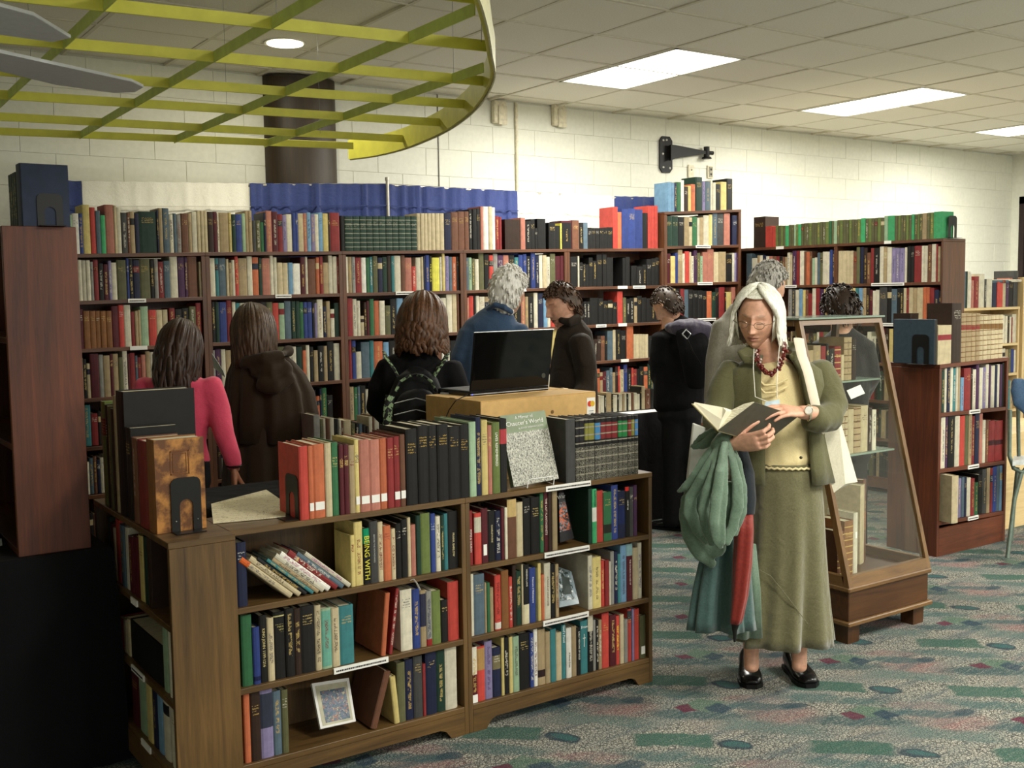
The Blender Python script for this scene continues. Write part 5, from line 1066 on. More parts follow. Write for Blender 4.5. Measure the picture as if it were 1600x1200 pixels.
# big blue books on top of the tall dark case
def on_dark(y0, t, h, d, col, lab, op={}, seed=0):
    M = Matrix.Translation((.676, y0+t, ct+hh+.0005)) @ Matrix.Rotation(-pi/2, 4, 'Z'); return single_book(t, h, d, col, random.Random(seed), op, M, lab, 'large books on top of the tall dark case')
on_dark(3.712, .075, .198, .145, (38, 54, 84), 'large blue volume standing on the tall dark case, cover to the aisle', {'style': 'n'}, 1)
yy = 3.79
for i, (t_, c_, l_) in enumerate(((.03, (52, 66, 60), 'grey-green volume directly behind the blue one on the dark case'), (.03, (60, 78, 70), 'second grey-green volume behind the blue one on the dark case'), (.035, (44, 60, 52), 'dark green volume third behind the blue one on the dark case'), (.03, (70, 80, 66), 'greenish volume last of the row on the dark case'))):
    on_dark(yy, t_, .178, .13, c_, l_, {'style': 'v'}, 10+i); yy += t_+.001
bookend(0, 0, 0, 0, 0, 0, 'dark bookend in front of the large blue volume on the dark case', loc=(.722, 3.708, ct+hh+.001), w=.078, hgt=.105)
# ---------------------------------------------------------------- people
def organic(name, build, voxel, mat, parent=None, smooth=6, sub=0, disp=None):
    """grow one continuous skin over overlapping tapered volumes"""
    bm = bmesh.new(); build(bm); bmesh.ops.recalc_face_normals(bm, faces=bm.faces); me = bpy.data.meshes.new(name); bm.to_mesh(me); bm.free()
    o = bpy.data.objects.new(name, me); COL.objects.link(o)
    r = o.modifiers.new('r', 'REMESH'); r.mode = 'VOXEL'; r.voxel_size = voxel
    if smooth: s = o.modifiers.new('s', 'SMOOTH'); s.factor = .5; s.iterations = smooth
    dg = bpy.context.evaluated_depsgraph_get(); m2 = bpy.data.meshes.new_from_object(o.evaluated_get(dg)); m2.name = name
    bpy.data.objects.remove(o); bpy.data.meshes.remove(me); m2.materials.clear()
    if disp:
        amp, fr = disp
        n = len(m2.vertices); co = np.empty(n*3, 'f'); m2.vertices.foreach_get('co', co); co = co.reshape(-1, 3); no = np.empty(n*3, 'f'); m2.vertices.foreach_get('normal', no); no = no.reshape(-1, 3)
        dv = np.array([noise.noise(Vector((c[0]*fr, c[1]*fr, c[2]*fr*.55)))+.4*noise.noise(Vector((c[0]*fr*2.3, c[1]*fr*2.3, c[2]*fr*1.1))) for c in co]); co += no*(dv*amp)[:, None]; m2.vertices.foreach_set('co', co.ravel())
    m2.materials.append(mat); m2.shade_smooth(); return link(name, m2, None, parent)
def limb(bm, pts, n=14, ratio=1.):
    """pts: (px, py, depth, radius in pixels[, depth ratio]); ring planes follow the path"""
    P = [Q(p[0], p[1], p[2]) for p in pts]; k = len(P); rings = []
    for i, p in enumerate(P):
        t = (P[min(i+1, k-1)]-P[max(i-1, 0)]).normalized(); b = cf - t*cf.dot(t)
        if b.length < .3: b = cu - t*cu.dot(t)
        b.normalize(); a = t.cross(b); r = pts[i][3]*pts[i][2]/FPX; q = pts[i][4] if len(pts[i]) > 4 else ratio
        rings.append([p+(a*cos(2*pi*j/n)+b*sin(2*pi*j/n)*q)*r for j in range(n)])
    # rounded ends
    def capring(c, ring, t): return [[c+(v-c)*f+t*s for v in ring] for f, s in ((.85, .35), (.5, .75))]
    r0_, r1_ = (rings[0][0]-P[0]).length, (rings[-1][0]-P[-1]).length
    t0, t1 = (P[0]-P[1]).normalized()*r0_*.6, (P[-1]-P[-2]).normalized()*r1_*.6
    A_ = capring(P[0], rings[0], t0); B_ = capring(P[-1], rings[-1], t1)
    loft(bm, A_[::-1]+rings+B_)
def blob(bm, px, py, d, rpx, sc=(1, 1, 1)): sphere(bm, Q(px, py, d), rpx*d/FPX, 14, sc=sc)
def skin_mat(name, rgb, lip):
    t = NT(name); a = t.add('ShaderNodeAttribute', attribute_name='tint'); n = t.noise(t.coord(), 60, 3); c = t.mix(t.ramp(n, .3, .7), srgb(tuple(x*.93 for x in rgb)), srgb(tuple(min(255, x*1.04) for x in rgb)))
    t.base(t.mix(a.outputs['Alpha'], c, a.outputs['Color'])); t.set(Roughness=.5); t.b.inputs['Subsurface Weight'].default_value = .08; t.b.inputs['Subsurface Radius'].default_value = (.01, .004, .002)
    t.m['lip'] = lip; return t.m
def headframe(c, fwd, up):
    y = Vector(fwd).normalized(); x = y.cross(Vector(up)).normalized(); z = x.cross(y); M = Matrix((x, y, z)).transposed().to_4x4(); M.translation = c; return M
def g1(x, s): return math.exp(-(x/s)**2)
def head_mesh(M, sc, lip=(150, 80, 70), brow=(120, 110, 100), nl=72, nv=54, lids=True, gaunt=0.):
    bm = bmesh.new(); lay = bm.loops.layers.float_color.new('tint'); rows = []; cols = {}
    LIP, BROW, DK = srgb(lip), srgb(brow), (.02, .012, .01, 1)
    for i in range(nv+1):
        th = pi*i/nv; row_ = []
        for j in range(nl):
            u = 2*pi*j/nl; ph = u - .45*sin(u)   # denser towards the front (ph = 0)
            nx, ny, nz = sin(th)*sin(ph), sin(th)*cos(ph), cos(th)
            x, y, z = .0735*nx, .094*ny, .118*nz
            if nz < 0:
                t = (-nz)**1.3; x *= 1-.36*t
                if ny > 0: y = y*(1-.10*t)+.018*t*(1-abs(nx))
                else: y *= 1-.45*t
            if nz > .2: x *= 1+.04*(nz-.2)
            tint = (0, 0, 0, 0)
            if ny > 0.05:
                w = min(1, (ny-.05)/.35); ax = abs(x); d = 0
                d -= .004*g1(x, .06)*max(0, ny)**3
                d += .005*g1(z-.030, .011)*g1(x, .048)
                d -= .012*g1(ax-.031, .015)*g1(z-.012, .012)
                if lids: d += .0075*g1(ax-.031, .0105)*g1(z-.009, .0085)
                nt = min(1, max(0, (.026-z)/.056)); h = .006+.021*nt**1.15
                if z < -.030: h *= g1(z+.030, .0065)
                if z > .026: h *= g1(z-.026, .012)
                d += h*g1(x, .0075+.0045*nt); d += .009*g1(ax-.0115, .0058)*g1(z+.0295, .0065)
                d += .0055*g1(x, .02)*(g1(z+.0535, .0048)+1.1*g1(z+.0655, .0056)); d -= .0055*g1(z+.0592, .002)*g1(x, .023); d -= .0025*g1(x, .004)*g1(z+.045, .005)
                d += .007*g1(x, .017)*g1(z+.092, .014); d -= .003*g1(x, .02)*g1(z+.077, .006); d += (.005-.006*gaunt)*g1(ax-.04, .016)*g1(z+.022, .02)
                y += d*w
                if ny > .4:
                    lm = g1(x, .021)*(g1(z+.0535, .0042)+g1(z+.0650, .005)); 
                    if lm > .35: tint = LIP[:3]+(min(.75, lm),)
                    if abs(z+.0592) < .0017 and ax < .022: tint = srgb((70, 30, 28))[:3]+(.9,)
                    if g1(ax-.031, .016)*g1(z-.033-.10*(.0-(ax-.03)**2*8), .0042) > .42: tint = BROW[:3]+(.6,)
                    if abs(z-.0035-(-4.5*(ax-.031)**2)) < .0017 and abs(ax-.031) < .0145: tint = DK[:3]+(.85,)
                    if g1(ax-.040, .012)*g1(z+.02, .012) > .4: tint = srgb((200, 120, 100))[:3]+(.14,)
            v = bm.verts.new(M @ Vector((x*sc, y*sc, z*sc))); cols[v] = tint; row_.append(v)
        rows.append(row_)
    for i in range(nv):
        for j in range(nl):
            k = (j+1) % nl
            try: bm.faces.new((rows[i][j], rows[i][k], rows[i+1][k], rows[i+1][j]))
            except ValueError: pass
    for s in (-1, 1):
        S = M @ Matrix.Translation((s*.0735*sc, -.006*sc, .002*sc)) @ Matrix.Rotation(s*radians(22), 4, 'Z') @ Matrix.Rotation(radians(-10), 4, 'X')
        ret = bmesh.ops.create_uvsphere(bm, u_segments=12, v_segments=8, radius=1); bmesh.ops.transform(bm, matrix=S @ Matrix.Diagonal((.007*sc, .017*sc, .031*sc, 1)), verts=ret['verts'])
        pts = [S @ Vector((s*.006*sc, .016*cos(a)*sc*.9, .029*sin(a)*sc)) for a in [radians(q) for q in range(-60, 241, 30)]]; tube(bm, pts, .0035*sc, 6)
    bmesh.ops.remove_doubles(bm, verts=bm.verts, dist=1e-6)
    for f in bm.faces:
        for l in f.loops: l[lay] = cols.get(l.vert, (0, 0, 0, 0)) if l.vert.is_valid else (0, 0, 0, 0)
    bmesh.ops.recalc_face_normals(bm, faces=bm.faces)
    me = bpy.data.meshes.new('head'); bm.to_mesh(me); bm.free(); me.shade_smooth(); return me
def hand_mesh(M, sc, curl=(25, 30, 25), spread=6, thumb=(40, 20), mirror=False, fan=None):
    """wrist at the origin, fingers along +y, palm towards -z, thumb on +x"""
    def build(bm):
        T = M @ Matrix.Diagonal((-sc if mirror else sc, sc, sc, 1))
        def ring(y, w, h, z=0): return [T @ Vector((w*cos(a)*(abs(cos(a))**-.25 if abs(cos(a)) > .05 else 1), y, z+h*sin(a))) for a in [2*pi*i/12 for i in range(12)]]
        loft(bm, [ring(-.03, .023, .017), ring(0, .024, .016), ring(.03, .033, .015), ring(.06, .038, .0135), ring(.085, .037, .012), ring(.095, .033, .009)])
        L = ((.043, .027, .021), (.047, .031, .023), (.044, .029, .022), (.034, .021, .019))
        for i in range(4):
            x = .028-.0185*i; a0 = radians(spread*(1.3-i)*.9); pos = Vector((x, .084-.004*abs(1.2-i), 0)); ang = 0; pts = [pos-Vector((0, .03, 0)), pos.copy()]
            c = fan[i] if fan else curl
            for k in range(3):
                ang += radians(c[k]); dr_ = Vector((sin(a0)*cos(ang), cos(a0)*cos(ang), -sin(ang))); pos = pos+dr_*L[i][k]; pts.append(pos.copy())
            r = .0092 if i != 3 else .0078
            tube(bm, [T @ p for p in pts], [r*sc*f for f in (1.05, 1.05, .98, .9, .72)], 10)
            sphere(bm, T @ pts[-1], r*.72*sc, 8)
        pos = Vector((.018, .012, -.004)); pts = [pos]; ang = radians(thumb[0]); dz = radians(thumb[1])
        for k, l in enumerate((.042, .033, .026)):
            dr_ = Vector((sin(ang)*cos(dz), cos(ang)*cos(dz), -sin(dz))); pos = pos+dr_*l; pts.append(pos); ang -= radians(14); dz += radians(8)
        tube(bm, [T @ p for p in pts], [q*sc for q in (.014, .0125, .0105, .008)], 10); sphere(bm, T @ pts[-1], .008*sc, 8)
    return build
def join_meshes(name, meshes, mat, label, cat='person', loc=None):
    obs = []
    for me in meshes:
        o = bpy.data.objects.new(name, me) if isinstance(me, bpy.types.Mesh) else me
        if o.name not in COL.objects: COL.objects.link(o)
        obs.append(o)
    bm = bmesh.new(); lay = bm.loops.layers.float_color.new('tint')
    for o in obs:
        k0 = len(bm.faces); had = 'tint' in o.data.attributes; bm.from_mesh(o.data)
        if not had:
            bm.faces.ensure_lookup_table()
            for f in bm.faces[k0:]:
                for l in f.loops: l[lay] = (0, 0, 0, 0)
    me = bpy.data.meshes.new(name); bm.to_mesh(me); bm.free(); me.shade_smooth(); me.materials.clear(); me.materials.append(mat)
    for o in obs: bpy.data.objects.remove(o)
    c = bpy.data.objects.new(name, me); COL.objects.link(c)
    if label: tag(c, label, cat)
    return c
def hair_mat(name, lo, hi, rough=.45):
    t = NT(name); v = t.coord((160, 160, 14)); n = t.noise(v, 1, 3, .6, .3); b = t.noise(t.coord(), 14, 2)
    t.base(t.mix(t.ramp(t.math('ADD', t.math('MULTIPLY', n, .7), t.math('MULTIPLY', b, .3)), .35, .65), srgb(lo), srgb(hi))); t.set(Roughness=rough); t.b.inputs['Specular IOR Level'].default_value = .35
    t.bump(n, .5, .002); return t.m
def hair(M, sc, mat, parent, length=.13, n=70, azmin=58, vol=.016, wave=.006, flare=.0, seed=1, tip=.5, r=.012, part=0., crown=True, cap_front=38, drop_back=None, inward=.0, jag=.02, fringe=False):
    rnd = random.Random(seed); bm = bmesh.new()
    a, b, c = (.0735+vol)*sc, (.094+vol)*sc, (.118+vol*.8)*sc
    # scalp cap
    rows = []
    for i in range(15):
        el = radians(90-i*10.5); row_ = []
        for j in range(37):
            az = radians(j*10)   # 0 = front
            da = abs((j*10+180) % 360-180)
            e = el
            lim = radians(cap_front) if da < azmin-14 else radians(-62 if da > azmin+6 else (cap_front+(-62-cap_front)*(da-(azmin-14))/20))
            e = max(e, lim); k = .97
            row_.append(bm.verts.new(M @ Vector((a*k*cos(e)*sin(az), b*k*cos(e)*cos(az), c*k*sin(e)))))
        rows.append(row_)
    for i in range(14):
        for j in range(36):
            try: bm.faces.new((rows[i][j], rows[i][j+1], rows[i+1][j+1], rows[i+1][j]))
            except ValueError: pass
    for k in range(n):
        side = 1 if k % 2 else -1; f = ((k//2+rnd.random())/(n/2))**(1.25 if azmin > 62 else 1.); az1 = azmin+(180-azmin)*f; az0 = max(5. if azmin > 62 else 12., az1-(58 if azmin > 62 else 34)*(1-f)) if not fringe else az1
        az1r, az0r = radians(az1)*side, radians(az0)*side; pts = []; rad = []; L = (length if drop_back is None else length+(drop_back-length)*f)*sc*(1+rnd.uniform(-jag, jag)*3)
        ph = rnd.uniform(0, 6.3); layer = rnd.uniform(.0, .012)*sc
        for q in range(7):
            s = q/6; e = radians(84-s*88); az = az0r+(az1r-az0r)*min(1, s*1.25)
            px_ = part*sc*(1-s)
            pts.append(Vector(((a+layer)*cos(e)*sin(az)+px_, (b+layer)*cos(e)*cos(az), (c+layer)*sin(e)))); rad.append(r*sc*(.75+.5*s))
        base = pts[-1]; out = Vector((base.x, base.y, 0)).normalized(); m_ = 7; drop = L+base.z
        up_l = M.inverted().to_3x3() @ Vector((0, 0, 1)); up_l.normalize()
        hang = 0
        for q in range(1, m_+1):
            s = q/m_; w = wave*sc*sin(ph+s*9); o_ = out*(flare*s*s-inward*s*s)*sc+out*w*.6+Vector((-out.y, out.x, 0))*w*side
            dn = (Vector((0, 0, -1))*(1-.75*s)+(-up_l)*.75*s); pts.append(base+dn*(drop*s)+o_); rad.append(r*sc*(1.25*(1-s)+tip*s))
        tube(bm, [M @ p for p in pts], rad, 6, flat=.62)
    o = link('hair', bm, mat, parent, smooth='all'); return o
def short_hair(M, sc, mat, parent, vol=.014, seed=1, azf=52, front_el=32, neck=-48, tuft=.006, n=240, ln=.03, side_el=None):
    """close-cropped hair: a cap plus many short overlapping tufts"""
    rnd = random.Random(seed); bm = bmesh.new(); a, b, c = (.0735+vol)*sc, (.094+vol)*sc, (.118+vol)*sc
    def lim(da):
        if da < azf: return front_el
        t = min(1, (da-azf)/40); sd = 8 if side_el is None else side_el; return front_el+(sd-front_el)*t if da < azf+40 else sd+(neck-sd)*min(1, (da-azf-40)/25)
    rows = []
    for i in range(19):
        row_ = []
        for j in range(49):
            az = j*7.5; da = abs((az+180) % 360-180); e = max(90-i*9, lim(da)); e = radians(e); w = 1+.02*noise.noise(Vector((az*.1, i*.5, seed)))
            row_.append(bm.verts.new(M @ Vector((a*w*cos(e)*sin(radians(az)), b*w*cos(e)*cos(radians(az)), c*w*sin(e)))))
        rows.append(row_)
    for i in range(18):
        for j in range(48):
            try: bm.faces.new((rows[i][j], rows[i][j+1], rows[i+1][j+1], rows[i+1][j]))
            except ValueError: pass
    for k in range(n):
        az = rnd.uniform(0, 360); da = abs((az+180) % 360-180); l_ = lim(da); e0 = rnd.uniform(l_, 90) if rnd.random() < .8 else rnd.uniform(l_, l_+20)
        def P(e, o): e = radians(e); z = radians(az); return M @ Vector(((a+o)*cos(e)*sin(z), (b+o)*cos(e)*cos(z), (c+o)*sin(e)))
        st_ = ln/ .1*57/2; tube(bm, [P(e0, -.002), P(e0-st_*.5, tuft*rnd.uniform(.3, 1)), P(e0-st_, tuft*rnd.uniform(.0, 1.1))], [.006*sc, .007*sc, .0015*sc], 5, flat=.6)
    return link('hair', bm, mat, parent, smooth='all')
SK1 = skin_mat('skin_pale', (212, 160, 132), None); SK2 = skin_mat('skin_light', (206, 158, 130), None); SK3 = skin_mat('skin_tan', (176, 118, 88), None)
leather = plain('black_shoe_leather', (18, 17, 17), .22, .05); rubber = plain('shoe_sole', (14, 14, 14), .5, 0)
def shoe(px, py, d, fwd, parent, sc=1., mat=None, name='shoe'):
    c = Q(px, py, d); c.z = 0; M = headframe(c, fwd, (0, 0, 1))
    def b(bm):
        R = []
        for y, w, h, z in ((-.075, .016, .03, .05), (-.065, .030, .045, .05), (-.03, .034, .05, .05), (.0, .036, .045, .042), (.04, .042, .034, .034), (.09, .047, .026, .028), (.13, .042, .022, .024), (.155, .024, .014, .018)):
            R.append([M @ (Vector((w*cos(a), y, max(.012, z+h*sin(a))))*sc) for a in [2*pi*i/14 for i in range(14)]])
        loft(bm, R)
    o = organic(name, b, .006, mat or leather, parent, 3)
    bm = bmesh.new(); prism(bm, [(x*sc, y*sc) for x, y in ((-.028, -.078), (.028, -.078), (.036, -.03), (.036, .02), (.048, .08), (.044, .13), (.02, .16), (-.02, .16), (-.044, .13), (-.048, .08), (-.036, .02), (-.036, -.03))], 0, .016*sc, M); link('sole', bm, rubber, o)
    return o, M
def floor_py(px, d):
    """row on which the floor lies at depth d in column px"""
    y = 600.
    for _ in range(30): y += (Q(px, y, d).z)/d*FPX*.98
    return y
def figure(label, d, head, hs, fwd, up, shirt, trousers, skin, hips, legs, arms, name_top='shirt', voxel=.012, disp=(.006, 9), headw=None, neckto=None, shoe_r=True, nl=56, nv=42, low='trousers', hem=None, hands=(), lip=(150, 80, 70), brow=(60, 45, 35), legfwd=None, leg_r=None):
    """shirt: list of limb() lists making torso and sleeves; hips (px, py); legs: [(px, ...)] foot columns"""
    M = headframe(Q(*head, d), fwd, up); s = FPX/d
    def core(bm):
        nk = neckto or (head[0], head[1]+.2*s); limb(bm, [(head[0], head[1]+.03*s, d, .055*s), (nk[0], nk[1], d, .06*s)])
        limb(bm, [(nk[0], nk[1], d, .07*s), (hips[0], hips[1]-.35*s, d, .12*s, .7), (hips[0], hips[1], d, .13*s, .7)])
        for fx in legs: fy = floor_py(fx, d); limb(bm, [(hips[0]*.5+fx*.5, hips[1], d, .075*s), (fx, (hips[1]+fy)/2, d, .048*s), (fx, fy-.06*s, d, .035*s)])
        for A_ in arms: limb(bm, [(p[0], p[1], p[2], r_*s) for p, r_ in zip(A_, (.045, .04, .028))])
    body = organic('person', core, voxel, skin, None, 4)
    parts = [body, head_mesh(M, hs, lip=lip, brow=brow, nl=nl, nv=nv)]
    for H in hands: parts.append(organic('hand', hand_mesh(*H[0], **H[1]), .0045, skin, None, 2))
    P = join_meshes('person', parts, skin, label)
    def top(bm):
        for L in shirt: limb(bm, L)
    T = organic(name_top, top, voxel, cloth(*disp_m(name_top, label)), P, 4, disp=disp)
    def bot(bm):
        h = .16*s
        limb(bm, [(hips[0], hips[1]-.06*s, d, .145*s, .75), (hips[0], hips[1]+.05*s, d, .15*s, .75)])
        for fx in legs:
            fy = floor_py(fx, d); r_ = leg_r or .075; limb(bm, [(hips[0]*.45+fx*.55, hips[1], d, (r_+.02)*s), (fx, (hips[1]+fy)/2, d, r_*.85*s), (fx, fy-.04*s, d, r_*.9*s)])
    B_ = organic(low, bot, voxel, trousers, P, 4, disp=(.006, 8))
    for fx in legs: shoe(fx, 0 or floor_py(fx, d), d, legfwd or (fwd[0], fwd[1], 0), P)
    return P, M, T, B_
MATCH = {}
def disp_m(n, label): return MATCH[n]
# directions seen from the camera: towards the camera, away, image left, image right
TOW = Vector((-cf.x, -cf.y, 0)).normalized(); AWAY = -TOW; RGT = Vector((cr.x, cr.y, 0)).normalized(); LFT = -RGT; UPV = Vector((0, 0, 1))
def wdir(ang, pitch=0):
    """ang 0 = away from the camera, 90 = to the image's right, 180 = towards the camera"""
    v = AWAY*cos(radians(ang))+RGT*sin(radians(ang)); return (v*cos(radians(pitch))+UPV*sin(radians(pitch)))
# 1. woman in a pink shirt
d = 5.2; s = FPX/d
MATCH['pink_shirt'] = ('pink_cotton', (222, 76, 104), .75, 260, .35, .06)
hx = hand_mesh
P, M, T, B_ = figure('young woman seen from behind in a bright pink shirt, long dark brown hair', d, (281, 543), 1.02, wdir(10, -22), UPV, 
    [[(281, 584, d, 26, .8), (280, 598, d, 56, .6), (279, 640, d, 52, .62), (278, 690, d, 44, .62), (280, 722, d, 50, .65)], [(326, 600, d, 21), (341, 640, d, 18), (350, 680, d-.03, 16), (362, 712, d-.03, 14), (366, 728, d-.03, 13)], [(232, 602, d, 21), (214, 640, d+.02, 19), (210, 690, d+.1, 16), (224, 712, d+.25, 14)]],
    plain('black_trousers', (20, 19, 22), .8, .1), SK3, (281, 740), (258, 306), [((325, 602, d), (350, 680, d), (367, 735, d)), ((238, 602, d), (214, 690, d+.05), (226, 712, d+.25))], name_top='pink_shirt', hands=[((Matrix.Identity(4),), {'sc': 1.})] if False else [])
hm = headframe(Q(367, 733, d-.03), -cu + cr*.02, LFT*.9+TOW*.5); 
h_ = organic('hand', hand_mesh(headframe(Q(366, 732, d-.03), -cu, -RGT+TOW*.4), 1.0, (18, 22, 18), 4, (28, 25)), .004, SK3, P, 2); h_.data.color_attributes.new(name='tint', type='FLOAT_COLOR', domain='POINT').data.foreach_set('color', np.zeros(len(h_.data.vertices)*4, 'f'))
bm = bmesh.new(); c_ = Q(366, 727, d-.03); tube(bm, [c_+Vector((.034*cos(a), .034*sin(a), .004*sin(a))) for a in [2*pi*i/16 for i in range(17)]], .006, 6); link('bracelet', bm, plain('dark_bracelet', (40, 28, 26), .2), P, smooth=True)
HB = hair_mat('dark_brown_hair', (26, 15, 10), (74, 48, 32)); hair(M, 1.0, HB, P, length=.33, n=96, azmin=50, vol=.014, wave=.012, seed=3, drop_back=.36, r=.014, tip=.4, jag=.05)
# 2. woman in a brown hooded cape
d = 5.6; s = FPX/d; HB2 = hair_mat('brown_hair', (44, 30, 20), (96, 72, 52)); capem = cloth('brown_velvet', (50, 36, 20), .75, 300, .3, .15, .08, 6)
Mh = headframe(Q(396, 518, d), wdir(-22, -14), UPV)
def core(bm):
    limb(bm, [(396, 530, d, 18), (408, 570, d, 20)]); limb(bm, [(410, 570, d, 30, .7), (415, 700, d, 40, .7), (415, 760, d, 42, .7)])
    for fx in (400, 440): limb(bm, [(fx, 750, d, 24), (fx, 900, d, 15), (fx, floor_py(fx, d)-18, d, 11)])
P = join_meshes('person', [organic('person', core, .012, SK2, None, 4), head_mesh(Mh, 1.0, nl=56, nv=42)], SK2, 'woman seen from behind in a long dark brown hooded cape, brown hair')
def folds_loft(name, levels, mat, parent, n=96, seed=1, amp=.012, freq=11, both=True, ratio=.62, th=.006, arc=None):
    """levels: (px, py, depth, rx_px, fold strength); draped cloth with vertical folds"""
    rnd = random.Random(seed); ph = [rnd.uniform(0, 6.3) for _ in range(6)]; bm = bmesh.new(); rings = []
    for (px, py, dd, rx, fs) in levels:
        c = Q(px, py, dd); R = rx*dd/FPX; r_ = []
        for j in range(n):
            a = 2*pi*j/n if arc is None else arc[0]+(arc[1]-arc[0])*j/(n-1)
            w = fs*amp*(sin(a*freq+ph[0])+.6*sin(a*(freq*1.7)+ph[1])+.5*sin(a*(freq*.6)+ph[2])); q = R+w
            r_.append(c+cr*cos(a)*q+Vector((cf.x, cf.y, 0)).normalized()*sin(a)*(R*ratio+w))
        rings.append(r_)
    RR = loft(bm, rings, cap=(arc is None), closed=(arc is None)); o = link(name, bm, mat, parent, smooth='all')
    if arc is not None:
        m_ = o.modifiers.new('thick', 'SOLIDIFY'); m_.thickness = th; m_.offset = 0
    return o
folds_loft('skirt_of_cape', [(418, 640, d, 58, .3), (420, 700, d, 68, .5), (422, 780, d, 72, .8), (424, 900, d, 80, 1.1), (424, floor_py(424, d)-12, d, 88, 1.3)], capem, P, seed=4)
folds_loft('shoulder_cape', [(412, 545, d, 20, .1), (412, 553, d, 34, .2), (412, 566, d, 48, .3), (417, 585, d, 60, .4), (422, 612, d, 68, .6), (424, 650, d, 73, .9), (424, 688, d, 72, 1.0), (424, 690, d, 60, 1.)], capem, P, seed=5)
def hood(bm):
    limb(bm, [(374, 576, d-.03, 8), (384, 566, d-.12, 9), (412, 560, d-.15, 10), (438, 556, d-.12, 11), (450, 548, d, 9)]); limb(bm, [(396, 580, d-.13, 12, .6), (425, 582, d-.16, 15, .6), (450, 572, d-.10, 13, .6)]); limb(bm, [(405, 600, d-.16, 12, .5), (430, 606, d-.18, 12, .5), (456, 590, d-.12, 10, .5)])
organic('hood', hood, .01, capem, P, 4, disp=(.01, 12))
hair(Mh, 1.0, HB2, P, length=.17, n=84, azmin=46, vol=.026, wave=.004, seed=8, drop_back=.20, r=.014, tip=.5)
for fx in (405, 440): shoe(fx, 0, d, AWAY, P)
# leaning open booklet she holds
bm = bmesh.new(); q = [Q(331, 552, d+.3), Q(349, 580, d+.25), Q(352, 590, d+.25), Q(334, 575, d+.3)]; a = [bm.verts.new(p) for p in q]; b = [bm.verts.new(p+AWAY*.006) for p in q]; bm.faces.new(a); bm.faces.new(b[::-1])
for i in range(4): bm.faces.new((a[i], b[i], b[(i+1) % 4], a[(i+1) % 4]))
tag(link('booklet', bm, plain('booklet_paper', (170, 180, 172), .5)), 'open pale booklet held before the caped woman at the shelf', 'booklet')
# 3. woman in black with a patterned backpack
d = 5.0; s = FPX/d; MATCH['black_top'] = ('black_jersey', (12, 11, 13), .9, 200, .3, .1, 0)
P, M, T, B_ = figure('woman seen from behind in a black top, wavy short brown hair, wearing a patterned backpack', d, (660, 505), 1.02, wdir(8, -12), UPV,
    [[(660, 552, d, 26, .8), (656, 566, d, 52, .6), (652, 600, d, 58, .6), (652, 660, d, 54, .6), (652, 730, d, 56, .65)], [(612, 575, d, 24), (596, 606, d, 21), (590, 636, d+.06, 18), (604, 652, d+.2, 15)], [(700, 575, d, 24), (714, 612, d, 21), (716, 645, d+.06, 18), (706, 655, d+.2, 15)]],
    plain('black_trousers', (20, 19, 22), .8, .1), SK2, (652, 740), (628, 680), [((612, 575, d), (590, 636, d+.05), (604, 654, d+.2)), ((700, 575, d), (716, 645, d+.05), (706, 656, d+.2))], name_top='black_top')
hair(M, 1.0, hair_mat('wavy_brown_hair', (40, 24, 14), (112, 74, 46)), P, length=.135, n=84, azmin=48, vol=.026, wave=.011, seed=12, drop_back=.15, r=.015, tip=.55, flare=.012, jag=.06)
def patt():
    t = NT('backpack_print'); v = t.coord((1, 1, 1)); ck = t.add('ShaderNodeTexChecker'); ck.inputs['Scale'].default_value = 42; mp = t.add('ShaderNodeMapping'); mp.inputs['Rotation'].default_value = (.5, .8, .7); t.l.new(v, mp.inputs[0]); t.l.new(mp.outputs[0], ck.inputs[0])
    n = t.noise(v, 60, 2); c = t.mix(t.ramp(n, .40, .48), srgb((26, 34, 28)), srgb((150, 176, 130))); t.base(t.mix(ck.outputs[1], srgb((14, 14, 14)), c)); t.set(Roughness=.6); return t.m
pm = patt(); bkm = cloth('backpack_black', (13, 13, 15), .7, 150, .3, .1, 0)
BPm = empty('backpack', Q(650, 640, d-.15)); tag(BPm, 'black backpack with green-white patterned straps on the woman in black', 'backpack')
def inv(o): 
    for c in o.children: c.matrix_parent_inverse = o.matrix_basis.inverted()
def bp(bm): limb(bm, [(650, 582, d-.14, 18, .7), (650, 592, d-.17, 34, .6), (650, 625, d-.2, 46, .6), (650, 665, d-.2, 50, .62), (650, 712, d-.18, 50, .6)])
def bp2(bm): limb(bm, [(650, 622, d-.27, 30, .5), (650, 640, d-.3, 37, .45), (650, 662, d-.3, 38, .45), (650, 700, d-.28, 38, .45)])
organic('pack_body', bp, .009, bkm, BPm, 4, disp=(.004, 14)); organic('front_pocket', bp2, .008, bkm, BPm, 3, disp=(.003, 16))
for sg in (-1, 1):
    bm = bmesh.new(); tube(bm, [Q(650+sg*x, y, d+z) for x, y, z in ((26, 592, -.19), (36, 574, -.15), (46, 560, -.11), (50, 550, -.02))], [.010, .014, .015, .013], 8, flat=.4); link('strap', bm, pm, BPm, smooth=True)
    bm = bmesh.new(); tube(bm, [Q(650+sg*x, y, d+z) for x, y, z in ((40, 618, -.31), (44, 640, -.32), (45, 665, -.32), (44, 705, -.30))], .020, 8, flat=.5); link('patterned_side_panel', bm, pm, BPm, smooth=True)
bm = bmesh.new(); tube(bm, [Q(650+x, y, d-.275) for x, y in ((-32, 612), (-24, 596), (-12, 588), (0, 585), (12, 588), (24, 596), (32, 612))], .008, 8, flat=.6); link('patterned_trim', bm, pm, BPm, smooth=True)
zm = plain('zip_silver', (150, 152, 150), .3, metal=.6)
for y in (622, 640): bm = bmesh.new(); tube(bm, [Q(650+x, y+abs(x)*.25, d-.395) for x in (-34, -22, -10, 0, 10, 22, 34)], .0022, 5); link('zip', bm, zm, BPm, smooth=True)
inv(BPm)
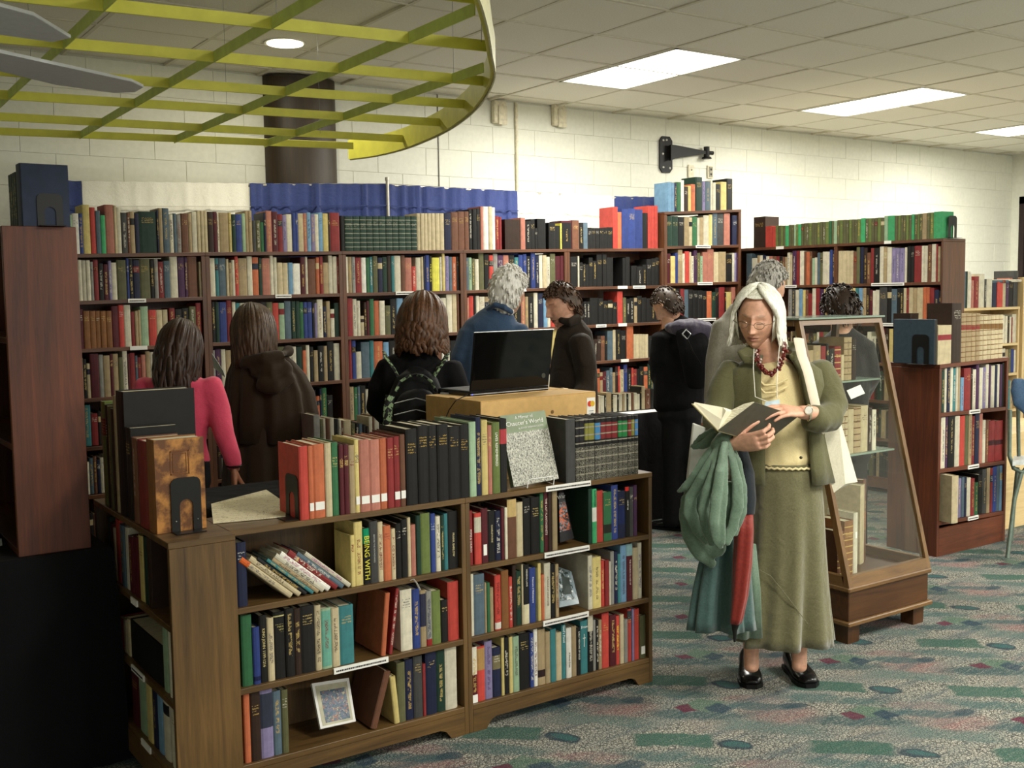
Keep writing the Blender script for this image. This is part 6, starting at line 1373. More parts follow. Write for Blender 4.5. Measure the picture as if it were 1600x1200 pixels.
# 4. white-haired man in a denim shirt
d = 5.75; s = FPX/d; MATCH['denim_shirt'] = ('denim', (54, 76, 104), .8, 320, .35, .12)
P, M, T, B_ = figure('white-haired man seen from behind in a blue denim shirt', d, (795, 456), 1.02, wdir(38, -6), UPV,
    [[(782, 478, d, 19, .9), (778, 496, d, 32, .7), (772, 512, d, 48, .6), (768, 560, d, 52, .62), (768, 620, d, 50, .62), (768, 690, d, 50, .65)], [(736, 520, d, 20), (722, 560, d, 18), (722, 610, d+.05, 16), (742, 630, d+.2, 13)], [(806, 516, d, 20), (826, 560, d, 18), (828, 605, d+.05, 16), (812, 625, d+.2, 13)]],
    plain('dark_grey_trousers', (44, 44, 48), .8, .1), SK2, (768, 700), (748, 790), [((736, 520, d), (722, 610, d+.05), (744, 632, d+.2)), ((806, 516, d), (828, 605, d+.05), (812, 627, d+.2))], name_top='denim_shirt', neckto=(780, 500), brow=(200, 200, 195))
short_hair(M, 1.0, hair_mat('white_hair', (206, 202, 190), (252, 250, 244), .6), P, vol=.022, seed=3, n=420, tuft=.012, ln=.04, neck=-52, side_el=2)
def collar(bm): limb(bm, [(762, 484, d-.04, 4), (774, 476, d-.09, 5), (788, 480, d-.10, 5), (800, 488, d-.06, 4)])
organic('collar', collar, .007, MATS['denim'], P, 3)
# 5. short-haired person in profile, dark jacket
d = 5.9; s = FPX/d; MATCH['dark_jacket'] = ('dark_corduroy', (40, 31, 22), .8, 200, .5, .15, .05)
P, M, T, B_ = figure('short-haired person in profile laughing, wearing a dark brown jacket', d, (879, 478), 1.02, wdir(-118, -16), UPV,
    [[(890, 502, d, 19, .9), (896, 522, d, 30, .8), (898, 556, d, 34, .8), (896, 600, d, 38, .8), (894, 690, d, 40, .8)], [(905, 530, d-.12, 19), (914, 566, d-.12, 18), (916, 606, d-.12, 16), (900, 622, d-.2, 14)], [(884, 530, d+.14, 18), (876, 570, d+.14, 16), (872, 604, d+.1, 14)]],
    plain('black_trousers', (20, 19, 22), .8, .1), SK1, (894, 700), (882, 908), [((905, 530, d-.12), (916, 606, d-.12), (898, 624, d-.2)), ((884, 530, d+.14), (874, 580, d+.14), (872, 606, d+.1))], name_top='dark_jacket', nl=90, nv=66, neckto=(890, 512), lip=(120, 60, 56))
short_hair(M, 1.0, hair_mat('short_brown_hair', (34, 22, 15), (92, 66, 46)), P, vol=.014, seed=5, n=320, tuft=.010, ln=.035, front_el=36, azf=50, neck=-42, side_el=6)
def collar(bm): limb(bm, [(876, 500, d-.05, 5), (890, 504, d-.11, 7), (902, 498, d-.06, 8), (908, 496, d+.04, 7)])
organic('collar', collar, .007, MATS['dark_corduroy'], P, 3)
# 6. young man in black with a strapped backpack
d = 7.1; s = FPX/d; MATCH['black_jacket'] = ('black_fleece', (13, 13, 16), .9, 160, .3, .1, 0)
P, M, T, B_ = figure('young dark-haired man in black bending over the side table, backpack on', d, (1043, 478), 1.05, wdir(-48, -34), UPV,
    [[(1050, 500, d, 15, .9), (1060, 512, d, 34, .7), (1062, 545, d, 42, .65), (1060, 590, d, 40, .65), (1060, 636, d, 40, .7)], [(1034, 526, d-.05, 17), (1030, 562, d-.05, 15), (1028, 590, d+.02, 13), (1022, 566, d+.16, 11)], [(1092, 520, d, 17), (1104, 552, d, 16), (1102, 590, d, 14), (1090, 610, d+.1, 12)]],
    plain('black_jeans', (22, 22, 25), .8, .15), SK2, (1062, 640), (1050, 1082), [((1034, 526, d), (1028, 590, d), (1022, 566, d+.16)), ((1092, 520, d), (1102, 590, d), (1090, 612, d+.1))], name_top='black_jacket', neckto=(1050, 506), legfwd=wdir(-60))
short_hair(M, 1.0, hair_mat('dark_short_hair', (26, 19, 14), (78, 60, 44)), P, vol=.013, seed=7, n=300, tuft=.009, ln=.03, neck=-44)
BP2 = empty('backpack', Q(1085, 520, d-.2)); tag(BP2, 'dark purple-grey backpack on the young man in black', 'backpack')
gm = cloth('backpack_purple_grey', (62, 56, 72), .6, 120, .4, .12)
def bpa(bm): limb(bm, [(1042, 512, d-.14, 6), (1056, 512, d-.2, 12), (1080, 514, d-.24, 17), (1104, 518, d-.2, 16), (1112, 522, d-.16, 8)])
def bpb(bm): limb(bm, [(1076, 515, d-.24, 22, .5), (1086, 545, d-.26, 26, .5), (1090, 575, d-.22, 24, .5), (1088, 600, d-.2, 18, .5)])
organic('pack_top', bpa, .008, gm, BP2, 3, disp=(.006, 22)); organic('pack_body', bpb, .009, MATS['black_fleece'], BP2, 4)
bm = bmesh.new(); tube(bm, [Q(1066, 522, d-.34), Q(1074, 530, d-.345), Q(1079, 522, d-.345), Q(1072, 515, d-.34), Q(1066, 522, d-.34)], .005, 5); link('buckle', bm, zm, BP2)
bm = bmesh.new(); tube(bm, [Q(1074, 530, d-.35), Q(1082, 548, d-.36), Q(1096, 572, d-.32)], .012, 6, flat=.3); link('strap', bm, MATS['backpack_black'], BP2); inv(BP2)
# 7. grey-haired man behind, in a light grey jacket
d = 5.55; s = FPX/d; MATCH['grey_jacket'] = ('light_grey_jacket', (150, 146, 132), .8, 120, .3, .08)
P, M, T, B_ = figure('grey-haired man in a pale grey jacket standing directly behind the reading woman', d, (1200, 448), 1.0, wdir(60, -12), UPV,
    [[(1190, 480, d, 22, .9), (1180, 496, d, 44, .7), (1168, 520, d, 54, .62), (1164, 580, d, 56, .62), (1160, 660, d, 56, .65), (1160, 730, d, 58, .65)], [(1136, 510, d, 24), (1124, 560, d, 22), (1118, 620, d, 19), (1124, 676, d+.05, 16)], [(1206, 520, d, 22), (1222, 580, d+.05, 19), (1226, 640, d+.1, 16)]],
    plain('dark_grey_trousers', (44, 44, 48), .8, .1), SK2, (1164, 740), (1142, 1190), [((1136, 510, d), (1118, 620, d), (1124, 686, d+.05)), ((1206, 520, d), (1222, 590, d), (1226, 650, d+.1))], name_top='grey_jacket', neckto=(1192, 492), brow=(120, 116, 110))
short_hair(M, 1.0, hair_mat('grey_hair', (104, 100, 94), (198, 194, 184), .6), P, vol=.016, seed=9, n=320, tuft=.008, ln=.035, neck=-44)
# 8. dark-haired person beyond the display case
d = 5.9; s = FPX/d; MATCH['plain_dark_top'] = ('charcoal_knit', (40, 38, 40), .85, 160, .3, .1)
P, M, T, B_ = figure('dark-haired person bowed beyond the display case, only the crown showing', d, (1314, 484), 1.02, wdir(-10, -30), UPV,
    [[(1316, 515, d, 17, .9), (1318, 530, d, 38, .6), (1318, 580, d, 42, .6), (1318, 650, d, 40, .65), (1318, 690, d, 40, .65)], [(1284, 540, d, 17), (1274, 590, d, 15), (1286, 620, d+.15, 12)], [(1350, 540, d, 17), (1360, 590, d, 15), (1348, 620, d+.15, 12)]],
    plain('black_trousers', (20, 19, 22), .8, .1), SK2, (1318, 700), (1300, 1336), [((1284, 540, d), (1274, 590, d), (1286, 622, d+.15)), ((1350, 540, d), (1360, 590, d), (1348, 622, d+.15))], name_top='plain_dark_top', neckto=(1316, 520))
short_hair(M, 1.0, hair_mat('black_brown_hair', (22, 16, 12), (60, 44, 32)), P, vol=.02, seed=10, n=380, tuft=.018, ln=.045, neck=-50, side_el=-5)
# ---------------------------------------------------------------- the reading woman
D = 4.19; s = FPX/D
olive = cloth('olive_linen', (92, 90, 60), .85, 260, .35, .08); skirtm = cloth('olive_suede', (104, 100, 70), .9, 180, .35, .10, .5)
creamk = cloth('cream_knit', (232, 214, 160), .8, 300, .25, .05)
HF = wdir(180+27, -14); HUP = (UPV + RGT*.10).normalized(); hc = Q(1184, 498, D-.02)
MH = headframe(hc, HF, HUP)
def core(bm):
    limb(bm, [(1190, 530, D+.01, 21), (1200, 556, D+.03, 22), (1206, 575, D+.03, 26)]); limb(bm, [(1210, 572, D+.03, 30, .7), (1214, 600, D+.02, 52, .55), (1220, 680, D+.02, 44, .65), (1228, 740, D+.02, 50, .7)])
    for fx, kx in ((1174, 1212), (1249, 1248)): limb(bm, [(kx, 760, D, 17), (kx*.5+fx*.5, 900, D, 14), (fx, 985, D, 15), (fx, 1020, D, 12), (fx, 1045, D-.01, 12)])
    limb(bm, [(1140, 585, D+.02, 15), (1114, 652, D-.05, 14), (1150, 688, D-.27, 12)]); limb(bm, [(1284, 585, D+.02, 15), (1306, 648, D-.06, 14), (1264, 645, D-.20, 12), (1250, 644, D-.22, 11)])
body = organic('person', core, .008, SK1, None, 5)
head = head_mesh(MH, .98, lip=(158, 88, 76), brow=(150, 128, 108), nl=150, nv=120, gaunt=.3)
# hand over the open pages, and hand under the book with fingers folded round its edge
hR = organic('hand', hand_mesh(headframe(Q(1254, 644, D-.22), Q(1212, 640, D-.28)-Q(1254, 644, D-.22), UPV*.9+TOW*.5), 1.0, (10, 16, 14), 4, (30, 12), mirror=False), .0035, SK1, None, 2)
hL = organic('hand', hand_mesh(headframe(Q(1146, 694, D-.29), Q(1180, 690, D-.34)-Q(1146, 694, D-.29), TOW*1.0-UPV*.25), 1.02, (30, 45, 40), 5, (30, 30), mirror=True, fan=[(8, 50, 45), (12, 55, 45), (16, 55, 45), (20, 55, 45)]), .0035, SK1, None, 2)
WM = join_meshes('person', [body, head, hR, hL], SK1, 'white-haired woman in an olive jacket and long skirt reading an open book')
# hair: centre-parted bob
WH = hair_mat('white_bob_hair', (198, 196, 176), (250, 248, 234), .5)
hair(MH, .98, WH, WM, length=.098, n=460, azmin=68, cap_front=50, vol=.017, wave=.004, seed=21, r=.0068, tip=.35, drop_back=.15, flare=.014, jag=.035)
bm = bmesh.new(); 
tube(bm, [MH @ Vector((x, y, z)) for x, y, z in ((.088, .02, .075), (.092, .018, .06), (.094, .018, .045))], .0022, 5); link('hair_pin', bm, blk, WM)
# rimless glasses
wirem = plain('glasses_wire', (120, 104, 84), .3, metal=.7); GL = empty('glasses', (0, 0, 0)); GL.parent = WM
for sg in (-1, 1):
    bm = bmesh.new(); c_ = Vector((sg*.031, .108, .004)); pts = [MH @ (c_+Vector((.019*cos(a), -.004*abs(cos(a))*(1 if sg*cos(a) > 0 else 0), .0135*sin(a)))) for a in [2*pi*i/20 for i in range(21)]]; tube(bm, pts, .0011, 5); link('rim', bm, wirem, GL)
    bm = bmesh.new(); vs = [bm.verts.new(p) for p in pts[:-1]]; bm.faces.new(vs); link('lens', bm, pane, GL)
    bm = bmesh.new(); tube(bm, [MH @ Vector((sg*.05, .105, .006)), MH @ Vector((sg*.072, .085, .010)), MH @ Vector((sg*.077, .0, .012))], .0013, 5); link('temple', bm, wirem, GL)
bm = bmesh.new(); tube(bm, [MH @ Vector((-.012, .110, .006)), MH @ Vector((0, .116, .009)), MH @ Vector((.012, .110, .006))], .0013, 5); link('bridge', bm, wirem, GL)
# cream top
def topb(bm): limb(bm, [(1208, 582, D+.0, 36, .7), (1212, 600, D+.0, 52, .62), (1216, 640, D+.0, 52, .68), (1222, 690, D+.0, 49, .72), (1228, 722, D+.0, 50, .74)])
T_ = organic('cream_top', topb, .008, creamk, WM, 4, disp=(.004, 11))
bm = bmesh.new(); pts = []
for i in range(73):
    a = 2*pi*i/72; c_ = Q(1228, 726, D); pts.append(c_+cr*cos(a)*.131+Vector((cf.x, cf.y, 0)).normalized()*sin(a)*.098+UPV*(.005*abs(sin(a*18))-.004))
tube(bm, pts, .0045, 6); link('scalloped_hem', bm, creamk, T_, smooth=True)
for y0, dx in ((600, 0), (612, 2)):   # neckline gathers
    bm = bmesh.new(); tube(bm, [Q(1185+dx, y0-6, D-.085), Q(1195, y0+2, D-.10), Q(1212, y0+1, D-.105), Q(1230, y0-8, D-.095)], .004, 6); link('gather', bm, creamk, T_, smooth=True)
# skirt
folds_loft('skirt', [(1229, 722, D, 50, .05), (1230, 745, D, 53, .1), (1231, 790, D, 56, .2), (1231, 850, D, 58, .5), (1229, 910, D, 62, 1.), (1226, 955, D, 67, 1.5), (1224, 985, D, 71, 1.9), (1223, 1001, D, 73, 2.1)], skirtm, WM, n=120, seed=31, amp=.010, freq=7, ratio=.72)
bm = bmesh.new(); tube(bm, [Q(x, y, dd) for x, y, dd in ((1186, 890, D-.098), (1204, 900, D-.11), (1222, 922, D-.128), (1240, 945, D-.135), (1262, 975, D-.13))], .0016, 5); link('skirt_seam', bm, skirtm, WM)
# jacket: open front shell
def jacket():
    lv = [(1212, 556, 28, 1190, 1228), (1212, 566, 50, 1184, 1232), (1212, 578, 70, 1181, 1236), (1213, 600, 77, 1180, 1240), (1214, 640, 74, 1183, 1250), (1216, 680, 72, 1186, 1254), (1220, 720, 76, 1186, 1256), (1222, 752, 80, 1186, 1258)]
    bm = bmesh.new(); rings = []; n = 60; away = Vector((cf.x, cf.y, 0)).normalized()
    for k, (cx_, y, rx, gl_, gr_) in enumerate(lv):
        c = Q(cx_, y, D+.0); R = rx*D/FPX; rt_ = .56 if k > 2 else .62; Rf = max(R*rt_, .105 if k > 2 else .05)
        a0 = -math.acos(max(-1, min(1, (gr_-cx_)/rx))); a1 = -math.acos(max(-1, min(1, (gl_-cx_)/rx)))   # right gap edge, left gap edge on the near side
        r_ = []
        for j in range(n+1):
            a = a0+(2*pi+a1-a0)*j/n; w = .005*sin(a*9+k*.5)*(k/7)
            r_.append(c+cr*cos(a)*(R+w)+away*sin(a)*(Rf+w))
        rings.append(r_)
    loft(bm, rings, cap=False, closed=False); o = link('jacket', bm, olive, WM, smooth='all'); m_ = o.modifiers.new('thick', 'SOLIDIFY'); m_.thickness = .006; m_.offset = 1; return o
JK = jacket()
def slL(bm): limb(bm, [(1148, 578, D+.03, 23), (1133, 602, D+.01, 24), (1122, 640, D-.03, 23), (1120, 662, D-.08, 22), (1136, 680, D-.18, 19)])
def slR(bm): limb(bm, [(1276, 576, D+.03, 25), (1292, 606, D+.0, 26), (1300, 634, D-.05, 25), (1296, 652, D-.10, 24), (1276, 655, D-.15, 21), (1268, 652, D-.16, 21)])
organic('sleeve', slL, .008, olive, WM, 4, disp=(.006, 13)); organic('sleeve', slR, .008, olive, WM, 4, disp=(.007, 13))
def cl(bm): limb(bm, [(1196, 540, D+.06, 8), (1176, 546, D-.02, 10, .5), (1160, 556, D-.05, 12, .4), (1166, 562, D-.07, 9, .4), (1180, 566, D-.09, 5, .4)])
def cr2(bm): limb(bm, [(1218, 538, D+.06, 8), (1236, 542, D+.02, 10, .5), (1246, 552, D-.05, 9, .4), (1238, 560, D-.07, 8, .4)])
organic('collar', cl, .006, olive, WM, 3); organic('collar', cr2, .006, olive, WM, 3)
for y in (640, 715): bm = bmesh.new(); sphere(bm, Q(1247+(y-640)*.06, y, D-.125), .006, 10); link('button', bm, plain('olive_button', (66, 64, 44), .4), WM, smooth=True)
# necklace, lanyard and badge
NK = empty('necklace'); NK.parent = WM; nm_ = plain('dark_red_beads', (98, 34, 26), .3); nm2 = plain('pale_beads', (190, 170, 160), .25)
npts = [(1183, 548), (1184, 560), (1189, 573), (1197, 582), (1205, 585), (1213, 579), (1221, 566), (1226, 550), (1226, 536)]
rr = random.Random(3)
for k in range(6):
    bm = bmesh.new(); P_ = []
    for i, (x, y) in enumerate(npts): P_.append(Q(x+rr.uniform(-2.6, 2.6), y+rr.uniform(-2.6, 2.6), D-.088-.03*sin(pi*i/8)+rr.uniform(-.004, .004)))
    tube(bm, P_, .0032, 6); link('strand', bm, nm_, NK, smooth=True)
bm = bmesh.new(); bm2 = bmesh.new()
for k in range(70):
    i = rr.uniform(0, 7.99); f = i-int(i); x = npts[int(i)][0]*(1-f)+npts[int(i)+1][0]*f; y = npts[int(i)][1]*(1-f)+npts[int(i)+1][1]*f
    sphere(bm2 if k % 5 == 0 else bm, Q(x+rr.uniform(-4, 4), y+rr.uniform(-4, 4), D-.094-.03*sin(pi*i/8)), rr.uniform(.004, .0062), 8)
tag(link('red_beads', bm, nm_, NK, smooth=True), kind='stuff'); tag(link('pale_beads', bm2, nm2, NK, smooth=True), kind='stuff')
LN = empty('name_badge'); LN.parent = WM; wcord = plain('white_cord', (226, 224, 210), .6, 0)
bm = bmesh.new(); tube(bm, [Q(1219, 530, D-.08), Q(1216, 560, D-.12), Q(1214, 590, D-.125), Q(1214, 622, D-.13)], .0016, 5); tube(bm, [Q(1178, 545, D-.09), Q(1177, 575, D-.125), Q(1180, 620, D-.135), Q(1200, 628, D-.135)], .0016, 5); link('cord', bm, wcord, LN)
bm = bmesh.new(); q = [Q(1194, 636, D-.16), Q(1219, 634, D-.16), Q(1218, 624, D-.14), Q(1196, 628, D-.14)]; a = [bm.verts.new(p) for p in q]; b = [bm.verts.new(p+AWAY*.002) for p in q]; bm.faces.new(a); bm.faces.new(b[::-1]); [bm.faces.new((a[i], b[i], b[(i+1) % 4], a[(i+1) % 4])) for i in range(4)]; link('badge_card', bm, plain('badge_blue_white', (190, 208, 216), .3), LN)
# watch
WT = empty('wristwatch'); WT.parent = WM; c_ = Q(1263, 641, D-.245)
bm = bmesh.new(); cw = Q(1264, 645, D-.20); tube(bm, [cw+cu*.029*sin(a)+AWAY*.031*cos(a)+cr*.002*cos(a) for a in [2*pi*i/20 for i in range(21)]], .0055, 6, flat=.5); link('band', bm, plain('watch_steel', (196, 188, 160), .25, metal=.8), WT, smooth=True)
bm = bmesh.new(); tube(bm, [c_, c_+TOW*.006], .0145, 18); link('dial', bm, plain('watch_face', (226, 224, 212), .2), WT, smooth=True)
bm = bmesh.new(); tube(bm, [c_+(cr*cos(a)+cu*sin(a))*.0145+TOW*.005 for a in [2*pi*i/20 for i in range(21)]], .0022, 6); link('bezel', bm, MATS['watch_steel'], WT, smooth=True)
# shoes with eyelets
for fx in (1172, 1250):
    o, MS = shoe(fx, 0, D-.02, (TOW+(LFT if fx < 1200 else RGT)*.12), WM, 1.02, leather)
    o.location.z += 0
    bm = bmesh.new()
    for k in range(4):
        for sg in (-1, 1): sphere(bm, MS @ Vector((sg*(.012+.002*k), .012+.018*k, .094-.0075*k)), .0024, 6)
    link('eyelets', bm, bolt_m, o, smooth=True)
    bm = bmesh.new()
    for k in range(4): tube(bm, [MS @ Vector((-.013, .012+.018*k, .095-.0075*k)), MS @ Vector((0, .014+.018*k, .099-.0075*k)), MS @ Vector((.013, .012+.018*k, .095-.0075*k))], .0018, 5)
    link('laces', bm, rubber, o, smooth=True)
# the open book
A_, B2, C2, D2 = Q(1121, 674, 3.80), Q(1193, 694, 3.98), Q(1247, 651, 3.98), Q(1180, 629, 3.80)
E2 = Q(1080, 631, 3.84); F2 = E2+(B2-A_)
OB = empty('open_book', A_); tag(OB, 'large open book with dark grey boards held by the reading woman', 'book')
def slab(name, q, th, mat, par):
    nrm = (q[1]-q[0]).cross(q[3]-q[0]).normalized()*th; bm = bmesh.new(); a = [bm.verts.new(p) for p in q]; b = [bm.verts.new(p+nrm) for p in q]; bm.faces.new(a); bm.faces.new(b[::-1])
    for i in range(4): bm.faces.new((a[i], b[i], b[(i+1) % 4], a[(i+1) % 4]))
    return link(name, bm, mat, par)
brd = plain('book_board_grey', (84, 80, 68), .45, .05); pg = plain('page_cream', (236, 228, 200), .7, .02)
slab('board', [A_, D2, C2, B2], .003, brd, OB); slab('board', [A_, B2, F2, E2], .003, plain('board_edge', (150, 140, 100), .5), OB)
ex = (B2-A_); e0 = ex*.02; e1 = ex*.97
def block_(name, sec, mat):
    bm = bmesh.new(); loft(bm, [[p+e0 for p in sec], [p+e1 for p in sec]]); return link(name, bm, mat, OB, smooth=False)
pgm = NT('page_block'); n_ = pgm.noise(pgm.coord((60, 60, 500)), 1, 2); pgm.base(pgm.mix(pgm.ramp(n_, .35, .65), srgb((190, 182, 150)), srgb((232, 226, 200)))); pgm.set(Roughness=.8); pgm = pgm.m
in_ = (B2-A_).cross(D2-A_).normalized(); in_ = in_ if in_.dot(cf) > 0 else -in_
block_('page_block', [A_+in_*.004, A_.lerp(D2, .97)+in_*.004, A_.lerp(D2, .97)+in_*.012, A_.lerp(D2, .8)+in_*.028, A_.lerp(D2, .55)+in_*.038, A_.lerp(D2, .3)+in_*.034, A_.lerp(D2, .1)+in_*.02], pgm)
block_('page_block', [A_+UPV*.003, Q(1126, 655, 3.80), Q(1133, 641, 3.80), Q(1128, 636, 3.82), Q(1084, 628, 3.84), E2.lerp(A_, .03)+UPV*.002], pg)
inv(OB)
m1 = art_mat('page_picture', (232, 224, 196), [((120, 110, 96), .52), ((60, 56, 52), .60)], 60)
bm = bmesh.new(); fq = lambda u, v: (A_.lerp(E2, u))+ex*v+UPV*(.0205+.0*u)
q = [fq(.25, .30), fq(.75, .30), fq(.75, .72), fq(.25, .72)]; nn = (q[1]-q[0]).cross(q[3]-q[0]).normalized(); nn = nn if nn.z > 0 else -nn
pass
# cardigan/coat over the arm
coatm = cloth('sage_green_coat', (98, 120, 100), .5, 160, .3, .08, .3); tealm = cloth('teal_cloth', (66, 92, 88), .5, 160, .3, .1, .3)
CT = empty('coat', Q(1110, 700, D-.25)); tag(CT, 'sage green coat draped in folds over the reading woman\'s forearm', 'coat')
dc_ = D-.24
def coat1(bm):
    G = (1134, 684)
    def st(pts, r=.42): limb(bm, [(x, y, dc_+z, w, r) for x, y, z, w in pts])
    st([(1138, 678, -.02, 12), (1128, 688, -.05, 13), (1120, 698, -.05, 12)], .8)
    st([(1130, 688, -.03, 9), (1108, 712, -.05, 10), (1086, 742, -.05, 9), (1070, 762, -.03, 7), (1059, 769, -.01, 3)])
    st([(1130, 690, -.05, 7), (1114, 718, -.08, 9), (1096, 748, -.08, 10), (1080, 776, -.05, 11), (1078, 800, -.04, 12), (1090, 826, -.04, 11), (1106, 846, -.03, 7)])
    st([(1131, 692, -.07, 6), (1118, 730, -.10, 8), (1106, 764, -.11, 9), (1098, 796, -.10, 9), (1104, 828, -.08, 9), (1114, 850, -.07, 6)])
    st([(1132, 692, -.09, 6), (1124, 738, -.13, 8), (1118, 780, -.14, 9), (1115, 818, -.14, 9), (1121, 846, -.12, 9), (1126, 856, -.11, 5)])
    st([(1133, 692, -.08, 6), (1132, 736, -.12, 7), (1130, 780, -.13, 8), (1128, 820, -.13, 8), (1128, 850, -.12, 6)])
    st([(1136, 690, -.06, 6), (1146, 722, -.09, 8), (1153, 758, -.10, 9), (1152, 792, -.10, 9), (1145, 824, -.10, 9), (1134, 848, -.10, 7)])
    st([(1136, 690, -.03, 6), (1152, 724, -.05, 7), (1161, 760, -.06, 7), (1159, 800, -.06, 7), (1148, 836, -.06, 6)])
    st([(1120, 682, .0, 8), (1100, 694, .0, 8), (1082, 701, .01, 4)]); st([(1114, 674, .01, 5), (1094, 684, .02, 6), (1078, 699, .02, 3)])
    st([(1070, 776, .02, 7), (1070, 806, .02, 10), (1078, 838, .03, 12), (1096, 868, .03, 11), (1114, 882, .03, 7)])
    st([(1090, 760, .03, 24), (1100, 800, .03, 30), (1112, 840, .03, 26), (1118, 862, .03, 18)], .5); st([(1136, 760, .02, 20), (1134, 810, .02, 20), (1130, 840, .02, 14)], .5)
organic('coat_folds', coat1, .005, coatm, CT, 2, disp=(.006, 13))
folds_loft('coat_tail', [(1134, 820, dc_+.08, 26, .5), (1132, 870, dc_+.08, 34, .8), (1128, 920, dc_+.08, 40, 1.1), (1126, 968, dc_+.08, 44, 1.4), (1126, 985, dc_+.08, 46, 1.5)], tealm, CT, n=80, seed=41, amp=.010, freq=6, ratio=.35)
folds_loft('coat_tail', [(1166, 850, dc_+.14, 14, .4), (1166, 920, dc_+.14, 20, .7), (1164, 996, dc_+.14, 24, 1.)], coatm, CT, n=60, seed=42, amp=.007, freq=5, ratio=.4)
inv(CT)
# umbrella
UM = empty('umbrella', Q(1160, 900, dc_-.1)); tag(UM, 'closed brick-red umbrella with a dark handle hanging under the green coat', 'umbrella'); du = dc_-.03
redm = cloth('brick_red_nylon', (128, 40, 30), .5, 120, .3, .1); 
bm = bmesh.new(); R_ = []
for i, (x, y, r_) in enumerate(((1163, 802, 13.5), (1163, 830, 14), (1160, 880, 14), (1156, 930, 12), (1151, 965, 9.5), (1149, 974, 8.5))):
    c_ = Q(x, y, du); R_.append([c_+(cr*cos(a)+AWAY*sin(a))*(r_*du/FPX)*(1+.13*sin(a*5+.5*i)) for a in [2*pi*j/30 for j in range(30)]])
loft(bm, R_); link('canopy', bm, redm, UM, smooth='all')
bm = bmesh.new(); tube(bm, [Q(1149, 974, du), Q(1148, 985, du), Q(1148, 1003, du)], [.016, .009, .004], 10); link('tip', bm, blk, UM, smooth=True)
navy = cloth('dark_navy_cloth', (22, 28, 34), .8, 150, .3, .1)
bm = bmesh.new(); tube(bm, [Q(1165, 802, du), Q(1166, 780, du), Q(1166, 740, du+.03), Q(1160, 705, du+.05)], [.033, .036, .03, .02], 12); link('handle_sleeve', bm, navy, UM, smooth=True); inv(UM)
# white portfolio bag behind the coat
bg = plain('white_bag_paper', (206, 206, 196), .5, .03)
q = [Q(1071, 768, dc_+.14), Q(1104, 775, dc_+.14), Q(1112, 672, dc_+.14), Q(1083, 661, dc_+.14)]
bm = bmesh.new(); a = [bm.verts.new(p) for p in q]; b = [bm.verts.new(p+AWAY*.02) for p in q]; bm.faces.new(a); bm.faces.new(b[::-1]); [bm.faces.new((a[i], b[i], b[(i+1) % 4], a[(i+1) % 4])) for i in range(4)]; bevel(bm, .004); tag(link('paper_bag', bm, bg), 'flat white bag hanging behind the green coat', 'bag')
# tote bag
TB_ = empty('tote_bag', Q(1310, 710, D+.03)); tag(TB_, 'cream canvas tote bag hanging from the reading woman\'s shoulder', 'bag'); tm = cloth('canvas_cream', (214, 208, 184), .9, 200, .3, .04)
dt = D-.04
near = [Q(1281, 676, dt), Q(1311, 664, dt), Q(1321, 756, dt), Q(1303, 770, dt+.0), Q(1287, 720, dt)]
far = [Q(1281, 676, dt+.08), Q(1315, 664, dt+.10), Q(1340, 753, dt+.10), Q(1312, 762, dt+.12), Q(1290, 720, dt+.1)]
bm = bmesh.new(); loft(bm, [near, far]); bmesh.ops.subdivide_edges(bm, edges=bm.edges, cuts=3, use_grid_fill=True); o = link('bag_body', bm, tm, TB_)
bm = bmesh.new(); tube(bm, [Q(x, y, dd) for x, y, dd in ((1246, 536, D+.10), (1248, 529, D+.03), (1249, 536, D-.06), (1253, 556, D-.11), (1262, 580, D-.135), (1269, 610, D-.14), (1276, 640, D-.135), (1284, 662, D-.10), (1290, 674, D-.05))], .0195, 12, flat=.16); link('strap', bm, plain('strap_cream', (226, 214, 190), .7, .02), TB_, smooth=True)
inv(TB_)
# ---------------------------------------------------------------- carton, laptop, cables, odds and ends
zt_ = 1.127; card = plain('corrugated_card', (206, 168, 108), .7, .04, 30, bump=.08)
pn = onZ(751, 630, zt_); pl_ = onZ(675, 621, zt_); pr_ = onZ(931, 614, zt_)
BXc = empty('cardboard_box', pn-Vector((0, 0, .563))); tag(BXc, 'plain brown cardboard box carrying the laptop', 'box')
e1_ = pr_-pn; e2_ = (pl_-pn); e2_ = e2_-e1_*(e2_.dot(e1_)/e1_.length_squared); e2_ = e2_.normalized()*.40; e1_ = e1_.normalized()*e1_.length
def boxpart(name, o0, a, b, h, mat, th=0):
    bm = bmesh.new(); lo = [o0, o0+a, o0+a+b, o0+b]; loft(bm, [lo, [p+Vector((0, 0, h)) for p in lo]]); bevel(bm, .002); return link(name, bm, mat, BXc)
base_ = Vector((0, 0, 0)); boxpart('carton_body', base_, e1_, e2_, .566, card)
boxpart('flap', Vector((0, 0, .566)), e1_, e2_*.495, .004, card); boxpart('flap', Vector((0, 0, .566))+e2_*.505, e1_, e2_*.495, .004, card)
tp = boxpart('packing_tape', Vector((0, 0, .5702))+e2_*.45, e1_, e2_*.1, .0006, plain('clear_tape', (204, 172, 122), .2))
n_ = e1_.cross(e2_).normalized(); fr = Vector((e1_.y, -e1_.x, 0)).normalized()
hole = bmesh.new(); tube(hole, [e1_*.60+Vector((0, 0, .50))+fr*.0015, e1_*.60+Vector((0, 0, .50))-fr*.001], .008, 12); link('punched_mark', hole, plain('card_dark', (120, 90, 52), .8), BXc)
